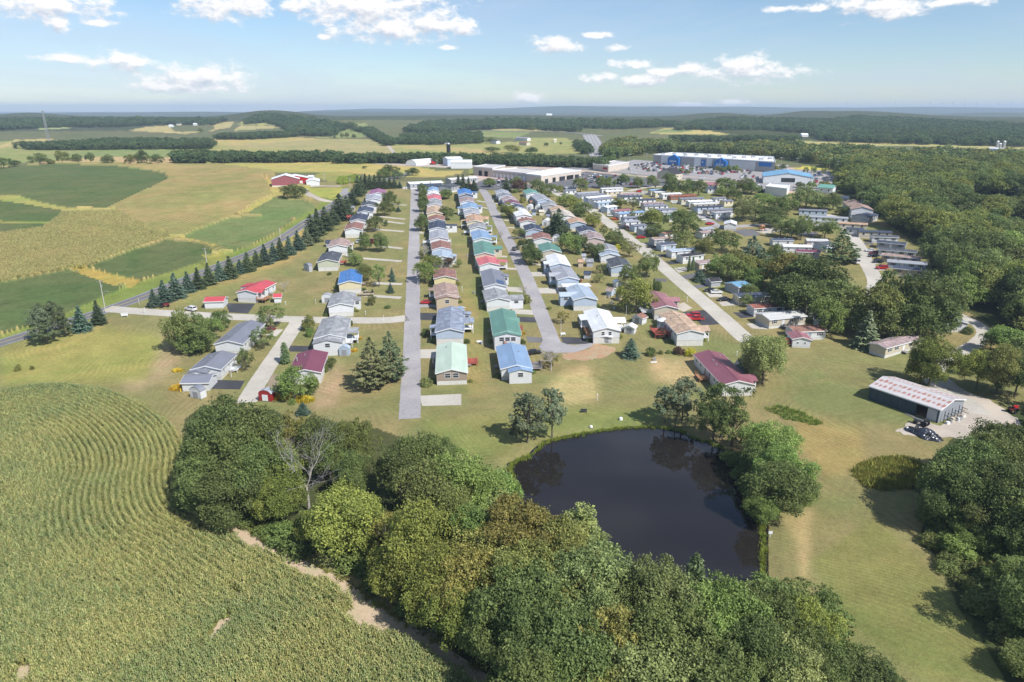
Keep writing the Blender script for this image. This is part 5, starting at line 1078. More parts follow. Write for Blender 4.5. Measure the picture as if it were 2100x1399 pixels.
# single wides and small homes on the right
SW = [((1538, 626), (1604, 622), 'redbrown', 'white', 5, 'right of the wide street near its lower end'), ((1563, 645), (1640, 637.5), 'offw', 'beige', 7.6, 'with porch steps beside the lower end of the wide street'), ((1619, 671), (1687, 669), 'rustroof', 'white', 6.0, 'with a front garage on the big lawn'), ((1800, 706), (1876, 686), 'lilac', 'beige', 5.2, 'alone on the big lawn beside the blue spruce'),
      ((1500, 581), (1528, 577), 'skyb', 'grey', 7.2, 'beside the wide street under the trees'), ((1508, 603), (1577, 600), 'slate', 'cream', 5, 'half hidden by a young tree'), ((1425, 537), (1455, 533), 'lilac', 'tan', 5, 'behind two columnar evergreens'), ((1393, 523), (1438, 518), 'char', 'white', 4.6, 'by the wide street, dark roof'), ((1371, 512.4), (1425, 508), 'paleblue', 'white', 4.6, 'pale roof by the wide street'),
      ((1350, 499), (1382, 497), 'navy', 'blue', 5, 'with a white posted porch'), ((1335.5, 488), (1376, 485), 'tanb', 'grey', 5, 'beside the wide street'), ((1356, 477.5), (1384, 474), 'rustroof', 'white', 4.6, 'behind the grey one'), ((1311, 469.4), (1342, 466), 'sgrey', 'grey', 5, 'behind a small conifer'), ((1295, 461.4), (1322, 459), 'grey', 'blue', 4.6, 'by the wide street'),
      ((1278, 453.6), (1312, 451), 'lgrey', 'white', 4.6, ''), ((1276, 445.4), (1315, 443), 'grey', 'blue', 4.6, ''), ((1265, 437), (1318, 432.4), 'sky', 'white', 4.8, ''), ((1255.6, 431), (1290, 428.4), 'rose', 'white', 4.8, ''), ((1238, 424), (1260, 421), 'white', 'blue', 5, ''), ((1221.5, 415.4), (1260, 411.7), 'paleblue', 'blue', 4.6, ''), ((1212, 409.4), (1253, 404.8), 'grey', 'white', 4.6, ''), ((1201, 405.2), (1246, 400.6), 'white', 'blue', 4.6, ''), ((1188, 400.4), (1238, 397), 'grey', 'white', 4.6, ''), ((1181, 395.8), (1226, 393), 'lgrey', 'white', 4.6, ''),
      ((1157, 389.6), (1180, 388.6), 'grey', 'white', 4.6, ''), ((1157, 384), (1180, 383), 'lgrey', 'grey', 4.6, ''), ((1240, 391.6), (1275, 390), 'white', 'beige', 4.6, ''), ((1231, 386), (1276, 384.6), 'offw', 'white', 4.6, ''), ((1269, 398), (1309, 395.6), 'lilac', 'white', 5, ''), ((1269, 402.6), (1315, 401), 'slate', 'white', 4.6, ''), ((1331, 389), (1363, 388), 'sky', 'beige', 4.6, ''), ((1340, 393.4), (1366, 392.4), 'offw', 'cream', 4.6, ''), ((1355, 397.4), (1395, 395.6), 'white', 'white', 4.6, ''), ((1371, 401.6), (1426, 399), 'redbrown', 'brown', 4.6, ''),
      ((1393, 407), (1442, 405), 'grey', 'beige', 4.6, ''), ((1409.5, 412.4), (1459, 410.4), 'white', 'white', 4.6, ''), ((1419, 417.6), (1468, 415.4), 'offw', 'cream', 4.6, ''), ((1426, 423.6), (1480, 421), 'slate', 'blue', 4.6, ''), ((1445, 430), (1502, 427), 'grey', 'beige', 4.6, ''), ((1462, 435.4), (1499, 432.6), 'lgrey', 'white', 4.6, ''), ((1319, 421.4), (1368, 419.5), 'grey', 'white', 4.6, ''), ((1316, 416), (1359, 414.4), 'lilac', 'white', 4.6, ''), ((1307, 409), (1342, 407.4), 'slate', 'white', 4.6, ''),
      ((1345, 428.4), (1385, 426.7), 'grey', 'white', 4.6, ''), ((1355, 434.6), (1388, 432.4), 'lgrey', 'beige', 4.6, ''), ((1362, 441.4), (1392, 439), 'green', 'grey', 4.6, ''), ((1433, 468), (1460, 465), 'lgrey', 'white', 5, ''), ((1433, 475.6), (1455, 472.6), 'lilac', 'white', 5, ''), ((1461, 406), (1485, 404.4), 'grey', 'white', 5, ''), ((1480, 411), (1500, 410), 'grey', 'cream', 5, '')]
SW2 = [((1638, 428.8), (1697, 431), 'grey', 'blue', 4.6), ((1652, 441.5), (1740, 446), 'lgrey', 'white', 4.6), ((1719, 455.4), (1780, 458.6), 'orange', 'beige', 4.6), ((1736, 466.4), (1772, 469), 'slate', 'white', 4.6), ((1759.5, 471.8), (1829, 474.6), 'slate', 'beige', 4.8), ((1785.7, 481.8), (1842, 483.8), 'dgrey', 'white', 4.8), ((1798.8, 492.6), (1860, 498), 'slate', 'grey', 5), ((1801.4, 507.6), (1881, 514), 'dgrey', 'white', 4.8), ((1809, 518.8), (1890, 527), 'tanb', 'tan', 4.8), ((1819.8, 532), (1902, 538.7), 'lgrey', 'blue', 4.8), ((1830, 545), (1903, 551.6), 'slate', 'tan', 4.8)]
SW3 = [((1581, 489.6), (1625, 489.6), 'navy', 'white', 4.8), ((1603.7, 501.8), (1664, 503), 'white', 'white', 4.6), ((1631, 512), (1681, 513.6), 'maroon', 'lilac', 4.8), ((1652, 490), (1697, 491), 'offw', 'lilac', 4.6), ((1682, 498), (1702, 495), 'dgrey', 'blue', 7)]
for i, (a, b, rf, wl, w_, wh_) in enumerate(SW):
    big = a[1] > 480; lb = f"{RD[rf]} roofed single wide home, {wh_}" if wh_ else f"single wide with {RD[rf]} roof, {WD[wl]} walls, above the wide street at place {NTH[(i - 14) % 30]} going up"
    if not wh_: lb = f"{RD[rf]} roofed single wide, {NTH[i - 14] if i < 44 else 'farther ' + NTH[i - 44]} of the small ones beyond the wide street"
    building('single_wide', lb, 'mobile home', b, a, w_, rf, wl, 'single wide homes beyond the wide street', pitch=.20, windows='lr', big=big, sk=.5, wh=2.3, sh=a[1] > 560, gw=0, extras=[('front', 4.6, 4.4, 0, .1, True, 1)] if False else ())
for i, (a, b, rf, wl, w_) in enumerate(SW2): building('single_wide', f"{RD[rf]} roofed single wide, {NTH[i]} from the top beside the wood", 'mobile home', b, a, w_, rf, wl, 'single wide homes along the wood', pitch=.20, big=a[1] > 480, sk=.5, wh=2.3, sh=a[1] > 480)
for i, (a, b, rf, wl, w_) in enumerate(SW3): building('single_wide', f"{RD[rf]} roofed single wide, {NTH[i]} in the cluster left of the broad pine", 'mobile home', b, a, w_, rf, wl, 'single wide homes left of the broad pine', pitch=.20, big=True, sk=.5, wh=2.3)
building('garage', 'white garage wing with maroon roof on the front of the rusty roofed home', 'garage', (1646, 692), (1633, 677.5), 5.4, 'rose', 'white', sk=.1, wh=2.4, windows='', gw=2, wsize=(.5, .6))
building('mobile_home', 'white home with two shuttered windows by the curving drive', 'mobile home', (1962, 656.6), (1942, 646.6), 8.0, 'lgrey', 'white', gw=2, sh=True, big=True)
for nm, lb, a, b, w_, rf, wl, kw in [
 ('house', 'small grey gabled house at the edge of the wood', (1764, 440), (1785, 434.6), 9, 'slate', 'grey', {}), ('house', 'white house with a brown gable above the small grey house', (1770, 425), (1750, 409.5), 11, 'tanb', 'white', dict(wh=3)), ('house', 'dark roofed house by the shops, half in the trees', (1722, 402), (1742, 403), 9, 'slate', 'grey', {}),
 ('house', 'white house with a brown roof beyond the wood on the right', (2027, 418), (1988, 415), 10, 'brown', 'white', dict(wh=3.4)), ('house', 'house with a dark roof cut off by the right edge', (2089, 425), (2110, 420), 9, 'dgrey', 'white', {}),
 ('long_barn', 'long pale green roofed barn inside the wood', (1990, 450), (1932, 448), 17, 'teal', 'cream', dict(wh=3.2, pitch=.36)), ('long_barn', 'second pale green barn roof at the right edge of the wood', (2130, 463), (2056, 457), 17, 'teal', 'cream', dict(wh=3.2, pitch=.36)),
 ('garage', 'grey roofed garage end-on behind the white house', (1790, 408), (1777, 405), 7, 'slate', 'white', {})]:
    building(nm, lb, nm.split('_')[-1], a, b, w_, rf, wl, big=False, **kw)
# sheds and garages: near, far ridge px, width, roof, wall, style, label
SH = [((463, 609), (421, 610), 5.6, 'red', 'white', '', 'small white garage with a red roof and dark shutters', dict(cat='garage', sh=True, windows='r', sk=.1)), ((578, 602.5), (560, 603.5), 3.4, 'red', 'white', '', 'little white shed with a red roof beside the red roofed home', dict(windows='r', wsize=(.5, .5), sh=True)),
      ((378, 770), (437, 769), 6.2, 'grey', 'white', '', 'white garage with a curved grey roof next to the yellow flower bed', dict(cat='garage', windows='l', sk=.1)), ((396, 795), (412, 787.6), 3.6, 'grey', 'white', 'gam', 'white barn shaped shed in front of the white garage', {}), ((540, 801), (551, 793), 3.6, 'lgrey', 'red', 'gam', 'red barn shaped shed with white trim at the end of the branch lane', dict(garage=0)),
      ((704, 711), (709, 705), 3.0, 'paleblue', 'blue', 'gam', 'pale blue barn shed beside the big mottled grey home', {}), ((669, 604), (672, 600), 3.8, 'lgrey', 'white', 'arch', 'white round topped shed left of the mottled grey home', {}), ((626, 541), (636, 539), 3.6, 'grey', 'grey', 'arch', 'round topped metal shed alone on the lawn left of the row', {}),
      ((668, 493), (678, 493), 3.4, 'slate', 'grey', '', 'small slate roofed shed touching the pinkish roofed home', {}), ((717, 423), (728, 423), 3.6, 'sgrey', 'beige', '', 'pale shed between the evergreens and the navy roofed home', {}), ((711, 442), (720, 442), 3, 'red', 'redb', '', 'small red shed left of the slate roofed home', {}),
      ((1085, 421), (1088, 419), 3.2, 'white', 'white', 'arch', 'white shed, upper of those behind the green roofed home', {}), ((1086, 412), (1094, 412), 3.2, 'rustroof', 'beige', '', 'brown roofed shed at the top of the middle lawn', {}), ((1086, 421), (1089, 419), 3, 'offw', 'white', 'arch', 'white arched shed on the middle lawn', {}), ((1103, 421), (1106, 419), 3.6, 'white', 'white', 'gam', 'white gambrel shed on the upper middle lawn', {}),
      ((1090, 430), (1100, 430), 4, 'slate', 'blue', '', 'blue grey shed on the upper middle lawn', {}), ((1105, 431), (1116, 431), 3.4, 'cream', 'cream', '', 'cream shed on the upper middle lawn', {}), ((1119, 440), (1128, 440), 3.4, 'grey', 'white', '', 'white shed left of the broad dark pine', {}), ((1118, 451), (1122, 448), 3.6, 'white', 'white', 'gam', 'white barn shed at the foot of the dark pine', {}),
      ((1140, 483), (1141, 479.6), 3.4, 'grey', 'white', 'gam', 'white barn shed with a dark door below the dark pine', {}), ((1192, 521), (1202, 521), 3, 'lgrey', 'white', '', 'tiny white shed among the shrubs', {}), ((1184, 531.6), (1197, 531.6), 4.0, 'orange', 'tan', '', 'tan shed with an orange roof', {}), ((1201, 531), (1217, 531), 4.2, 'sgrey', 'grey', '', 'grey shed beside the orange roofed shed', {}),
      ((1197, 556), (1213, 556.6), 3.4, 'slate', 'white', '', 'white shed with a dark roof on the open middle lawn', {}), ((1246, 589), (1260, 591), 3.4, 'tanb', 'blue', '', 'blue grey shed with a brown roof under the big tree', {}), ((1265, 602), (1273, 601), 2.8, 'orange', 'tan', '', 'small orange wooden playhouse under the big tree', {}), ((1262, 573), (1270, 575), 3, 'white', 'white', '', 'white shed hidden behind the blue green tree', {}),
      ((1306, 646), (1318, 641.5), 4.0, 'rustroof', 'white', '', 'white shed with a brown roof and paned double doors', dict(gw=0)), ((1290, 667.5), (1296, 662), 3.4, 'white', 'white', '', 'small white shed with a white roof on the lawn', {}), ((1243, 690), (1244, 683), 3.6, 'white', 'white', '', 'white lean shed at the corner of the white roofed home', dict(pitch=.1)),
      ((940, 628.5), (950, 629.5), 3.0, 'sky', 'white', '', 'small shed with a blue roof beside the blue grey home', {}), ((1026, 697), (1037, 694), 3.4, 'brown', 'beige', 'arch', 'small brown roofed shed between the green and blue roofed homes', {}), ((1452, 571), (1474, 569), 4, 'char', 'grey', '', 'grey shed with a dark roof beside the wide street', {}), ((1198, 477), (1204, 478), 3.2, 'lgrey', 'white', '', 'white shed left of the lilac brown home', dict(wh=2.8)),
      ((1655, 635), (1665, 635), 3.0, 'char', 'white', '', 'white shed with dark roof behind the off-white roofed home', {}), ((1668, 647), (1682, 648), 3.4, 'char', 'white', '', 'white shed in the tree shade', {}), ((1498, 457), (1499, 451), 6, 'white', 'white', '', 'white garage beside the grey lane', dict(cat='garage', sk=.1)), ((1092, 462), (1098, 461), 1, 'white', 'white', '', '', None)]
for a, b, w_, rf, wl, st, lb, kw in SH:
    if kw is None: continue
    kw = dict(kw); cat = kw.pop('cat', 'shed'); kw.setdefault('wh', 2.0 if cat == 'shed' else 2.4); kw.setdefault('sk', .15); kw.setdefault('windows', ''); kw.setdefault('pitch', .6 if st == 'gam' else .45 if cat == 'shed' else .3)
    s = building(cat if cat != 'shed' else 'storage_shed', lb, cat, a, b, w_, rf, wl, gam=st == 'gam', arch=st == 'arch', big=a[1] > 560, **kw)
    L_ = [o for o in s.children if o.name.startswith('wall')][0].dimensions
    if cat == 'shed':
        m = MB(); dw = min(.8, w_ * .25); m.box(-dw, -.02, -.05, 0, 0, 1.7); m.box(.02, dw, -.05, 0, 0, 1.7)
        hwv = min(v.co.y for v in [o for o in s.children if o.name.startswith('wall')][0].data.vertices)
        obj('door', m.mesh('door'), pm('shed_door', (.30, .31, .33, 1), (.25, .26, .28, 1), 2, rough=.6) if wl != 'red' else WHITE, s, (0, hwv, .18), 0)
# ------------------------------------------------------------------ trees and shrubs
def group_trees(where, rows, group=None, order='x'):
    start = len(TREES); 
    for r in rows:
        if len(r) == 6: tree_at(*r, where, group)          # (foot x, foot y, top row, crown px, kind, tint)
        else: tree_top(r[0], r[1], r[2], r[3], r[4], r[5], where, group)
def T(*a): return a + (0,)                                   # (top x, top row, height m, crown m, kind, tint)
# woodland below the pond and along the cornfield
group_trees('in the clump beside the cornfield', [
 T(452, 812, 19, 14, 'near', 'd'), T(512, 832, 18, 13, 'near', 'g'), T(420, 868, 16, 12, 'near', 'd'), T(470, 880, 17, 14, 'near', 'g'), T(410, 930, 13, 11, 'near', 'g'), T(455, 950, 13, 12, 'near', 'd'), T(520, 905, 15, 11, 'near', 'g'), T(392, 965, 9, 8, 'near', 'd'),
 T(590, 843, 13, 9, 'airy', 'r'), T(610, 858, 11, 8, 'airy', 'o'), T(650, 850, 15, 10, 'near', 'd'), T(668, 872, 13, 8, 'near', 'g'), T(560, 912, 12, 11, 'near', 'y'), T(572, 975, 10, 9, 'near', 'y'), T(540, 985, 9, 8, 'near', 'y'),
 T(718, 858, 13, 9, 'near', 'o'), T(720, 925, 11, 7, 'near', 'g'), T(700, 1003, 13, 12.5, 'near', 'y'), T(662, 1040, 8, 8, 'near', 'y'), T(745, 1040, 8, 7, 'mid', 'm')])
group_trees('in the wood left of the pond', [
 T(862, 884, 14, 10, 'near', 'g'), T(895, 893, 12, 8, 'near', 'd'), T(815, 905, 13, 9, 'near', 'd'), T(935, 935, 15, 13, 'near', 'v'), T(885, 945, 15, 12, 'near', 'm'), T(985, 955, 13, 10, 'near', 'v'), T(1022, 962, 11, 7, 'mid', 'v'), T(1020, 1010, 10, 8, 'mid', 'l'),
 T(790, 1050, 9, 7, 'airy', 'r'), T(860, 1025, 16, 12, 'near', 'y'), T(920, 1000, 14, 11, 'near', 'o'), T(975, 1040, 14, 11, 'near', 'v'), T(1060, 1030, 16, 14, 'near', 'r'), T(1105, 1050, 14, 10, 'near', 'r'), T(1010, 1070, 14, 11, 'near', 'o')])
group_trees('in the wood below the pond', [
 T(1152, 1075, 15, 12, 'near', 'o'), T(1196, 1037, 12, 5, 'tall', 'w'), T(1212, 1075, 9, 4.5, 'tall', 'l'), T(842, 1100, 12, 10, 'near', 'y'), T(802, 1125, 9.5, 8, 'near', 'y'), T(900, 1120, 13, 11, 'near', 'y'), T(960, 1130, 14, 11, 'near', 'r'), T(1060, 1120, 15, 11, 'near', 'o'), T(885, 1165, 11, 9, 'near', 'y'), T(955, 1195, 11.5, 10, 'near', 'y'), T(1075, 1165, 16, 13, 'near', 'g'),
 T(1215, 1125, 16, 12, 'near', 'l'), T(1160, 1160, 14, 10, 'near', 'o'), T(1022, 1205, 13, 10, 'near', 'g'), T(1255, 1180, 13, 8, 'near', 'l'), T(1100, 1240, 15, 12, 'near', 'g')], 'trees of the wood below the pond')
group_trees('in the nearest rank of the wood', [
 T(1340, 1148, 15, 9, 'near', 'l'), T(1430, 1138, 14, 7, 'fir', 'v'), T(1385, 1170, 15, 10, 'near', 'l'), T(1310, 1180, 13, 8, 'near', 'g'), T(1490, 1185, 15, 10, 'near', 'v'), T(1530, 1200, 13, 9, 'near', 'm'), T(1595, 1188, 13, 9, 'airy', 'g'), T(1640, 1190, 10, 8, 'airy', 'm'), T(1660, 1222, 12, 8, 'near', 'y'), T(1575, 1220, 13, 9, 'near', 'g'),
 T(1262, 1240, 15, 9, 'airy', 'r'), T(1275, 1262, 13, 8, 'near', 'o'), T(1180, 1265, 15, 11, 'near', 'g'), T(1380, 1240, 15, 12, 'near', 'g'), T(1450, 1225, 14, 10, 'near', 'v'), T(1460, 1290, 14, 11, 'near', 'd'), T(1560, 1285, 14, 11, 'near', 'd'), T(1340, 1300, 14, 11, 'near', 'l'), T(1640, 1275, 11, 8, 'near', 'g'), T(1620, 1315, 12, 10, 'near', 'l'), T(1510, 1340, 12, 10, 'near', 'g'), T(1700, 1340, 10, 9, 'near', 'g'), T(1790, 1350, 9, 9, 'near', 'd'), T(1080, 1310, 14, 11, 'near', 'g'), T(1240, 1335, 12, 9, 'near', 'o'), T(1120, 1345, 12, 9, 'near', 'v'), T(1410, 1355, 11, 9, 'near', 'd'), T(1740, 1385, 6, 7, 'near', 'g')], 'nearest trees at the bottom of the picture')
# pond banks
group_trees('standing on the far bank of the pond', [(1082, 908, 797, 66, 'soft', 'w'), (1132, 896, 788, 52, 'soft', 'l'), (1062, 905, 862, 36, 'soft', 'd'), (1362, 872, 786, 46, 'soft', 'l'), (1398, 868, 766, 56, 'soft', 'l'), (1384, 876, 812, 44, 'soft', 'o')])
group_trees('leaning over the right bank of the pond', [(1478, 898, 778, 96, 'airy', 'd'), (1462, 905, 820, 80, 'near', 'd'), (1500, 915, 830, 80, 'airy', 'g'), (1578, 965, 866, 110, 'near', 'v'), (1560, 985, 905, 90, 'near', 'g'), (1600, 1010, 915, 110, 'near', 'v'), (1590, 1060, 950, 130, 'near', 'g'), (1630, 1040, 975, 90, 'near', 'v'), (1560, 1075, 1015, 70, 'near', 'v'), (1540, 925, 868, 50, 'mid', 'm')])
# spruce row by the county road
group_trees('in the spruce row along the county road', [(317, 628, 593, 26, 'spruce', 'b'), (338, 620, 575, 30, 'spruce', 'b'), (362, 611, 560, 36, 'spruce', 'b'), (387, 598, 557, 28, 'spruce', 'b'), (408, 592, 549, 26, 'spruce', 'g'), (430, 583, 539, 28, 'spruce', 'g'), (452, 574, 535, 28, 'spruce', 'b'), (473, 569, 525, 32, 'spruce', 'g'), (493, 560, 532, 24, 'spruce', 'b'), (509, 556, 517, 28, 'spruce', 'g'),
 (527, 546, 514, 24, 'spruce', 'g'), (544, 541, 501, 28, 'spruce', 'b'), (562, 534, 498, 26, 'spruce', 'b'), (577, 530, 488, 28, 'spruce', 'g'), (594, 522, 484, 24, 'spruce', 'b'), (612, 512, 473, 26, 'spruce', 'b'), (630, 503, 466, 26, 'spruce', 'w')])
group_trees('in the dark evergreens above the spruce row', [(640, 496, 440, 36, 'fir', 'g'), (652, 482, 428, 30, 'spruce', 'g'), (668, 472, 424, 34, 'fir', 'g'), (684, 460, 428, 28, 'fir', 'g'), (698, 450, 398, 46, 'fir', 'd'), (712, 442, 402, 30, 'fir', 'd'), (724, 421, 388, 24, 'fir', 'g'), (735, 402, 360, 26, 'fir', 'g'), (742, 396, 362, 22, 'spruce', 'g'), (750, 389, 357, 18, 'spruce', 'g'), (759, 388, 358, 18, 'spruce', 'g'), (769, 387, 358, 18, 'spruce', 'g'), (779, 387, 360, 18, 'spruce', 'g'), (789, 387, 361, 18, 'spruce', 'g'), (799, 386, 364, 17, 'spruce', 'g'), (809, 386, 366, 16, 'spruce', 'g'), (820, 386, 372, 12, 'spruce', 'b'),
 (800, 362, 337, 34, 'mid', 'd'), (786, 364, 346, 24, 'mid', 'g'), (815, 366, 350, 22, 'mid', 'b'), (846, 360, 343, 24, 'mid', 'd'), (748, 346, 340, 10, 'mid', 'g')])
group_trees('left of the entry lane', [(88, 702, 624, 46, 'soft', 'l'), (112, 696, 615, 48, 'soft', 'm'), (134, 690, 648, 34, 'soft', 'g'), (98, 706, 655, 44, 'soft', 'm'), (168, 678, 628, 36, 'spruce', 'b'), (204, 664, 616, 28, 'spruce', 'd'), (38, 760, 748, 12, 'shrub', 'o'), (66, 758, 750, 7, 'shrub', 'r')])
group_trees('round the homes by the branch lane', [(378, 718, 630, 60, 'mid', 'm'), (412, 722, 645, 66, 'mid', 'm'), (400, 722, 680, 60, 'mid', 'g'), (430, 700, 650, 50, 'mid', 'v'), (455, 676, 635, 38, 'mid', 'g'), (556, 671, 622, 58, 'airy', 'm'), (538, 715, 668, 46, 'airy', 'g'), (505, 760, 715, 34, 'airy', 'm'), (502, 748, 712, 16, 'mid', 'v'), (634, 678, 644, 22, 'mid', 'o'), (586, 745, 702, 22, 'column', 'v'),
 (606, 818, 752, 62, 'mid', 'v'), (590, 812, 775, 36, 'mid', 'g'), (644, 810, 780, 18, 'mid', 'g'), (648, 800, 768, 14, 'mid', 'm'), (680, 756, 732, 18, 'mid', 'g'), (666, 762, 745, 14, 'shrub', 'g'), (622, 850, 825, 26, 'fir', 'b'), (600, 829, 818, 12, 'shrub', 'v'), (718, 668, 655, 10, 'shrub', 'd'), (636, 690, 672, 14, 'shrub', 'v'),
 (448, 768, 751, 9, 'column', 'v'), (454, 763, 748, 9, 'column', 'v'), (460, 757, 745, 9, 'column', 'v')])
group_trees('between the branch lane and the straight street', [(764, 796, 692, 66, 'wpine', 'o'), (802, 781, 680, 60, 'wpine', 'm'), (775, 792, 735, 40, 'soft', 'o'), (725, 638, 630, 11, 'shrub', 'y')])
group_trees('left of the straight street', [(770, 475, 441, 30, 'mid', 'g'), (750, 514, 477, 21, 'mid', 'g'), (741, 492, 475, 10, 'column', 'm'), (782, 516, 476, 26, 'mid', 'g'), (789, 443, 411, 32, 'mid', 'g'), (799, 420, 391, 26, 'mid', 'g'), (783, 410, 393, 14, 'mid', 'd'), (730, 545, 517, 26, 'mid', 'm'), (750, 576, 539, 26, 'mid', 'o'), (778, 589, 538, 28, 'airy', 'v'), (804, 568, 549, 11, 'spruce', 'b'), (805, 577, 561, 13, 'spruce', 'b'), (801, 600, 580, 15, 'spruce', 'b'), (737, 598, 577, 12, 'column', 'v'),
 (694, 597, 581, 16, 'mid', 'g'), (709, 597, 580, 16, 'mid', 'd'), (724, 597, 579, 17, 'mid', 'g'), (763, 627, 603, 14, 'mid', 'o'), (715, 520, 506, 14, 'mid', 'g'), (817, 434, 423, 11, 'spruce', 'b'), (806, 432, 425, 12, 'shrub', 'y'), (818, 420, 411, 10, 'mid', 'o'), (676, 564, 558, 8, 'shrub', 'g'), (604, 408, 376, 44, 'mid', 'd'), (792, 464, 450, 7, 'mid', 'g'), (764, 601, 592, 7, 'spruce', 'g'), (735, 420, 410, 14, 'mid', 'y'), (585, 598, 574, 22, 'bare', 'g'), (795, 632, 626, 10, 'shrub', 'g')])
group_trees('right of the straight street', [(867, 401, 375, 20, 'mid', 'g'), (868, 412, 388, 18, 'mid', 'd'), (868, 435, 400, 21, 'mid', 'g'), (865, 474, 437, 24, 'mid', 'g'), (913, 408, 387, 25, 'mid', 'v'), (915, 452, 422, 29, 'mid', 'g'), (917, 476, 463, 12, 'mid', 'm'), (870, 534, 498, 24, 'bare', 'g'), (868, 530, 510, 20, 'airy', 'o'), (888, 549, 521, 34, 'mid', 'y'), (872, 578, 535, 44, 'mid', 'v'), (890, 582, 566, 14, 'mid', 'm'), (920, 548, 526, 20, 'mid', 'P'), (940, 549, 530, 16, 'airy', 'v'), (874, 688, 674, 16, 'shrub', 'd'), (890, 692, 683, 9, 'shrub', 'g'), (874, 791, 775, 20, 'shrub', 'l'), (900, 784, 768, 14, 'airy', 'r'), (927, 781, 766, 12, 'shrub', 'v'), (950, 784, 766, 10, 'airy', 'P'), (956, 676, 668, 14, 'shrub', 'm')])
group_trees('at the upper end of the middle street', [(940, 390, 360, 20, 'spruce', 'g'), (950, 390, 358, 19, 'spruce', 'g'), (961, 390, 364, 16, 'spruce', 'g'), (972, 391, 368, 20, 'spruce', 'g'), (1004, 384, 364, 22, 'mid', 'm'), (1038, 392, 363, 20, 'fir', 'g'), (1064, 394, 367, 24, 'mid', 'P'), (1058, 386, 361, 22, 'mid', 'm'), (1078, 392, 372, 8, 'column', 'v'), (1056, 396, 388, 12, 'shrub', 'v'), (883, 386, 372, 8, 'spruce', 'g'), (900, 386, 376, 8, 'spruce', 'g'), (844, 386, 372, 7, 'spruce', 'g')])
group_trees('beside the middle street', [(1026, 494, 472, 24, 'bare', 'g'), (1076, 610, 580, 28, 'bare', 'g'), (1075, 621, 604, 22, 'shrub', 'o'), (1130, 760, 712, 46, 'bare', 'g'), (1128, 752, 722, 34, 'airy', 'r'), (1040, 447, 414, 32, 'mid', 'y'), (1054, 447, 424, 18, 'mid', 'r'), (1064, 490, 465, 26, 'airy', 'g'), (1090, 542, 500, 36, 'mid', 'g'), (1078, 526, 488, 32, 'mid', 'd'), (1126, 634, 628, 9, 'shrub', 'o'), (1154, 663, 637, 26, 'airy', 'r'), (1149, 583, 568, 12, 'shrub', 'g'), (1161, 583, 570, 12, 'shrub', 'v'), (1185, 578, 562, 14, 'column', 'v'), (1139, 579, 570, 8, 'shrub', 'm'), (1072, 416, 404, 11, 'shrub', 'r')])
group_trees('on the lawns between middle and wide streets', [(1145, 482, 428, 44, 'fir', 'd'), (1136, 474, 438, 30, 'fir', 'd'), (1167, 518, 476, 42, 'mid', 'v'), (1186, 522, 494, 13, 'column', 'v'), (1193, 510, 480, 22, 'mid', 'g'), (1210, 520, 497, 22, 'mid', 'd'), (1227, 530, 498, 26, 'mid', 'm'), (1229, 532, 517, 17, 'shrub', 'v'), (1231, 561, 541, 22, 'airy', 'm'), (1229, 580, 560, 24, 'airy', 'm'), (1275, 553, 540, 14, 'mid', 'g'), (1293, 732, 694, 35, 'fir', 'b'), (1335, 729, 713, 18, 'shrub', 'g'), (1355, 726, 718, 8, 'shrub', 'm'), (1371, 725, 717, 8, 'shrub', 'm'), (1391, 726, 711, 20, 'shrub', 'P'), (1415, 729, 715, 19, 'shrub', 'Y'), (1356, 692, 673, 20, 'shrub', 'P'), (1450, 687, 678, 8, 'shrub', 'g')])
group_trees('along the left side of the wide street', [(1290, 528, 492, 36, 'airy', 'o'), (1266, 518, 500, 17, 'mid', 'Y'), (1256, 500, 468, 34, 'mid', 'g'), (1271, 504, 484, 26, 'mid', 'm'), (1238, 485, 459, 18, 'airy', 'm'), (1216, 466, 434, 30, 'mid', 'y'), (1193, 446, 414, 36, 'mid', 'm'), (1180, 437, 403, 32, 'mid', 'y'), (1160, 424, 396, 34, 'mid', 'y'), (1126, 405, 375, 32, 'mid', 'm'), (1102, 393, 366, 28, 'mid', 'g'), (1148, 395, 378, 12, 'mid', 'o'), (1326, 569, 516, 46, 'mid', 'm'), (1293, 592, 541, 42, 'mid', 'g'), (1304, 640, 568, 62, 'mid', 'y'), (1348, 595, 576, 15, 'shrub', 'g'), (1341, 592, 570, 8, 'column', 'v')])
group_trees('above the wide street among the single wides', [(1334, 463, 426, 42, 'mid', 'y'), (1399, 486, 427, 64, 'mid', 'g'), (1343, 487, 459, 32, 'mid', 'g'), (1303, 474, 459, 10, 'column', 'g'), (1384, 507, 472, 26, 'airy', 'm'), (1404, 508, 479, 36, 'airy', 'o'), (1443, 528, 485, 42, 'mid', 'o'), (1272, 427, 405, 28, 'mid', 'y'), (1298, 431, 403, 24, 'airy', 'm'), (1296, 450, 430, 14, 'airy', 'm'), (1190, 396, 362, 28, 'mid', 'm'), (1235, 386, 360, 26, 'mid', 'g'), (1250, 386, 362, 20, 'mid', 'v'), (1278, 378, 356, 22, 'mid', 'g'), (1308, 386, 362, 20, 'mid', 'g'), (1335, 384, 357, 18, 'mid', 'm'), (1344, 388, 366, 16, 'airy', 'm'), (1378, 402, 362, 34, 'mid', 'd'), (1374, 376, 354, 26, 'mid', 'g'), (1410, 402, 365, 26, 'mid', 'd'), (1432, 402, 366, 26, 'mid', 'g')])
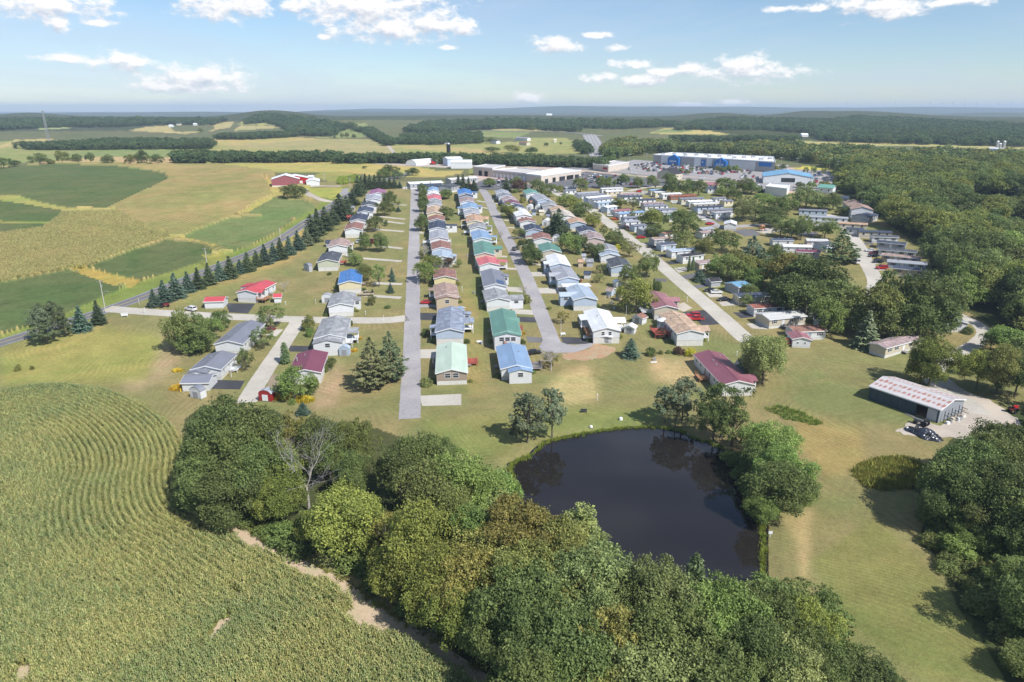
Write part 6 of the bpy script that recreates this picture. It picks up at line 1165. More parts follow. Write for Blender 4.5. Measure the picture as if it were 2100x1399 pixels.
group_trees('among the homes left of the playground', [(1487, 396, 362, 38, 'mid', 'm'), (1479, 402, 382, 22, 'mid', 'v'), (1503, 412, 386, 28, 'mid', 'd'), (1525, 396, 364, 30, 'mid', 'o'), (1540, 398, 372, 30, 'mid', 'g'), (1522, 455, 402, 50, 'mid', 'l'), (1566, 427, 394, 40, 'mid', 'v'), (1548, 450, 415, 40, 'mid', 'm'), (1587, 456, 421, 54, 'mid', 'g'), (1560, 395, 380, 12, 'fir', 'g'), (1364, 390, 378, 8, 'spruce', 'g'), (1414, 424, 415, 10, 'spruce', 'b'), (1366, 456, 440, 10, 'shrub', 'g')])
group_trees('right of the playground', [(1613, 441, 397, 46, 'mid', 'm'), (1600, 430, 402, 40, 'mid', 'g'), (1652, 428, 380, 56, 'mid', 'l'), (1678, 430, 400, 30, 'mid', 'g'), (1707, 431, 393, 30, 'mid', 'g'), (1600, 486, 452, 34, 'mid', 'g'), (1622, 490, 447, 30, 'mid', 'm'), (1642, 493, 441, 38, 'mid', 'g'), (1691, 488, 447, 52, 'mid', 'm'), (1723, 538, 470, 60, 'wpine', 'v'), (1741, 443, 421, 24, 'mid', 'd'), (1722, 441, 427, 18, 'mid', 'o'), (1760, 440, 425, 10, 'mid', 'r'), (1589, 538, 500, 34, 'mid', 'g'), (1578, 466, 436, 40, 'mid', 'd')])
group_trees('in the grove right of the wide street', [(1480, 518, 470, 62, 'mid', 'g'), (1434, 577, 552, 25, 'fir', 'b'), (1412, 557, 524, 8, 'column', 'v'), (1420, 555, 526, 8, 'column', 'v'), (1471, 567, 520, 54, 'mid', 'v'), (1497, 579, 522, 62, 'mid', 'm'), (1510, 560, 511, 50, 'mid', 'o'), (1536, 577, 522, 52, 'mid', 'o'), (1549, 592, 548, 42, 'mid', 'v'), (1540, 548, 484, 58, 'wpine', 'b'), (1560, 570, 510, 44, 'wpine', 'g'), (1535, 605, 580, 30, 'mid', 'm'), (1530, 628, 602, 27, 'mid', 'l'), (1588, 590, 520, 50, 'mid', 'g')])
group_trees('in the big grove in the middle right', [(1612, 600, 514, 70, 'mid', 'r'), (1640, 610, 520, 90, 'mid', 'g'), (1684, 625, 530, 90, 'mid', 'd'), (1610, 640, 560, 70, 'mid', 'd'), (1650, 655, 570, 90, 'mid', 'g'), (1712, 650, 568, 80, 'mid', 'm'), (1690, 690, 605, 60, 'mid', 'v'), (1745, 680, 590, 76, 'mid', 'm'), (1790, 690, 575, 80, 'mid', 'o'), (1773, 712, 638, 52, 'spruce', 'w'), (1830, 680, 555, 90, 'mid', 'g'), (1878, 690, 552, 96, 'mid', 'd'), (1928, 672, 560, 84, 'mid', 'g'), (1850, 700, 600, 90, 'mid', 'g'), (1908, 700, 610, 80, 'mid', 'd'), (1950, 650, 590, 56, 'mid', 'd'), (1815, 700, 625, 70, 'mid', 'm')])
group_trees('on the lawn round the long rusty shed', [(1563, 788, 680, 88, 'near', 'l'), (1550, 770, 715, 60, 'mid', 'm'), (1904, 792, 690, 92, 'near', 'y'), (1886, 786, 720, 50, 'mid', 'y'), (1984, 684, 671, 18, 'shrub', 'g'), (2042, 808, 704, 90, 'near', 'o'), (2000, 800, 715, 80, 'near', 'y'), (2080, 815, 725, 90, 'near', 'd'), (1985, 768, 740, 40, 'mid', 'g'), (2060, 730, 668, 70, 'mid', 'v'), (2096, 760, 690, 70, 'mid', 'g'), (2030, 720, 678, 40, 'mid', 'l')])
group_trees('in the dark wood at the lower right', [T(2010, 905, 15, 13, 'near', 'd'), T(1965, 935, 13, 11, 'near', 'g'), T(2050, 885, 15, 12, 'near', 'g'), T(2088, 862, 15, 12, 'near', 'd'), T(2000, 960, 13, 12, 'near', 'g'), T(1945, 985, 10, 9, 'near', 'd'), T(2055, 950, 14, 12, 'near', 'd'), T(2100, 950, 15, 12, 'near', 'd'), T(2040, 1000, 11, 10, 'near', 'm'), T(1985, 1030, 7, 7, 'mid', 'g'), T(2010, 1075, 5.5, 8, 'near', 'v'), T(1975, 1095, 4, 6, 'mid', 'v'), T(2045, 1070, 6, 8, 'near', 'v'), T(2100, 1060, 9, 9, 'near', 'd'), T(2100, 1150, 6, 8, 'near', 'g'), T(2075, 1190, 4, 5, 'mid', 'g'), T(2120, 1250, 5, 7, 'near', 'd'), T(2130, 1330, 5, 7, 'near', 'g'), T(2050, 1160, 3, 4, 'shrub', 'o'), T(2150, 1000, 14, 12, 'near', 'd'), T(2160, 1150, 13, 11, 'near', 'd')], 'trees of the dark wood at the lower right')
# shrubs at the front corners of the nearer homes
for r_, wh_, rf_, hm_ in HM:
    if r_[0][1] < 555: continue
    wl_ = [c for c in hm_.children if c.name.startswith('wall')][0].data; xs_ = [v.co.x for v in wl_.vertices]; ys_ = [v.co.y for v in wl_.vertices]
    M_ = Matrix.Translation(hm_.location) @ Matrix.Rotation(hm_.rotation_euler.z, 4, 'Z')
    for sd2, nm2 in ((min(xs_) - .9, 'left'), (max(xs_) + .9, 'right')):
        q_ = M_ @ Vector((sd2, min(ys_) + random.uniform(1.5, 5), 0)); q_.z = h1(q_.x, q_.y) - .05
        e = plant('shrub', q_, random.uniform(.8, 1.5), random.uniform(1.2, 2.0), random.choice('gmvyo'), 'x'); e['label'] = f"shrub at the {nm2} corner of the {RD[rf_]} home {wh_}"; e['group'] = 'shrubs against the homes'; del e['_w']; del e['_look']; TREES.pop()
# bare white tree
g_ = G(634, 1048); e_ = empty('dead_tree', g_, .4, 'bare bleached dead tree standing between the leafy crowns beside the cornfield', 'tree')
h_ = CAM_H - ratio_of(862) * g_.y - g_.z; o_ = obj('branches', DEADM, DEADW, e_); o_.scale = (h_ * 1.25, h_ * 1.25, h_)

# labels: what it looks like, where it stands, which one counted from the left
def label_trees():
    from collections import defaultdict
    by = defaultdict(list)
    for e in TREES: by[(e['_w'], e['_look'])].append(e)
    for (w, look), es in by.items():
        es.sort(key=lambda e: (topix(*e.location)[0]))
        for i, e in enumerate(es):
            if not w: continue
            if len(es) == 1: e['label'] = f"the only {look} {w}"
            else: e['label'] = f"{look} {w}, {NTH[i]} of these from the left"
            if len(e['label'].split()) > 16:
                e['label'] = e['label'].replace(' of these', '')
            if len(e['label'].split()) > 16: e['label'] = f"{look} {w}, {NTH[i]} from left"
            e['group'] = 'trees ' + w
    for e in TREES:
        if len(e.get('label', '').split()) > 16: e['label'] = e['label'].replace('between the branch lane and the', 'left of the').replace('standing on', 'on').replace(' leaning', '').replace('of these ', '')
        del e['_w']; del e['_look']
label_trees()

# ---- the wood on the right: the nearest trees one by one, the rest as one mass
WOODR = [(1236, 316), (1250, 302), (1290, 296), (1330, 300), (1430, 308), (1560, 308), (1720, 317), (1900, 325), (2200, 338), (2500, 350), (2500, 800), (2200, 760), (2110, 700), (2050, 672), (2010, 645), (1975, 628), (1935, 580), (1912, 545), (1905, 500), (1860, 478), (1825, 462), (1800, 436), (1770, 412), (1735, 396), (1722, 380), (1722, 350), (1640, 332), (1560, 324), (1350, 314), (1240, 330)]
RW = []
rgw = np.random.default_rng(44); near_n = 0; far_pts = []
P_ = fill_polygon(WOODR, lambda y: 10.0 if y < 600 else 12.5, rgw, dmax=1400)
holes = [[(2030, 408), (2110, 405), (2110, 440), (2030, 440)], [(1925, 440), (1995, 440), (1995, 476), (1925, 476)], [(2050, 448), (2130, 450), (2130, 486), (2050, 486)], [(1975, 405), (2035, 405), (2035, 440), (1975, 440)], [(2060, 580), (2140, 570), (2140, 610), (2070, 605)], [(1835, 380), (1860, 378), (1862, 392), (1838, 392)]]
pxs, pys = topix(P_[:, 0], P_[:, 1], P_[:, 2]); keep = np.ones(len(P_), bool)
for h in holes: keep &= ~inside(pxs, pys, h)
P_ = P_[keep]; pxs = pxs[keep]; pys = pys[keep]
shown = (pxs > 1700) & (pxs < 2160) & (P_[:, 1] < 520); order = np.argsort(P_[:, 1]); cnt = 0; mass = []
tn = ['g', 'g', 'm', 'd', 'o', 'v', 'g', 'm', 'd', 'y', 'l']
for k in order:
    if shown[k] and cnt < 30:
        tk = tn[int(rgw.integers(0, len(tn)))]; e = plant('mid', Vector(P_[k]), float(rgw.uniform(11, 17)), float(rgw.uniform(10, 14.5)), tk, 'x')
        e['label'] = f"{LOOK[tk]} broadleaf tree in the near edge of the right-hand wood"; e['group'] = "trees in the near edge of the right-hand wood"; del e['_w']; del e['_look']; cnt += 1; RW.append(e)
    else: mass.append(P_[k])
mass = np.array(mass)
def number_labels(es):
    from collections import defaultdict
    by = defaultdict(list)
    for e in es: by[e['label']].append(e)
    for l, v in by.items():
        if len(v) < 2: continue
        v.sort(key=lambda e: topix(*e.location)[0])
        for i, e in enumerate(v): e['label'] = f"{l}, {NTH[i]} from left"
number_labels(RW)
def wood(name, pts, label, hmin=10, hmax=16, wf=1.0, color=(1, 1, 1, 1)):
    if not len(pts): return
    rg = np.random.default_rng(len(pts)); h = rg.uniform(hmin, hmax, len(pts)) * (1 + .16 * wob(pts[:, 0], pts[:, 1], 90, 3)); w = rg.uniform(.8, 1.15, len(pts)) * wf
    s = np.stack([w, w, h], 1); s[:, 0] = s[:, 1] = w * h / .95
    pts = pts.copy(); pts[:, 2] -= .5
    return scatter(name, pts, s, FAR_SRC, label, color)
nm_ = mass[:, 1] < 620
MID_SRC = [src(PROTO['mid'][k][0], LEAF) for k in (0, 1, 3)]
for q_, (c_, lb_) in enumerate((((1.0, 1.0, .9, 1), 'mid green'), ((1.3, 1.2, .85, 1), 'olive'), ((.8, .88, .8, 1), 'dark green'))):
    p_ = mass[nm_][q_::3].copy(); h_ = rgw.uniform(11, 17, len(p_)); w_ = rgw.uniform(1.0, 1.35, len(p_)) * h_; p_[:, 2] -= .5; scatter('dense_wood', p_, np.stack([w_, w_, h_], 1), MID_SRC, lb_ + ' crowns of the dense wood beside the park', c_)
mass = mass[~nm_]
lobe = wob(mass[:, 0], mass[:, 1], 150, 14) + rgw.normal(size=len(mass)) * .5; 
for mk_, c_ in ((lobe > .25, (1.25, 1.12, .9, 1)), (lobe < -.45, (.72, .82, .74, 1))): wood('distant_wood', mass[mk_], 'dense broadleaf wood, ' + ('paler olive' if c_[0] > 1 else 'darkest green') + ' stands of the right side', color=c_, wf=1.05)
mass = mass[(lobe <= .25) & (lobe >= -.45)]
wood('distant_wood', mass, 'dense broadleaf wood filling the right side up to the far meadows', color=(.95, 1.0, .95, 1), wf=1.05)
# woods beyond the village: (polygon on the ground, label, spacing)
BG = [([(40, 305), (75, 303), (130, 300), (250, 292), (420, 294), (440, 299), (430, 306), (80, 309)], 'long wood on the left behind the pale field', 9), ([(360, 336), (684, 333), (680, 327), (500, 325), (362, 327)], 'dark wood standing in the fields left of the farm shop', 7.5),
      ([(440, 287), (470, 281), (600, 277), (612, 281), (520, 287)], 'wood below the hill', 9), ([(500, 256), (530, 242), (560, 238), (640, 248), (720, 262), (700, 270), (684, 281), (600, 279), (590, 268), (560, 256), (540, 252)], 'wood covering the round hill', 12),
      ([(690, 336), (860, 336), (980, 338), (980, 333), (860, 329), (690, 331)], 'belt of trees behind the equipment yard', 8), ([(812, 297), (830, 284), (900, 279), (985, 279), (985, 295), (900, 298)], 'broad wood beyond the meadows in the middle', 10), ([(830, 272), (860, 256), (960, 252), (1100, 260), (1190, 270), (1180, 272), (1050, 264), (960, 268), (900, 276)], 'wood on the long low ridge in the middle', 12),
      ([(950, 339), (1210, 345), (1240, 350), (1240, 343), (1100, 334), (960, 333)], 'belt of trees behind the highway', 7), ([(1178, 296), (1196, 298), (1205, 304), (1208, 318), (1196, 316), (1186, 304)], 'trees climbing beside the highway', 8),
      ([(716, 268), (760, 268), (810, 298), (790, 300), (770, 288), (745, 272)], 'line of trees down the hill meadow', 8),
      ([(0, 268), (130, 262), (240, 262), (330, 256), (440, 258), (470, 248), (200, 248), (0, 248), (-200, 246), (-200, 276)], 'far woods at the left', 16), ([(1380, 268), (1430, 252), (1480, 246), (1700, 250), (1760, 243), (1880, 248), (2100, 262), (2200, 262), (2200, 304), (2000, 300), (1760, 294), (1680, 290), (1660, 276), (1560, 268)], 'dark wooded hills at the right', 15),
      ([(1380, 292), (1560, 292), (1640, 293), (1640, 288), (1560, 288), (1380, 288)], 'belt of trees between the two pale fields', 8), ([(1000, 248), (1400, 254), (1390, 260), (1280, 266), (1200, 264), (1000, 252)], 'woods before the blue valley', 16)]
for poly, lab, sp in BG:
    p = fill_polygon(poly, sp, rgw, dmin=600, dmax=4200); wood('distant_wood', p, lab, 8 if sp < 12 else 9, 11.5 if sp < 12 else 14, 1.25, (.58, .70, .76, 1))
# single trees of the far fields
group0 = len(TREES)
FT = [(8, 346, 24, 26), (30, 342, 14, 20), (82, 337, 24, 30), (128, 334, 26, 24), (160, 334, 20, 16), (186, 334, 22, 16), (222, 338, 22, 22), (268, 339, 24, 22), (292, 338, 32, 22), (321, 339, 24, 26), (150, 334, 12, 22), (105, 338, 12, 14),
      (727, 264, 14, 12), (686, 284, 5, 6), (702, 283, 10, 8), (712, 283, 12, 8), (726, 283, 8, 8), (612, 279, 5, 4), (1010, 312, 12, 26), (1050, 314, 18, 32), (1090, 315, 14, 22), (1120, 300, 8, 8), (1150, 298, 7, 6), (1090, 268, 8, 14), (1120, 268, 8, 14), (985, 294, 12, 12), (1005, 294, 14, 20), (412, 271, 9, 9)]
for i, (x, b, hh, w) in enumerate(FT):
    e = tree_at(x, b, b - hh, w, 'mid', 'gdmo'[i % 4], 'x'); e['label'] = f"{e['_look']} standing in the far fields, {NTH[i]} of the scattered ones"; e['group'] = 'scattered trees of the far fields'; del e['_w']; del e['_look']

# the lower right wood goes on past the frame
p_ = fill_polygon([(2130, 860), (2400, 800), (2900, 900), (2900, 1399), (2240, 1399), (2190, 1200)], 9.0, rgw, dmin=50, dmax=400); h_ = rgw.uniform(10, 15, len(p_)); w_ = h_ * rgw.uniform(1.0, 1.3, len(p_))
scatter('dense_wood', p_, np.stack([w_, w_, h_], 1), MID_SRC, 'dense wood going on beyond the lower right edge', (.85, .92, .85, 1))
# ---- undergrowth, reeds, weeds: stuff
def weeds(name, poly, spacing, hmin, hmax, label, color, srcs=None, w=1.1):
    p = fill_polygon(poly, spacing, rgw, dmin=45, dmax=900)
    if not len(p): return
    h = rgw.uniform(hmin, hmax, len(p)); ww = rgw.uniform(.8, 1.4, len(p)) * w
    p[:, 2] -= h * .12
    return scatter(name, p, np.stack([ww * h, ww * h, h], 1), srcs or SHR, label, color, tilt=.08)
SHR = [src(c, LEAF) for c, t, m, r in PROTO['shrub']]
def tuft_mesh(seed, n=34, mat=None):
    rg = np.random.default_rng(seed); b = rg.normal(size=(n, 2)) * .22; a = rg.uniform(0, 6.28, n); l = rg.uniform(.5, 1.0, n); t = b + np.stack([np.cos(a), np.sin(a)], 1) * rg.uniform(.1, .4, n)[:, None]
    p = np.stack([-np.sin(a), np.cos(a)], 1) * .05; z = np.zeros((n, 1))
    V = np.stack([np.hstack([b - p, z]), np.hstack([b + p, z]), np.hstack([t + p * .3, l[:, None]]), np.hstack([t - p * .3, l[:, None]])], 1).reshape(-1, 3)
    return quads_mesh('grass_tuft_%d' % seed, V, n)
TUF = [src(tuft_mesh(s), GRASS) for s in (1, 2, 3)]
UG = (.9, 1.0, .8, 1)
weeds('undergrowth', [(430, 1045), (520, 1085), (640, 1150), (740, 1200), (860, 1275), (960, 1330), (1060, 1400), (1300, 1400), (1100, 1200), (900, 1100), (770, 1100), (640, 1080), (520, 1040)], 3.2, 1.5, 4.0, 'tangled green undergrowth between the wood and the cornfield', UG)
weeds('undergrowth', [(376, 1000), (430, 1050), (560, 1120), (620, 1120), (560, 1060), (420, 980), (372, 900)], 3.0, 1.2, 3.0, 'shrubby edge under the clump by the cornfield', (1.1, 1.15, .9, 1))
weeds('undergrowth', [(1895, 1090), (1930, 1080), (1990, 1120), (2100, 1190), (2200, 1399), (2090, 1399), (2060, 1330), (1990, 1240), (1930, 1170)], 2.6, 1.0, 3.2, 'weedy brush along the edge of the lower right lawn', (1.1, 1.05, .95, 1))
weeds('undergrowth', [(1900, 1060), (1960, 1030), (2100, 1030), (2300, 1100), (2200, 1250), (2100, 1200), (1980, 1130)], 3.5, 2.0, 4.5, 'dark brush inside the lower right wood', (.8, .95, .75, 1))
weeds('undergrowth', [(1270, 1225), (1560, 1205), (1600, 1200), (1690, 1240), (1720, 1330), (1850, 1399), (1500, 1399), (1300, 1300)], 3.6, 1.5, 4.0, 'undergrowth inside the wood below the pond', UG)
weeds('reed_patch', [(1748, 975), (1762, 952), (1800, 940), (1860, 938), (1900, 955), (1925, 968), (1905, 990), (1860, 1005), (1810, 1006), (1770, 995)], .7, .5, 1.25, 'patch of tall marsh weeds with yellow tops on the right lawn', (1.15, 1.0, .75, 1), TUF, 1.3)
weeds('weed_patch', [(1568, 838), (1595, 832), (1630, 840), (1690, 868), (1670, 872), (1600, 858)], .8, .4, .9, 'strip of unmown bright weeds on the right lawn', (.9, 1.05, .7, 1), TUF, 1.6)
weeds('weed_patch', [(740, 372), (730, 362), (700, 366), (690, 374), (700, 380)], 3, 1.2, 2.6, 'weedy bushes beside the gravel drive', (1.9, 1.9, 1.1, 1))
weeds('undergrowth', [(1500, 930), (1530, 950), (1560, 1000), (1570, 1060), (1550, 1065), (1515, 990), (1480, 930)], 2.0, .8, 2.4, 'bushes at the foot of the trees on the right bank', (.9, 1, .8, 1))
def bank():
    P = POND_W; N = len(P); pts = []
    rg = np.random.default_rng(8)
    for i in range(N):
        a = Vector(P[i]); b = Vector(P[(i + 1) % N]); L_ = (b - a).length; k = int(L_ / .28); n = Vector(((b - a).y, -(b - a).x)).normalized()
        for j in range(k):
            q = a + (b - a) * (j / k) + n * float(rg.normal(0, .3) - .05); pts.append((q.x, q.y, -.35))
    pts = np.array(pts); inn = sdist(pts[:, 0], pts[:, 1], P)[0]; s = rg.uniform(.25, .8, len(pts))
    scatter('bank_grass', pts, np.stack([s * 1.5, s * 1.5, s], 1), TUF, 'bright yellow green grass fringing the pond bank', (1.15, 1.2, .7, 1))
bank()

# ---- corn: every plant of the near field stands in its row, one mass
def corn_clump(seed, n=2, spread=.30):
    rg = np.random.default_rng(seed); Q = []; MI = []
    for k in range(n):
        bx, by = (k - (n - 1) / 2) * spread + rg.normal() * .04, rg.normal() * .05; H = rg.uniform(.9, 1.1)
        for j in range(9):
            a = rg.uniform(0, 6.28); z0 = H * (.25 + .075 * j); L = rg.uniform(.32, .52); d = np.array([math.cos(a), math.sin(a)]); p = np.array([-d[1], d[0]]) * .05
            m = np.array([bx, by]) + d * L * .5; t = np.array([bx, by]) + d * L; b = np.array([bx, by])
            z1 = z0 + .16; z2 = z0 + rg.uniform(-.12, .10)
            Q.append([(*(b - p * .6), z0), (*(b + p * .6), z0), (*(m + p), z1), (*(m - p), z1)]); Q.append([(*(m - p), z1), (*(m + p), z1), (*(t + p * .15), z2), (*(t - p * .15), z2)]); MI += [0, 0]
        for j in range(4):
            a = rg.uniform(0, 6.28); d = np.array([math.cos(a), math.sin(a)]) * .10; p = np.array([-d[1], d[0]]) * .24; b = np.array([bx, by])
            Q.append([(*(b - p), H * .90), (*(b + p), H * .90), (*(b + d + p * .5), H * 1.04), (*(b + d - p * .5), H * 1.04)]); MI.append(1)
    V = np.array(Q, float).reshape(-1, 3); return quads_mesh('corn_clump_%d' % seed, V, len(Q), np.array(MI))
CSRC = [src(corn_clump(s), [CORN, TASSEL]) for s in (1, 2, 3, 4)]
def near_corn():
    rg = np.random.default_rng(12)
    edge_px = [(-300, 860), (0, 808), (100, 794), (200, 800), (290, 832), (350, 878), (378, 930), (378, 985), (398, 1030), (436, 1050), (500, 1085), (560, 1125), (640, 1160), (720, 1200), (800, 1262), (900, 1320), (1000, 1385), (1090, 1460)]
    E = [tuple(p[:2]) for p in smooth([Vector((*G(*q)[:2], 0)) for q in edge_px], 6)]
    W = [tuple(G(*q)[:2]) for q in NEAR_CORN]; X0, X1, Y0, Y1 = -215, 30, 38, 200
    step = .46; xs = np.arange(X0, X1, step); ys = np.arange(Y0, Y1, step); X, Y = np.meshgrid(xs, ys); X = X.ravel() + rg.uniform(-.5, .5, X.size) * step; Y = Y.ravel() + rg.uniform(-.5, .5, Y.size) * step
    m = inside(X, Y, E + [(200, 30), (-400, 30)]) if False else inside(*topix(X, Y, np.zeros_like(X)), NEAR_CORN)
    px, py = topix(X, Y, np.full_like(X, 2.0)); m &= (px > -420) & (py < 1540); X = X[m]; Y = Y[m]
    d, nx, ny = sdist(X, Y, E, False); sp = 1.15
    k = np.round(d / sp); vx, vy = (X - nx) / np.maximum(d, 1e-3), (Y - ny) / np.maximum(d, 1e-3); nd_ = k * sp
    sharp = np.clip((30 - d) / 12, .10, 1) * (.86 - .6 * np.clip((110 - Y) / 30, 0, 1)); off = (nd_ - d) * sharp; X = X + vx * off; Y = Y + vy * off
    # thin and bare places
    px, py = topix(X, Y, np.zeros_like(X))
    gap = (wob(X, Y, 26, 3) + .6 * wob(X, Y, 9, 9)); bare = np.zeros(len(X), bool)
    for poly in ([(412, 1338), (424, 1310), (436, 1298), (446, 1276), (470, 1266), (492, 1260), (486, 1282), (466, 1292), (452, 1314), (430, 1322)], [(30, 1395), (36, 1368), (64, 1366), (70, 1399), (50, 1412)], [(462, 1212), (486, 1216), (506, 1232), (498, 1240), (476, 1228)], [(600, 1292), (650, 1302), (640, 1310)], [(700, 1256), (740, 1248), (800, 1268), (880, 1292), (890, 1318), (800, 1312), (730, 1288)], [(940, 1330), (1010, 1399), (960, 1399), (900, 1340)], [(436, 1052), (520, 1088), (570, 1122), (510, 1098)]):
        bare |= inside(px + wob(X, Y, 5, 12) * 6, py + wob(X, Y, 4, 18) * 4, poly)
    track = (np.abs(d - 27) < .55) & (wob(X, Y, 60, 22) > -.3)
    edgeB = (d < 2.5 + 1.1 * wob(X, Y, 9, 6)) & (topix(nx[:], ny[:], np.zeros_like(nx))[1] > 1046)
    kp = ~bare & ~edgeB & (rg.random(len(X)) > .03); X, Y, d, vx, vy, gap = X[kp], Y[kp], d[kp], vx[kp], vy[kp], gap[kp]
    rot = np.arctan2(vy, vx) + math.pi / 2 + rg.normal(size=len(X)) * .35; s = 1.75 * (1 + .10 * wob(X, Y, 18, 5)) * rg.uniform(.85, 1.12, len(X)) * np.clip(.72 + d / 5, .72, 1)
    Z = np.zeros_like(X) - .05; z3 = np.stack([X, Y, Z], 1)
    lush = wob(X, Y, 70, 17) + .7 * wob(X, Y, 24, 26) + rg.normal(size=len(X)) * .35 + np.where((py := topix(X, Y, Z)[1]) < 1120, -.1, .0)
    for nm, mk, c in (('cornfield', lush >= .1, (1.22, 1.14, 1.02, 1)), ('cornfield', (lush < .1) & (lush > -.55), (1.06, 1.06, .98, 1)), ('cornfield', lush <= -.55, (.82, .92, .88, 1))):
        scatter(nm, z3[mk], np.stack([s[mk] * .74, s[mk] * .74, s[mk]], 1), CSRC, 'tall corn with yellow tassels in curving rows', c, rz=rot[mk], tilt=.05)
near_corn()
def far_corn():
    rg = np.random.default_rng(13); poly = [(-80, 700), (-80, 470), (0, 484), (95, 470), (130, 440), (240, 436), (345, 486), (345, 492), (250, 522), (180, 552), (140, 556), (0, 584)]
    p = fill_polygon(poly, 1.15, rg, dmin=150, dmax=520); px, py = topix(p[:, 0], p[:, 1], p[:, 2])
    for q in ([(-80, 475), (0, 459), (95, 460), (90, 472), (0, 484)], [(-600, 720), (0, 583), (140, 556), (160, 640), (0, 688), (-600, 850)]): 
        m = ~inside(px, py, q); p, px, py = p[m], px[m], py[m]
    p[:, 2] += .3; s = rg.uniform(2.0, 2.5, len(p)); scatter('corn_strip_plants', p, np.stack([s * .7, s * .7, s * .9], 1), CSRC, 'ripening corn standing in the strip beyond the county road', (1.3, 1.15, 1.15, 1))
far_corn()
for poly, lb in (([(30, 796), (24, 801), (42, 810), (60, 800), (48, 790)], ''),): pass
def flowers(px, py, n, r, lb, c=(1, 1, 1, 1), s=.6):
    g = G(px, py); rg = np.random.default_rng(int(px)); a = rg.uniform(0, 6.28, n); q = np.sqrt(rg.random(n)) * r
    p = np.stack([g.x + np.cos(a) * q, g.y + np.sin(a) * q * .7, np.full(n, g.z)], 1); z = rg.uniform(.8, 1.3, n) * s
    fl = src(tuft_mesh(9, 30), FLOWER); scatter('flower_bed', p, np.stack([z * 1.6, z * 1.6, z], 1), [fl], lb, c)
flowers(370, 797, 60, 2.6, 'yellow flowers in a bed beside the white garage', s=.8); flowers(366, 761, 30, 1.5, 'yellow flowers on the lawn left of the garage', (1, 1.1, 1, 1)); flowers(575, 815, 60, 2.2, 'orange yellow flowers right of the red barn shed', s=1.0); flowers(624, 822, 60, 2.2, 'yellow flowers under the round tree', (.9, 1.1, 1, 1), .9)
flowers(733, 695, 26, 1.4, 'flowers by the big mottled grey home'); flowers(724, 720, 26, 1.2, 'yellow flowers by the pale blue barn shed'); flowers(1067, 686, 24, 1.0, 'yellow flowers at the green roofed home', s=.9)

weeds('weed_margin', [(430, 1040), (500, 1078), (640, 1152), (720, 1192), (800, 1252), (900, 1312), (1000, 1378), (1040, 1399), (1010, 1399), (900, 1328), (800, 1268), (700, 1196), (560, 1118), (440, 1056)], .9, .3, .9, 'ragged grassy margin of the dry strip', (1.1, 1.0, .8, 1), TUF, 1.5)
TRACK = pm('dry_earth', (.52, .40, .28, 1), (.42, .32, .22, 1), 1.2, rough=.95, detail=9, bump=.05, c3=(.38, .36, .20, 1), s3=.4)
strip('field_track', [(436, 1050), (500, 1084), (560, 1122), (640, 1160), (720, 1202), (800, 1264), (900, 1322), (1000, 1388), (1060, 1430)], 3.0, TRACK, .05, 'pale dry strip between the cornfield and the wood', side=-1.3)
for i, q in enumerate([[(412, 1338), (424, 1310), (436, 1298), (446, 1276), (470, 1266), (492, 1260), (486, 1282), (466, 1292), (452, 1314), (430, 1322)], [(30, 1395), (36, 1368), (64, 1366), (70, 1399), (50, 1412)], [(462, 1212), (486, 1216), (506, 1232), (498, 1240), (476, 1228)], [(600, 1292), (650, 1302), (640, 1310)], [(700, 1256), (740, 1248), (800, 1268), (880, 1292), (890, 1318), (800, 1312), (730, 1288)]]): patch('bare_spot', q, TRACK, .04, 'bare dry spot in the cornfield', wobble=.3)
# ------------------------------------------------------------------ the long rusty shed and its yard
def rust_mat():
    m = pm('rusty_roof', (.58, .55, .55, 1), (.50, .47, .47, 1), .5, rough=.6); nt = m.node_tree; L = nt.links.new; b = nt.nodes['Principled BSDF']
    old = b.inputs['Base Color'].links[0].from_socket; tc = nd(nt, 'ShaderNodeTexCoord'); sp = nd(nt, 'ShaderNodeSeparateXYZ'); L(tc.outputs['Object'], sp.inputs[0])
    def mth(op, a, b_=None):
        n = nd(nt, 'ShaderNodeMath', operation=op)
        for i, v in enumerate((a, b_)):
            if v is None: continue
            if isinstance(v, (int, float)): n.inputs[i].default_value = v
            else: L(v, n.inputs[i])
        return n.outputs[0]
    # rust sits in bands across the sheets, sheet by sheet
    ax = mth('ABSOLUTE', sp.outputs[0]); 
    n1 = nd(nt, 'ShaderNodeTexNoise'); n1.inputs['Scale'].default_value = 1.0; mp = nd(nt, 'ShaderNodeMapping'); mp.inputs['Scale'].default_value = (.35, 1.6, 1); L(tc.outputs['Object'], mp.inputs[0]); L(mp.outputs[0], n1.inputs[0]); n1.inputs['Detail'].default_value = 6
    b1 = mth('SUBTRACT', 1.0, mth('MULTIPLY', mth('ABSOLUTE', mth('SUBTRACT', ax, 1.9)), 1.0)); b2 = mth('SUBTRACT', 1.0, mth('MULTIPLY', mth('ABSOLUTE', mth('SUBTRACT', ax, 4.2)), .9)); bb = mth('MAXIMUM', b1, b2)
    sh_ = mth('GREATER_THAN', mth('SINE', mth('MULTIPLY', sp.outputs[1], 5.2)), -.25); f = mth('MULTIPLY', mth('ADD', bb, mth('MULTIPLY', mth('SUBTRACT', n1.outputs['Fac'], .5), 2.4)), mth('ADD', mth('MULTIPLY', sh_, .6), .4))
    r = nd(nt, 'ShaderNodeMapRange'); L(f, r.inputs[0]); r.inputs[1].default_value = .25; r.inputs[2].default_value = .75; r.inputs[4].default_value = .85
    mx = nd(nt, 'ShaderNodeMix', data_type='RGBA'); L(r.outputs[0], mx.inputs[0]); L(old, mx.inputs[6]); mx.inputs[7].default_value = (.36, .12, .075, 1); L(mx.outputs[2], b.inputs['Base Color']); return wave_bump(m, 'Y', 1.1, .06)
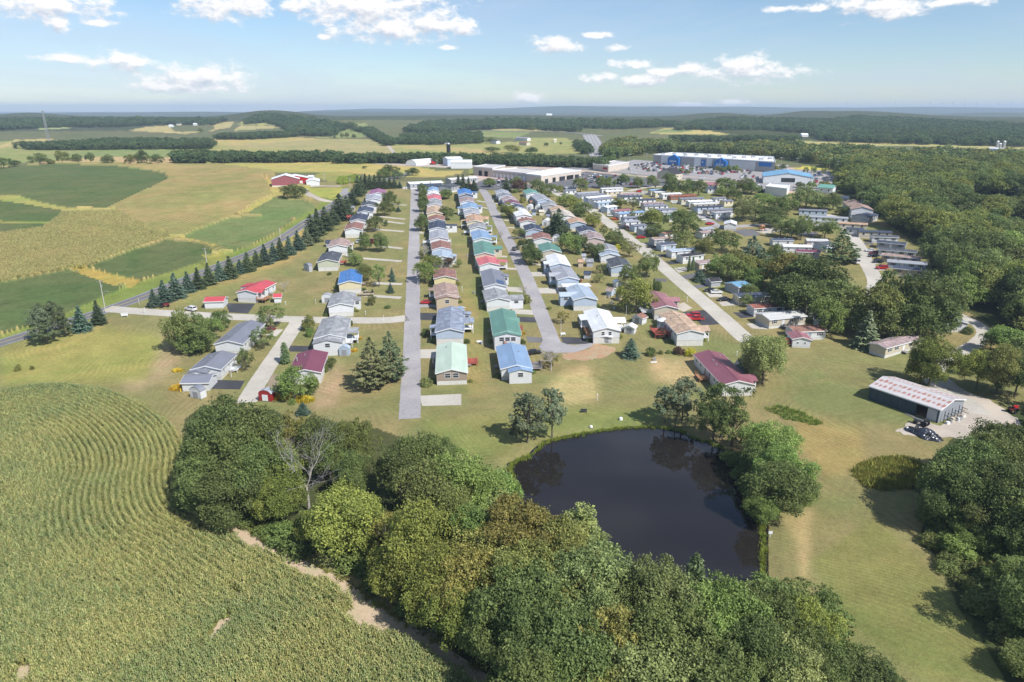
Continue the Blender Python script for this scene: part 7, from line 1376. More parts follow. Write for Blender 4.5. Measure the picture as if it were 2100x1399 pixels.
RC['rust'] = rust_mat(); WC['barnblue'] = wave_bump(pm('barn_siding', (.055, .085, .115, 1), (.045, .07, .095, 1), .5, rough=.5), 'Y', 1.6, .04); WC['barngrey'] = siding('barn_end', (.30, .33, .37, 1)); RD['rust'] = 'rusty'
def rusty_shed():
    hr = 5.0; A = atz(1809, 772, hr); B = atz(1960, 820, hr); z0 = 0.0; d = B - A; L_ = d.length; c = (A + B) / 2; w = 11.5; rz = math.atan2(d.y, d.x) - math.pi / 2; h = L_ / 2; ez = 3.6
    z0 = h1(c.x, c.y); hr = 5.0 + z0; A = atz(1809, 772, hr); B = atz(1960, 820, hr); c = (A + B) / 2
    e = empty('pole_barn', (c.x, c.y, z0), rz, 'long dark blue pole barn with a rust streaked metal roof', 'barn'); hw = h - .5
    # +y end is the open near right end; side facing the camera is -x... walls as separate panels
    th = .12
    def wall(name, pts, m, par=e):
        mb = MB(); mb.hexa(pts); return obj(name, mb.mesh(name), m, par)
    s = -1 if (Matrix.Rotation(rz, 3, 'Z') @ Vector((-1, 0, 0))).y < 0 else 1
    x0 = s * w / 2; bay0, bay1 = hw - 5.4, hw - .4
    for a, b, m in ((-hw, bay0, WC['barnblue']),): 
        mb = MB(); mb.box(min(x0, x0 - s * th), max(x0, x0 - s * th), a, b, -.1, ez); wl = obj('wall', mb.mesh('wall'), m, e)
        k = a
        while k < b:   # battens of the sheets
            mb = MB(); mb.box(min(x0, x0 + s * .05), max(x0, x0 + s * .05), k, k + .08, 0, ez - .1); 
            if 'batten' not in _M: q = MB(); q.box(-.04, .04, 0, .08, 0, ez - .1); _M['batten'] = q.mesh('batten')
            obj('batten', _M['batten'], m, wl, (x0 + s * .04, k, 0)); k += 1.9
    mb = MB(); mb.box(min(x0, x0 - s * .25), max(x0, x0 - s * .25), bay1, hw, -.1, ez); mb.box(min(x0, x0 - s * .2), max(x0, x0 - s * .2), bay0, bay1, ez - .5, ez); obj('door_frame', mb.mesh('door_frame'), WC['barnblue'], e)
    mb = MB(); mb.box(min(x0 - s * .25, x0 - s * .32), max(x0 - s * .25, x0 - s * .32), bay0 + 2.6, bay1, 0, ez - .5); obj('sliding_door', mb.mesh('sliding_door'), pm('door_panel', (.55, .56, .58, 1), (.46, .46, .48, 1), .5, rough=.6), e)
    xb = -s * w / 2; mb = MB(); mb.box(min(xb, xb + s * th), max(xb, xb + s * th), -hw, hw, -.1, ez); obj('wall', mb.mesh('wall'), WC['barnblue'], e)
    rr = 5.0; prof = [(-w / 2, -.1), (w / 2, -.1), (w / 2, ez), (0, rr - .02), (-w / 2, ez)]
    for a, b, m in ((-hw, -hw + th, WC['barnblue']), (hw - th, hw, WC['barngrey'])): mb = MB(); mb.prism(prof, a, b); obj('gable_wall', mb.mesh('gable_wall'), m, e)
    obj('roof', roof_mesh(w, -hw, hw, ez, rr, ov=.3, eo=.35), RC['rust'], e); obj('fascia', fascia_mesh(w, -hw, hw, ez, rr, ov=.3), WHITE, e)
    mb = MB(); mb.box(-w / 2 + .3, w / 2 - .3, -hw + .3, hw - .3, .01, .05); obj('barn_floor', mb.mesh('barn_floor'), SOIL, e)
    M2 = Matrix.Translation((c.x, c.y, z0)) @ Matrix.Rotation(rz, 4, 'Z')
    def W(x, y, z=0): return M2 @ Vector((x, y, z))
    # steel rack with stored material along the end wall
    r = empty('storage_rack', W(0, hw + .6), rz, 'dark steel rack with sheets and cans along the end wall of the barn', 'rack')
    for k in range(6): mb = MB(); mb.box(-.06, .06, -.06, .06, 0, 3.0 - (k % 2) * .8); mb.box(-.04, .04, 0, 1.6, .9, 1.0); mb.box(-.04, .04, 0, 1.3, 1.9, 2.0); obj('upright', mb.mesh('upright'), SHUTTER, r, (s * (4.2 - k * 1.7), 0, 0))
    rg = random.Random(4)
    for k in range(7):
        p = W(s * (4 - k * 1.25), hw + 1.6 + rg.uniform(-.3, .6)); mb = MB()
        if k % 2: mb.tube([(0, 0, 0), (0, 0, .9)], [.32, .32], 10); nm, ct, lb = 'barrel', 'barrel', ['white', 'blue grey', 'grey'][k // 2 % 3] + ' barrel standing outside the barn end, ' + NTH[k // 2] + ' from the corner'
        else: mb.box(-.5, .5, -.4, .4, 0, .14); mb.box(-.45, .45, -.35, .35, .14, .6 + .2 * (k % 3)); nm, ct, lb = 'crate', 'crate', 'pale crate on the dirt outside the barn end, ' + NTH[k // 2] + ' from the corner'
        o = obj(nm, mb.mesh(nm), [WHITE, METAL, pm('crate_wood', (.5, .45, .36, 1), rough=.9)][k % 3], None, p, rz + rg.uniform(-.4, .4)); tag(o, lb, ct, 'things stored outside the barn')
    for k in range(3):
        p = W(s * (w / 2 + 1.2 + .8 * (k % 2)), hw - 2 - k * 2.0); mb = MB()
        for j in range(3): mb.box(-1.2, 1.2, -.14 + j * .16 - .16, -.02 + j * .16 - .16, 0, .14 + .05 * j)
        tag(obj('lumber', mb.mesh('lumber'), GREYW, None, p, rz + .3 * k + .8), 'grey timber baulks lying before the open bay, ' + NTH[k] + ' from the corner', 'timber', 'timber lying before the barn')
rusty_shed()
def tarp():
    g = G(1895, 894); rg = np.random.default_rng(5); n, m = 46, 20; V = []; Fc = []
    A = G(1858, 877); B = G(1932, 906); ax = (B - A); L_ = ax.length; ax.normalize(); bx = Vector((-ax.y, ax.x, 0)); nn = np.random.default_rng(2).normal(size=(n, m)) * .07
    for i in range(n):
        for j in range(m):
            u, v = i / (n - 1) - .5, j / (m - 1) - .5; q = math.sqrt((u * 2) ** 2 * .9 + (v * 2) ** 2 * .9); w = 4.6 * (1 + .15 * math.sin(u * 9))
            h = 1.15 * max(0, 1 - q ** 2.2) * (1 + .35 * math.sin(u * 8 + 1)) + abs(nn[i, j]) * (1.4 if q < 1 else .4) + .04
            # round the outline
            f = 1 / max(1, math.sqrt(u * u + v * v) / max(abs(u), abs(v), 1e-6) * .93); p = A + ax * (L_ * (.5 + u * f)) + bx * (w * v * f); V.append((p.x, p.y, h1(p.x, p.y) + h))
    for i in range(n - 1):
        for j in range(m - 1): a = i * m + j; Fc.append((a, a + m, a + m + 1, a + 1))
    me = bpy.data.meshes.new('tarpaulin'); me.from_pydata(V, [], Fc); me.update()
    if me.polygons[0].normal.z < 0: me.flip_normals()
    tag(obj('tarpaulin', me, pm('black_plastic', (.015, .018, .028, 1), (.03, .035, .05, 1), 1, rough=.28, spec=.7)), 'wrinkled shiny black tarpaulin over a heap beside the barn', 'tarpaulin')
    mb = MB()
    tb = MB(); [tb.tube([(math.cos(a) * .33, math.sin(a) * .33, 0), (math.cos(a + .6) * .33, math.sin(a + .6) * .33, 0)], [.11, .11], 6) for a in np.arange(0, 6.28, .6)]
    tm = tb.mesh('tyre')
    for k in range(8):
        p = A + ax * (L_ * (.12 + .11 * k)) + bx * (1.2 * math.sin(k * 2.2)); tag(obj('tyre', tm, RUBBER, None, (p.x, p.y, h1(p.x, p.y) + 1.35 - abs(k - 3.5) * .22)), f'old tyre weighing down the black tarpaulin, {NTH[k]} from its left end', 'tyre', 'tyres on the tarpaulin')
tarp()
# ------------------------------------------------------------------ cars
def car_meshes(kind):
    if ('car', kind) in _M: return _M[('car', kind)]
    P = {'sedan': (4.6, 1.8, [(-2.3, .45), (-2.3, .8), (-2.15, .95), (-1.5, 1.0), (1.0, .95), (2.1, .78), (2.3, .6), (2.3, .35), (2.1, .3), (-2.2, .3)], [(-1.75, .96), (-1.05, 1.40), (.15, 1.43), (1.05, .94)]),
         'suv': (4.8, 1.9, [(-2.4, .5), (-2.4, 1.05), (-2.3, 1.12), (1.0, 1.08), (2.15, .98), (2.4, .8), (2.4, .4), (2.2, .35), (-2.3, .35)], [(-2.28, 1.1), (-2.05, 1.70), (.4, 1.74), (1.15, 1.07)]),
         'pickup': (5.6, 1.95, [(-2.8, .55), (-2.8, 1.05), (-.6, 1.05), (1.35, 1.1), (2.6, 1.02), (2.8, .8), (2.8, .45), (2.6, .4), (-2.7, .45)], [(-.75, 1.06), (-.55, 1.72), (.75, 1.75), (1.45, 1.09)]),
         'van': (5.6, 2.0, [(-2.8, .45), (-2.8, 1.2), (1.6, 1.2), (2.5, 1.05), (2.8, .8), (2.8, .4), (-2.7, .4)], [(-2.78, 1.18), (-2.7, 2.05), (1.2, 2.1), (2.1, 1.15)])}[kind]
    L_, w, body, cab = P; h = w / 2
    def loft(prof, hw, top=None):
        mb = MB(); k = len(prof); n = 0; rows = [(-hw, 0, 0), (-hw + .07, .05, 1), (hw - .07, .05, 1), (hw, 0, 0)]
        cx = sum(p[0] for p in prof) / k; cz = sum(p[1] for p in prof) / k
        for y, gap, gr in rows:
            for x, z in prof: mb.v.append((cx + (x - cx) * (1 if gr else .985), y, cz + (z - cz) * (1 if gr else .94)))
        for r in range(3):
            for i in range(k): j = (i + 1) % k; mb.f.append((r * k + i, r * k + j, (r + 1) * k + j, (r + 1) * k + i)); mb.m.append(0)
        mb.f.append(tuple(range(k))); mb.f.append(tuple(range(4 * k - 1, 3 * k - 1, -1))); mb.m += [0, 0]; return mb
    bm_ = loft([p for p in body][::-1], h); b = bm_.mesh('body')
    if kind == 'pickup':
        pass
    mb = MB(); (x0, z0), (x1, z1), (x2, z2), (x3, z3) = cab; i = .16; j = .26
    mb.hexa([(x0, -h + i, z0), (x3, -h + i, z3), (x3, h - i, z3), (x0, h - i, z0), (x1, -h + j, z1 - .05), (x2, -h + j, z2 - .05), (x2, h - j, z2 - .05), (x1, h - j, z1 - .05)]); g = mb.mesh('windows')
    mb = MB(); mb.box(x1 - .03, x2 + .03, -h + j - .02, h - j + .02, z1 - .06, z1 + .03)
    for y in (-h + j - .03, h - j + .03):
        for xa, za, xb, zb in ((x0, z0, x1, z1), (x3, z3, x2, z2), ((x0 + x3) / 2, z0, (x1 + x2) / 2, z1)):
            yo = -h + i - .01 if y < 0 else h - i + .01; mb.tube([(xa, yo, za), (xb, y, zb)], [.05, .05], 4)
    r = mb.mesh('roof'); mb = MB(); mb.tube([(0, -.11, 0), (0, .11, 0)], [.34, .34], 12); wl = mb.mesh('wheel')
    mb = MB(); mb.tube([(0, -.12, 0), (0, .12, 0)], [.19, .19], 8); rim = mb.mesh('rim')
    _M[('car', kind)] = (b, g, r, wl, rim, L_, w); return _M[('car', kind)]
LAMP = pm('lamp_glass', (.7, .7, .68, 1), (.6, .6, .6, 1), rough=.2); TAIL = pm('tail_lamp', (.35, .01, .01, 1), (.25, .01, .01, 1), rough=.3)
lm_ = MB(); lm_.box(-.06, .06, -.18, .18, -.08, .08); LM_ = lm_.mesh('lamp')
bd_ = MB(); bd_.box(-2.7, -.8, -.78, .78, 1.0, 1.058); BED = bd_.mesh('load_bed')
CC = {'white': (.80, .80, .80, 1), 'silver': (.50, .51, .53, 1), 'grey': (.16, .17, .18, 1), 'black': (.018, .02, .025, 1), 'red': (.52, .03, .035, 1), 'dred': (.20, .015, .03, 1), 'blue': (.05, .10, .25, 1), 'tan': (.52, .44, .32, 1), 'orange': (.62, .12, .03, 1), 'yellow': (.7, .5, .05, 1), 'green': (.05, .12, .07, 1)}
CN = {'dred': 'dark red'}
def car(kind, px, py, deg, colr, label, group=None, full=True, loc=None, off=.07):
    b, g, r, wl, rim, L_, w = car_meshes(kind); p = loc or G(px, py)
    e = empty({'sedan': 'parked_car', 'suv': 'parked_suv', 'pickup': 'pickup_truck', 'van': 'parked_van'}[kind], (p.x, p.y, h1(p.x, p.y) + off), R(deg), label, {'pickup': 'pickup truck', 'suv': 'car', 'sedan': 'car', 'van': 'van'}[kind], group)
    o = obj('body', b, CARP, e); o.color = CC[colr]; obj('windows', g, CARG, e); o = obj('roof', r, CARP, e); o.color = CC[colr]
    if full:
        for x in (-L_ * .31, L_ * .31):
            for y in (-w / 2 + .1, w / 2 - .1): q = obj('wheel', wl, RUBBER, e, (x, y, .34)); obj('rim', rim, METAL, q)
        for y in (-w / 2 + .3, w / 2 - .3): obj('headlight', LM_, LAMP, e, (L_ / 2 - .03, y, .68)); obj('tail_light', LM_, TAIL, e, (-L_ / 2 + .03, y, .8))
        if kind == 'pickup': obj('load_bed', BED, DARKM, e)
    return e
for k, x, y, a, c, lb in [
 ('suv', 1211, 696, 176, 'white', 'white suv beside the white roofed home'), ('sedan', 1096, 726, 20, 'black', 'black car beside the sky blue roofed home'), ('sedan', 876, 623, 2, 'red', 'bright red car right of the straight street'), ('pickup', 752, 606, 184, 'tan', 'tan pickup truck on the drive below the blue roof'), ('suv', 392, 637, 150, 'white', 'white car by the entry lane behind the big maple'),
 ('sedan', 1182, 577, 4, 'red', 'red car at the pale blue roofed home'), ('suv', 1421, 650, 178, 'red', 'red suv, nearer of the two by the tan roofed home'), ('pickup', 1427, 657, 184, 'red', 'red pickup at the tan roofed home') , ('sedan', 1456, 598, 176, 'black', 'dark car behind the white one beside the wide street'), ('sedan', 1469, 602, 0, 'white', 'white car beside the wide street'), ('sedan', 1484, 617, 180, 'black', 'black car on the concrete pad beside the wide street'),
 ('suv', 1058, 513, 60, 'grey', 'grey car by the trees at the middle street'), ('sedan', 555, 680, 80, 'dred', 'dark red car behind the small tree on the branch lane'), ('suv', 740, 499, 10, 'silver', 'silver car left of the round trees'), ('sedan', 722, 503, 100, 'white', 'pale car behind the pinkish roofed home'), ('van', 768, 499, 0, 'dred', 'dark red van between the two round trees'), ('sedan', 720, 527, 0, 'white', 'white car beside the dark grey roofed home'),
 ('sedan', 1314, 489, 0, 'red', 'red car on a pad beside the wide street'), ('sedan', 1337, 508, 0, 'black', 'black car left of the white posted porch'), ('suv', 1285, 469, 0, 'dred', 'dark red suv beside the wide street'), ('suv', 1278, 470, 180, 'black', 'black suv next to the dark red one'), ('sedan', 1277, 461, 0, 'silver', 'silver car above the dark red suv'), ('sedan', 1263, 451, 0, 'orange', 'orange red car beside the wide street'), ('sedan', 1253, 444, 0, 'white', 'white car below the sky blue single wide'),
 ('sedan', 1123, 472, 20, 'black', 'black car on the lawn by the dark pine'), ('sedan', 1784, 516, 178, 'white', 'white car by the back street'), ('suv', 1793, 522, 178, 'dred', 'dark red suv by the back street'), ('sedan', 1791, 527, 178, 'black', 'black car by the back street'), ('sedan', 1800, 539, 178, 'black', 'black car, lowest but one by the back street'), ('suv', 1808, 552, 178, 'red', 'red suv at the lower end of the back street'),
 ('sedan', 1747, 478, 0, 'yellow', 'yellow car under a tarp beside a single wide'), ('suv', 1616, 705, 60, 'red', 'small red car beside the garage wing') , ('van', 1455, 447, 100, 'silver', 'silver van by the grey lane'), ('sedan', 1456, 461, 10, 'red', 'red car on the grey lane'), ('sedan', 1440, 453, 30, 'white', 'white car under the trees by the grey lane'), ('sedan', 1312, 394, 20, 'red', 'red car on the upper lane'), ('sedan', 1322, 396, 0, 'white', 'white car on the upper lane'), ('sedan', 1385, 418, 0, 'white', 'white car below the white single wide'),
 ('sedan', 910, 340, 0, 'orange', 'orange machine-like car in the equipment yard'), ('van', 1752, 540, 100, 'white', 'white van under the broad pine'), ('sedan', 1237, 432, 0, 'blue', 'blue car by the wide street'), ('sedan', 1268, 604, 40, 'grey', 'grey car under the big tree')]:
    if 'machine' in lb or 'under the big tree' in lb: continue
    car(k, x, y, a, c, lb, 'cars parked at the homes', full=y > 430)
# cars of the car parks: rows in the lots, small in the picture
def lot(name, poly, n, where, seed, deg, rows=3.0):
    rg = np.random.default_rng(seed); cs = [G(*p) for p in poly]; x0, x1 = min(c.x for c in cs), max(c.x for c in cs); y0, y1 = min(c.y for c in cs), max(c.y for c in cs); out = []
    y = y0
    while y < y1:
        x = x0
        while x < x1:
            px, py = topix(x, y, float(hz(x, y)))
            if inside(np.array([px]), np.array([py]), poly)[0] and rg.random() < .74: out.append((x, y))
            x += 3.0
        y += 9.0 if int((y - y0) / 8) % 2 else 6.2
    rg.shuffle(out); out = out[:n]
    for x, y in out:
        c = ['white', 'white', 'silver', 'silver', 'grey', 'black', 'red', 'dred', 'blue', 'tan'][int(rg.integers(0, 10))]; k = ['sedan', 'suv', 'sedan', 'pickup'][int(rg.integers(0, 4))]
        LC = car(k, 0, 0, deg + (180 if rg.random() < .5 else 0) + rg.normal() * 2, c, f"{CN.get(c, c)} {dict(sedan='car', suv='suv', pickup='pickup truck')[k]} parked {where}", f"{CN.get(c, c)} {k}s {where}", full=False, loc=Vector((x, y, 0)), off=.2); LOTC.append(LC)
LOTC = []
lot('a', [(1262, 347), (1340, 333), (1590, 341), (1560, 352), (1480, 360), (1345, 352)], 185, 'in the superstore car park', 3, 92)
lot('b', [(1150, 366), (1195, 358), (1230, 358), (1330, 370), (1310, 380), (1220, 382)], 46, 'in front of the low mall', 4, 88)
lot('c', [(1500, 380), (1515, 356), (1548, 350), (1560, 378), (1600, 392), (1560, 390)], 26, 'left of the blue roofed showroom', 5, 80)
lot('d', [(1655, 372), (1660, 356), (1705, 356), (1712, 368), (1690, 382)], 16, 'right of the blue roofed showroom', 6, 80)
lot('e', [(1000, 368), (1062, 372), (1060, 384), (1000, 384)], 22, 'at the near end of the low mall', 7, 88)
number_labels(LOTC)
# traffic on the highway
for i, (x, y, c) in enumerate([(1010, 335, 'white'), (1073, 337, 'silver'), (1210, 348, 'grey'), (1238, 350, 'yellow'), (1300, 356, 'white'), (1370, 362, 'red'), (1440, 368, 'white'), (1216, 292, 'white'), (1224, 304, 'silver')]):
    car('sedan', x, y, -8 if y > 310 else 85, c, f'{c} car driving on the highway, {NTH[i]} from the left', 'cars driving on the highway', full=False, off=.55)
# ------------------------------------------------------------------ shops, mall, farm
def block(name, label, cat, quad, h, wall, roofm, parapet=.6, px=True, group=None):
    """flat roofed building: four roof-corner pixels in order round the roof; parts: wall, roof, parapet"""
    z = float(G(*quad[0]).z)
    for _ in range(4): P = [atz(q[0], q[1], z + h) for q in quad]; z = sum(h1(p.x, p.y) for p in P) / len(P)
    c = sum(P, Vector()) / len(P); e = empty(name, (c.x, c.y, z), 0, label, cat, group); Q = [(p.x - c.x, p.y - c.y) for p in P]
    ar = sum(Q[i][0] * Q[(i + 1) % len(Q)][1] - Q[(i + 1) % len(Q)][0] * Q[i][1] for i in range(len(Q)))
    if ar < 0: Q = Q[::-1]
    mb = MB(); n = len(Q)
    for i in range(n): a, b = Q[i], Q[(i + 1) % n]; mb.quad((*a, -2), (*b, -2), (*b, h), (*a, h))
    mb.poly([(*q, h) for q in Q]); obj('wall', mb.mesh('wall'), wall, e)
    mb = MB(); mb.poly([(q[0] * .995, q[1] * .995, h + .08) for q in Q]); obj('roof', mb.mesh('roof'), roofm, e)
    mb = MB()
    for i in range(n):
        a, b = Vector((*Q[i], 0)), Vector((*Q[(i + 1) % n], 0)); d = (b - a).normalized(); nn = Vector((d.y, -d.x, 0)) * .18
        p = [a - nn, a + nn, b + nn, b - nn]; mb.hexa([(v.x, v.y, h - .25) for v in p] + [(v.x, v.y, h + parapet) for v in p])
    obj('parapet', mb.mesh('parapet'), WHITE, e); return e, P, z, Q
BEIGE = pm('beige_wall', (.56, .50, .43, 1), (.50, .44, .38, 1), .4, rough=.8); GREYWALL = pm('grey_block_wall', (.40, .385, .375, 1), (.34, .33, .32, 1), .3, rough=.8); WROOF = pm('white_membrane', (.74, .74, .74, 1), (.66, .66, .66, 1), .1, rough=.6); TROOF = pm('tan_membrane', (.56, .52, .50, 1), (.48, .45, .43, 1), .08, rough=.8)
BLUESIGN = pm('blue_sign', (.03, .19, .52, 1), (.03, .17, .47, 1), rough=.4); TEALR = pm('teal_roof', (.10, .33, .52, 1), (.08, .28, .46, 1), .1, rough=.4)
e, P, z, Q = block('superstore', 'huge white roofed grey superstore with blue entrance gables', 'superstore', [(1340, 318), (1590, 333), (1586, 322), (1380, 313.5)], 8.5, GREYWALL, WROOF)
def facade(e, a, b, h, items):
    """things on the wall between two world points: (t along, width, z0, height, material, name, gable)"""
    d = (b - a); L_ = d.length; d.normalize(); rz = math.atan2(d.y, d.x)
    for t, w, z0, hh, m, nm, gb in items:
        p = a + d * (L_ * t) - e.location; mb = MB()
        if gb: mb.prism([(-w / 2, z0), (w / 2, z0), (w / 2, z0 + hh), (0, z0 + hh + gb), (-w / 2, z0 + hh)], -2.5, .3)
        else: mb.box(-w / 2, w / 2, -.35, .1, z0, z0 + hh)
        o = obj(nm, mb.mesh(nm), m, e, (p.x, p.y, 0), rz)
        if nm in ('entrance_gable', 'blue_panel'):
            mb = MB(); y = -2.56 if gb else -.40
            for k in range(5 if nm == 'entrance_gable' else 3): mb.box(-w * .3 + k * w * .12, -w * .3 + k * w * .12 + w * .07, y, y + .05, z0 + hh * .45, z0 + hh * .45 + 1.6)
            obj('sign_lettering', mb.mesh('sign_lettering'), WHITE, o)
a, b = P[0], P[1]; a = Vector((a.x, a.y, z)); b = Vector((b.x, b.y, z))
facade(e, a, b, 8, [(.20, 13, 0, 7, BLUESIGN, 'entrance_gable', 3.2), (.45, 4.5, 1.5, 5.5, BLUESIGN, 'blue_panel', 0), (.60, 13, 0, 6.5, BLUESIGN, 'entrance_gable', 3.2), (.40, 7, 0, 8.6, WHITE, 'white_panel', 0), (.50, 6, 0, 8.6, WHITE, 'white_panel', 0), (.93, 12, 4.5, 3.4, BLUESIGN, 'blue_fascia', 0), (.12, 11, 0, 8.6, WHITE, 'white_panel', 0), (.76, 26, 0, 8.0, pm('white_wall', (.66, .66, .66, 1), (.6, .6, .6, 1), .2, rough=.7), 'white_panel', 0)])
for k in range(14):
    m = MB(); m.box(-1.5, 1.5, -1.2, 1.2, 0, 1.5); q = (P[0] * (1 - (k + .5) / 14) + P[1] * ((k + .5) / 14)); q2 = (P[3] * (1 - (k + .5) / 14) + P[2] * ((k + .5) / 14)); r_ = q.lerp(q2, .3 + .4 * (k % 3) / 2) - e.location; obj('roof_unit', m.mesh('roof_unit'), METAL, e, (r_.x, r_.y, 8.58))
e, P, z, Q = block('shopping_mall', 'long low L-shaped mall wing with a pale roof beside the highway', 'mall', [(1078, 357.5), (1110, 361.5), (1192, 350), (1150, 345)], 5.5, BEIGE, WROOF)
a, b = Vector((P[1].x, P[1].y, z)), Vector((P[2].x, P[2].y, z)); facade(e, a, b, 5, [(.12, 4, 0, 3, GLASS, 'shop_window', 0), (.3, 4, 0, 3.2, DARKM, 'shop_window', 0), (.5, 8, 0, 3.2, GLASS, 'shop_window', 0), (.7, 10, 0, 3.2, DARKM, 'shop_window', 0), (.88, 6, 0, 3, GLASS, 'shop_window', 0)])
e, P, z, Q = block('mall_wing', 'long tan roofed rear wing of the mall with bay doors', 'mall', [(1008, 349.5), (1080, 357), (1128, 352), (1060, 345)], 5.2, BEIGE, TROOF)
a, b = Vector((P[0].x, P[0].y, z)), Vector((P[1].x, P[1].y, z)); facade(e, a, b, 5, [(.06 + .11 * k, 2.6, 0, 3.2, WHITE, 'bay_door', 0) for k in range(9)])
e, P, z, Q = block('warehouse', 'beige box with dark bay doors at the left end of the mall', 'warehouse', [(970, 342.5), (1010, 346), (1036, 340), (998, 338)], 6.5, BEIGE, TROOF)
a, b = Vector((P[0].x, P[0].y, z)), Vector((P[1].x, P[1].y, z)); facade(e, a, b, 5, [(.38, 3.6, 0, 4, DARKM, 'bay_door', 0), (.68, 3.6, 0, 4, DARKM, 'bay_door', 0)])
e, P, z, Q = block('store', 'low tan store row along the highway with a red awning', 'store', [(1216, 337), (1248, 341), (1290, 333), (1262, 330)], 5, BEIGE, TROOF); a, b = Vector((P[0].x, P[0].y, z)), Vector((P[1].x, P[1].y, z)); facade(e, a, b, 5, [(.8, 6, 2, 1.6, wallc('red'), 'awning', 0)])
building('restaurant', 'dark roofed restaurant in the middle of the car park', 'restaurant', (1365, 346), (1384, 344), 15, 'char', 'beige', big=False, wh=3.6, pitch=.5)
building('showroom', 'showroom with a wide vivid teal blue roof and pale front', 'showroom', (1618, 355.5), (1612, 347.2), 34, 'skyb', 'white', big=False, wh=4.5, pitch=.16, windows='', gw=3, wsize=(5, 3))
e, P, z, Q = block('shop', 'white flat roofed shop below the blue roofed showroom', 'shop', [(1570, 384), (1614, 389), (1620, 381), (1580, 378)], 4.5, pm('white_wall2', (.72, .72, .72, 1), (.66, .66, .66, 1), .3, rough=.7), WROOF)
building('shop', 'white building by the green roof at the edge of the wood', 'shop', (1838, 383), (1850, 381), 10, 'white', 'white', big=False, wh=3)
building('shop', 'teal green roofed building among trees right of the showroom', 'shop', (1682, 378), (1715, 380), 12, 'teal', 'white', big=False, wh=3)
building('house', 'grey roofed house left of the upper wide street trees', 'house', (1420, 372), (1438, 372), 10, 'slate', 'white', big=False); building('house', 'rose roofed building by the car park trees', 'house', (1448, 374), (1470, 374), 10, 'rose', 'beige', big=False); building('house', 'small navy roofed house under the car park trees', 'house', (1448, 383), (1470, 383), 8, 'navy', 'white', big=False)
for i, (a, b, w_, rf, lb) in enumerate([((836, 374), (905, 371), 9, 'white', 'long low white roofed building beyond the street end'), ((858, 379), (905, 377), 9, 'slate', 'grey roofed building beyond the street end, left one'), ((910, 379), (940, 374), 12, 'dgrey', 'grey hipped building beyond the street end, right one'), ((918, 366), (975, 362), 8, 'offw', 'pale flat storage building behind the spruces')]): building('storage_building', lb, 'building', a, b, w_, rf, 'grey', big=False, wh=2.6, pitch=.2)
# red and white farm shop
building('farm_shop', 'red and grey farm shop with a bright white roof, left half', 'barn', (583, 361), (587, 354), 19, 'white', 'redb', big=False, wh=4.2, pitch=.30, windows='', garage=0, length=16); building('farm_shop', 'red fronted right half of the farm shop with white bay doors', 'barn', (607, 361.5), (604, 356), 17, 'white', 'red', big=False, wh=4.0, pitch=.22, windows='', garage=3, length=14)
building('storage_shed', 'small white gabled shed right of the farm shop', 'shed', (641, 369), (642, 364), 9, 'white', 'white', big=False, wh=2.6); building('storage_shed', 'small white box shed behind the farm shop', 'shed', (632, 360), (644, 360), 5, 'white', 'white', big=False, wh=3)
building('quonset_barn', 'long white arched barn in the equipment yard', 'barn', (842, 328), (888, 324), 13, 'white', 'white', big=False, wh=1.0, arch=True, windows=''); building('machine_shed', 'white machine shed with a green grey roof', 'shed', (925, 328), (968, 328), 14, 'white', 'white', big=False, wh=5, windows=''); building('machine_shed', 'taller white machine shed behind the first', 'shed', (912, 322), (944, 321), 12, 'offw', 'blue', big=False, wh=6, windows='')
def silo(px, py, h, r, label, m=METAL, cap=WHITE):
    g = G(px, py); e = empty('silo', g, 0, label, 'silo'); mb = MB(); mb.tube([(0, 0, -1), (0, 0, h)], [r, r], 16); obj('wall', mb.mesh('wall'), m, e); mb = MB(); mb.tube([(0, 0, h + .01), (0, 0, h + r * .4), (0, 0, h + r * .8)], [r * 1.03, r * .8, r * .2], 16); obj('dome', mb.mesh('dome'), cap, e)
silo(920, 315, 11, 2.4, 'dark silo behind the equipment yard', DARKM, METAL); silo(1740, 285, 8, 2.2, 'white silo in front of the dark hills', WHITE); silo(2044, 303, 8, 1.9, 'tallest left silo on the far pale field', METAL); silo(2050, 303, 5, 1.9, 'short middle silo on the far pale field', METAL); silo(2058, 303, 8, 1.9, 'right silo on the far pale field', METAL)
for i, (a, b, w_, rf, wl) in enumerate([((1642, 274), (1656, 274), 12, 'white', 'white'), ((2030, 302), (2068, 304), 7, 'white', 'white'), ((1060, 281), (1085, 282), 8, 'sgrey', 'white'), ((1068, 290), (1084, 291), 7, 'brown', 'beige'), ((1010, 287), (1022, 288), 7, 'navy', 'white'), ((905, 288), (920, 288), 7, 'sgrey', 'white'), ((140, 265), (150, 265), 9, 'white', 'white'), ((348, 264), (356, 264), 9, 'white', 'white'), ((364, 262), (372, 262), 9, 'slate', 'cream'), ((398, 262), (405, 262), 8, 'white', 'white'), ((1135, 285), (1142, 285), 8, 'cream', 'cream'), ((1120, 251), (1132, 251), 13, 'white', 'white')]):
    building('farmhouse', f'tiny distant farm building with {RD[rf]} roof, {NTH[i]} of those in the far country', 'farm building', a, b, w_, rf, wl, 'distant farm buildings', big=False, wh=3.2, pitch=.4, windows='')
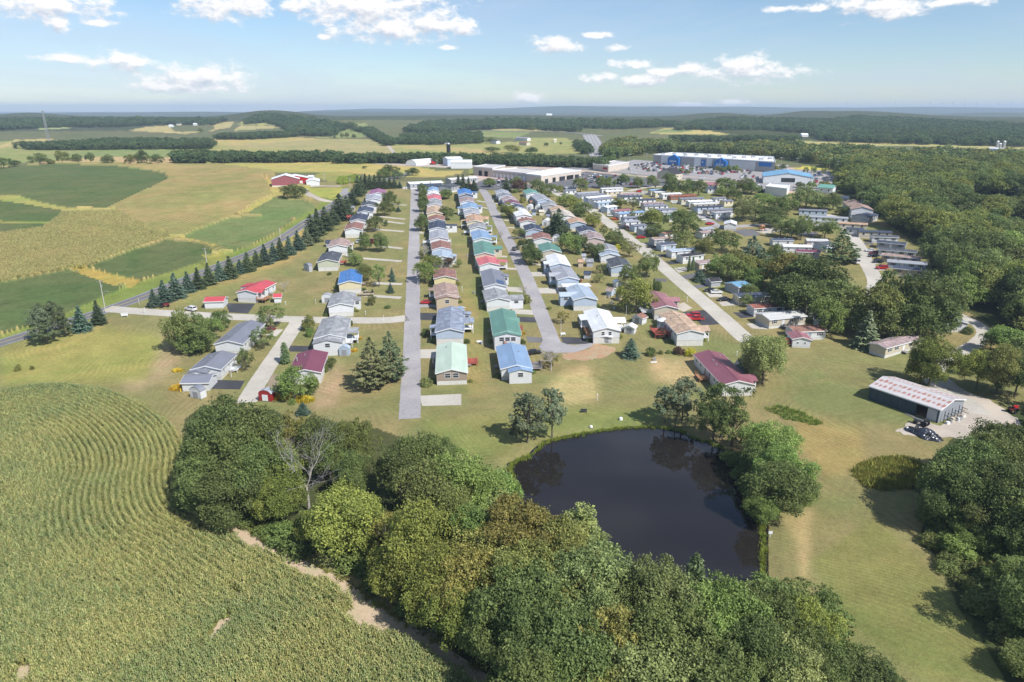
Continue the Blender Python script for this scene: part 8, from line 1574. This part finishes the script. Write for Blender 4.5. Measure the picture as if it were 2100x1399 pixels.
# ------------------------------------------------------------------ poles, posts, signs, small things of the yards
def pole(px, py, top, label, arms=1, lamp=True, wires=True):
    g = G(px, py); h = CAM_H - ratio_of(top) * g.y - g.z; e = empty('utility_pole', g, .5, label, 'utility pole'); mb = MB(); mb.tube([(0, 0, -.3), (0, 0, h)], [.17, .11], 8); obj('post', mb.mesh('post'), pm('pole_wood', (.50, .47, .43, 1), (.42, .39, .36, 1), 2, rough=.9), e)
    for k in range(arms): mb = MB(); mb.box(-1.1, 1.1, -.05, .05, h - .5 - k * .9, h - .36 - k * .9); [mb.tube([(x, 0, h - .36 - k * .9), (x, 0, h - .18 - k * .9)], [.05, .04], 6) for x in (-1, -.5, .5, 1)]; obj('cross_arm', mb.mesh('cross_arm'), GREYW, e)
    mb = MB(); mb.tube([(.25, 0, h - 2.6), (.25, 0, h - 1.7)], [.18, .18], 8); obj('transformer', mb.mesh('transformer'), METAL, e)
    if lamp: mb = MB(); mb.tube([(.1, 0, h * .62), (1.3, -.4, h * .66), (1.9, -.6, h * .65)], [.035, .035, .12], 6); obj('street_light', mb.mesh('street_light'), METAL, e)
    return e, g + Vector((0, 0, h - .3))
tops = []
for px, py, tp, lb in [(217, 641, 575, 'tall wooden utility pole where the entry lane meets the county road'), (425, 546, 508, 'wooden utility pole in the middle of the spruce row'), (575, 490, 468, 'wooden utility pole near the upper end of the spruce row'), (665, 371, 353, 'utility pole by the farm shop'), (718, 384, 364, 'utility pole by the gravel drive'), (-90, 740, 640, 'utility pole beyond the left edge')]:
    e, t = pole(px, py, tp, lb, lamp=py > 500); tops.append(t)
def wire(a, b, l, sag=1.2):
    mb = MB(); mb.tube([a.lerp(b, t) - Vector((0, 0, sag * 4 * t * (1 - t))) for t in np.linspace(0, 1, 9)], [.03] * 9, 4); tag(obj('power_line', mb.mesh('power_line'), RUBBER), 'thin power line along the county road, ' + l, 'power line', 'power lines along the county road')
for (a, b), l in zip(((5, 0), (0, 1), (1, 2)), ('left of the entry lane', 'over the near spruces', 'over the far spruces')): wire(tops[a], tops[b], l)
def pillar(px, py, h, label, r=.12, m=WHITE, nm='yard_lamp', cat='lamp post'):
    g = G(px, py); e = empty(nm, g, 0, label, cat); mb = MB(); mb.tube([(0, 0, 0), (0, 0, h)], [r, r * .8], 6); obj('post', mb.mesh('post'), m, e); mb = MB(); mb.box(-r * 1.8, r * 1.8, -r * 1.8, r * 1.8, h, h + .3); obj('lamp_head', mb.mesh('lamp_head'), m, e)
for i, (x, y, h) in enumerate([(857, 590, 2.0), (948, 598, 1.8), (1049, 449, 2), (1409, 620, 1.8), (787, 661, 2.2), (298, 644, 2.0), (648, 624, 1.6), (586, 626, 1.2), (286, 626, 2), (750, 646, 1.2), (1241, 616, 1.6), (1225, 822, 1.6), (1358, 668, 1.4), (1511, 730, 1.2), (1232, 668, 2.2), (475, 774, 2.4), (813, 541, 1.2)]):
    pillar(x, y, h, f'thin pale post standing in the grass, {NTH[i]} of the yard posts', .05 + .02 * (i % 2))
def tower(px, py, top):
    g = G(px, py); h = CAM_H - ratio_of(top) * g.y - g.z; mb = MB(); w = 2.0; e = empty('radio_tower', g, 0, 'thin lattice radio tower above the far woods on the left', 'tower')
    for a in (0, 2.09, 4.19): mb.tube([(math.cos(a) * w, math.sin(a) * w, 0), (math.cos(a) * .8, math.sin(a) * .8, h)], [.35, .3], 4)
    for k in range(12): z = h * k / 12; f = w - (w - .8) * k / 12; [mb.tube([(math.cos(a) * f, math.sin(a) * f, z), (math.cos(a + 2.09) * f, math.sin(a + 2.09) * f, z + h / 12)], [.14, .14], 3) for a in (0, 2.09, 4.19)]
    obj('mast', mb.mesh('mast'), METAL, e); mb = MB(); mb.box(-2, 2, -.4, .4, h * .96, h * .98); obj('antenna', mb.mesh('antenna'), METAL, e)
tower(102, 300, 227)
def turbine(px, row, i):
    y = 9500.0; x = (px - 1050) / F * (y * CT + 0 * ST); z = float(hz(x, y)); e = empty('wind_turbine', (x, y, z), 0, f'tiny white wind turbine on the far ridge, {NTH[i]} from the left', 'wind turbine', 'wind turbines on the far ridge'); mb = MB(); mb.tube([(0, 0, -10), (0, 0, 60)], [4, 3], 6); obj('tower', mb.mesh('tower'), WHITE, e)
    for k in range(3): a = k * 2.094 + i; mb = MB(); mb.tube([(0, -4, 60), (math.cos(a) * 36, -4, 60 + math.sin(a) * 36)], [2.6, .8], 4); obj('blade', mb.mesh('blade'), WHITE, e)
for i, x in enumerate((1712, 1734, 1834, 1905, 1930, 1953, 1977, 2000, 2020, 2046, 2072)): turbine(x, 220, i)
def small(nm, label, cat, px, py, build, m, rz=0, group=None, z=0): 
    mb = MB(); build(mb); g = G(px, py); return tag(obj(nm, mb.mesh(nm), m, None, (g.x, g.y, g.z + z), rz), label, cat, group)
def gazebo():
    g = G(1359, 674); e = empty('gazebo', g, 0, 'white round roofed gazebo on the deck of the tan roofed home', 'gazebo'); mb = MB()
    for k in range(8): a = k * .785; mb.tube([(math.cos(a) * 1.9, math.sin(a) * 1.9, 0), (math.cos(a) * 1.9, math.sin(a) * 1.9, 3.0)], [.07, .07], 5); obj_ = None
    obj('posts_frame', mb.mesh('posts_frame'), WHITE, e); mb = MB(); mb.tube([(0, 0, 3.0), (0, 0, 3.5), (0, 0, 3.9)], [2.3, 1.3, .1], 8); obj('roof', mb.mesh('roof'), WHITE, e); mb = MB(); mb.tube([(0, 0, .3), (0, 0, .5)], [2, 2], 8); mb.tube([(0, 0, .5), (0, 0, 1.4)], [1.92, 1.92], 8); obj('railing', mb.mesh('railing'), WHITE, e)
gazebo()
def umbrella_table(px, py, label, c):
    g = G(px, py)
def bench_(mb): mb.box(-.8, .8, -.25, .25, .4, .46); mb.box(-.8, .8, .2, .26, .5, .9); [mb.box(x - .05, x + .05, -.2, .2, 0, .4) for x in (-.7, .7)]
small('garden_bench', 'dark bench by the pond under the dark tree shade', 'bench', 1197, 846, bench_, SHUTTER)
small('garden_bench', 'pale bench on the lawn near the middle street end', 'bench', 1155, 688, bench_, WHITE, .3)
small('stone_marker', 'white stone on the grass above the pond bank', 'stone', 1273, 861, lambda mb: mb.tube([(0, 0, 0), (0, 0, .5), (0, 0, .7)], [.5, .45, .2], 9), WHITE)
small('stone_marker', 'small pale stone nearer the pond bank', 'stone', 1212, 876, lambda mb: mb.tube([(0, 0, 0), (0, 0, .35), (0, 0, .45)], [.45, .35, .15], 8), WHITE)
small('pond_sign', 'small white sign on the right bank of the pond', 'sign', 1579, 1102, lambda mb: (mb.box(-.35, .35, -.03, .03, .7, 1.25), mb.box(-.04, .04, -.04, .04, 0, .7)), WHITE)
small('name_sign', 'low white sign beside the entry lane', 'sign', 256, 650, lambda mb: (mb.box(-1.1, 1.1, -.06, .06, .4, 1.3), mb.box(-1.0, -.9, -.05, .05, 0, .4), mb.box(.9, 1.0, -.05, .05, 0, .4), mb.box(-1.2, 1.2, -.12, .12, 1.3, 1.4)), WHITE, .25)
small('propane_tank', 'white propane tank on the grass behind the blue roofed home', 'tank', 983, 704, lambda mb: (mb.tube([(-.8, 0, .5), (.8, 0, .5)], [.38, .38], 10), mb.box(-.5, -.4, -.2, .2, 0, .3), mb.box(.4, .5, -.2, .2, 0, .3)), WHITE)
def heat(mb): mb.box(-.4, .4, -.35, .35, 0, .8); mb.box(-.36, .36, -.3, .3, .8, .84)
for i, (x, y) in enumerate([(958, 701), (972, 602), (988, 706), (1254, 622), (1273, 604 + 18), (958, 526), (1342, 739), (1248, 611), (1259, 634)]): small('utility_box', f'small pale utility box on the back lawns, {NTH[i]} of them', 'utility box', x, y, heat, METAL, i, 'utility boxes on the back lawns')
small('board', 'white board lying on the brown lawn', 'board', 1341, 743, lambda mb: mb.box(-1.0, 1.0, -.4, .4, .02, .08), WHITE, .2)
def flagpole(px, py, label): 
    g = G(px, py); e = empty('flagpole', g, 0, label, 'flagpole'); mb = MB(); mb.tube([(0, 0, 0), (0, 0, 6)], [.05, .035], 6); obj('post', mb.mesh('post'), WHITE, e); mb = MB(); mb.tube([(0, 0, 6), (0, 0, 6.18)], [.09, .05], 6); obj('finial', mb.mesh('finial'), WHITE, e)
flagpole(1150, 690, 'thin white flagpole on the lawn right of the middle street'); flagpole(1283, 663, 'thin flagpole beside the small white shed')
def slide(px, py):
    g = G(px, py); e = empty('playground_frame', g, .4, 'small playground climbing frame on the pale square', 'playground'); mb = MB(); [mb.box(x - .08, x + .08, y - .08, y + .08, 0, 2.6) for x in (-1, 1) for y in (-1, 1)]; mb.box(-1.1, 1.1, -1.1, 1.1, 1.2, 1.3); obj('tower', mb.mesh('tower'), REDW, e); mb = MB(); mb.tube([(0, 0, 2.6), (0, 0, 3.6)], [1.7, .1], 4); obj('roof', mb.mesh('roof'), WOOD, e); mb = MB(); mb.hexa([(1.1, -.4, 1.1), (3.4, -.4, .1), (3.4, .4, .1), (1.1, .4, 1.1), (1.1, -.4, 1.3), (3.4, -.4, .3), (3.4, .4, .3), (1.1, .4, 1.3)]); obj('slide', mb.mesh('slide'), BLUESIGN, e)
slide(1562, 474)
def tractor(px, py, label, c, rz):
    g = G(px, py); e = empty('garden_tractor', g, rz, label, 'tractor'); mb = MB(); mb.box(-.2, 1.6, -.4, .4, .7, 1.4); mb.box(-1.3, -.2, -.5, .5, .8, 1.1); o = obj('bonnet', mb.mesh('bonnet'), CARP, e); o.color = c
    mb = MB(); mb.box(-1.0, -.5, -.3, .3, 1.1, 1.3); mb.box(-1.1, -.95, -.3, .3, 1.3, 1.8); obj('seat', mb.mesh('seat'), RUBBER, e)
    for x, y, r in ((-.9, -.75, .75), (-.9, .75, .75), (1.2, -.55, .42), (1.2, .55, .42)): mb = MB(); mb.tube([(x, y - .15, r), (x, y + .15, r)], [r, r], 14); obj('wheel', mb.mesh('wheel'), RUBBER, e)
tractor(2078, 845, 'red tractor parked in the shade at the right edge', CC['red'], .6); tractor(1888, 872, 'dark machine before the open bay of the barn', CC['grey'], 2.2); tractor(338, 630, 'small dark garden tractor by the entry lane', CC['dred'], .3)
for i, (x, y, c) in enumerate([(895, 332, 'yellow'), (905, 336, 'yellow'), (918, 337, 'yellow'), (800, 332, 'orange'), (888, 338, 'red')]):
    g = G(x, y); e = empty('excavator', g, i, f"{CN.get(c, c)} digger in the equipment yard, {NTH[i]} one", 'digger', 'diggers in the equipment yard'); mb = MB(); mb.box(-2, 2, -1.3, 1.3, .9, 2.4); mb.box(-.2, 1.6, -.9, .9, 2.4, 3.6); o = obj('body', mb.mesh('body'), CARP, e); o.color = CC[c]
    mb = MB(); mb.tube([(1.6, 0, 2.2), (4, 0, 5.2), (6, 0, 1.6)], [.35, .3, .2], 5); o = obj('arm', mb.mesh('arm'), CARP, e); o.color = CC[c]; mb = MB(); mb.box(-2.2, 2.2, -1.5, -.8, 0, .9); mb.box(-2.2, 2.2, .8, 1.5, 0, .9); obj('tracks', mb.mesh('tracks'), RUBBER, e)
def light_mast(px, py, i):
    g = G(px, py); e = empty('light_mast', g, .3, f'tall car park light mast, {NTH[i]} from the left', 'light mast', 'light masts of the car parks'); mb = MB(); mb.tube([(0, 0, 0), (0, 0, 11)], [.18, .12], 6); obj('post', mb.mesh('post'), METAL, e); mb = MB(); mb.box(-1.6, 1.6, -.25, .25, 11, 11.25); obj('lamp_head', mb.mesh('lamp_head'), METAL, e)
for i, (x, y) in enumerate([(1180, 344), (1198, 344), (1290, 342), (1325, 340), (1475, 350), (1500, 346), (1563, 350), (1600, 350), (1632, 352), (1660, 386), (1700, 352), (1715, 360)]): light_mast(x, y, i)
def row_trees():
    L0 = len(TREES)
    for i, (x, b, t, w) in enumerate([(1395, 355, 344, 12), (1408, 358, 348, 12), (1418, 352, 342, 8), (1470, 352, 340, 14), (1480, 353, 341, 14), (1492, 352, 338, 14), (1508, 352, 338, 12), (1517, 354, 344, 9), (1530, 346, 336, 10), (1560, 349, 338, 14), (1575, 350, 337, 16), (1590, 350, 338, 14), (1605, 348, 336, 12), (1652, 355, 342, 9), (1668, 355, 341, 10), (1688, 356, 343, 10), (1440, 350, 343, 8), (1330, 352, 346, 9), (1665, 388, 371, 20), (1690, 388, 370, 20), (1640, 386, 372, 16), (1210, 344, 334, 16), (1250, 322 + 16, 320, 24), (1385, 322, 312, 12)]):
        e = tree_at(x, b, t, w, 'far' if w < 11 else 'mid', 'gmvo'[i % 4], 'x'); e['label'] = f"small {e['_look']} planted among the car parks, {NTH[i]} of them"; e['group'] = 'trees planted among the car parks'; del e['_w']; del e['_look']
row_trees()
def fence(p0, p1, n, label, h=1.6):
    a, b = G(*p0), G(*p1); d = b - a; e = empty('picket_fence', a, math.atan2(d.y, d.x), label, 'fence'); L_ = math.hypot(d.x, d.y)
    q = MB(); q.box(0, L_ / n * .62, -.03, .03, -.6, h); pm_ = q.mesh('picket')
    for k in range(n): obj('picket', pm_, WHITE, e, (L_ * k / n, 0, (b.z - a.z) * k / n))
    q = MB(); q.box(0, L_, .03, .07, h * .6, h * .7); obj('rail', q.mesh('rail'), WHITE, e)
fence((1738, 660), (1756, 655), 8, 'white fence behind the single wides in the tree shade'); fence((1622, 640), (1650, 634), 10, 'white fence beside the off-white roofed home'); fence((826, 388), (842, 388), 5, 'white rail closing the upper end of the straight street')
# ------------------------------------------------------------------ air
hm = bpy.data.materials.new('haze_air'); hm.use_nodes = True; nt = hm.node_tree; nt.nodes.clear(); ho = nt.nodes.new('ShaderNodeOutputMaterial'); pv = nt.nodes.new('ShaderNodeVolumePrincipled')
pv.inputs['Color'].default_value = (.62, .79, 1.0, 1); pv.inputs['Density'].default_value = .00011; pv.inputs['Anisotropy'].default_value = .0; nt.links.new(pv.outputs[0], ho.inputs['Volume'])
mb = MB(); mb.box(-50000, 50000, -500, 15900, -30, 150); tag(obj('haze', mb.mesh('haze'), hm), 'pale summer haze over the far hills', kind='stuff')
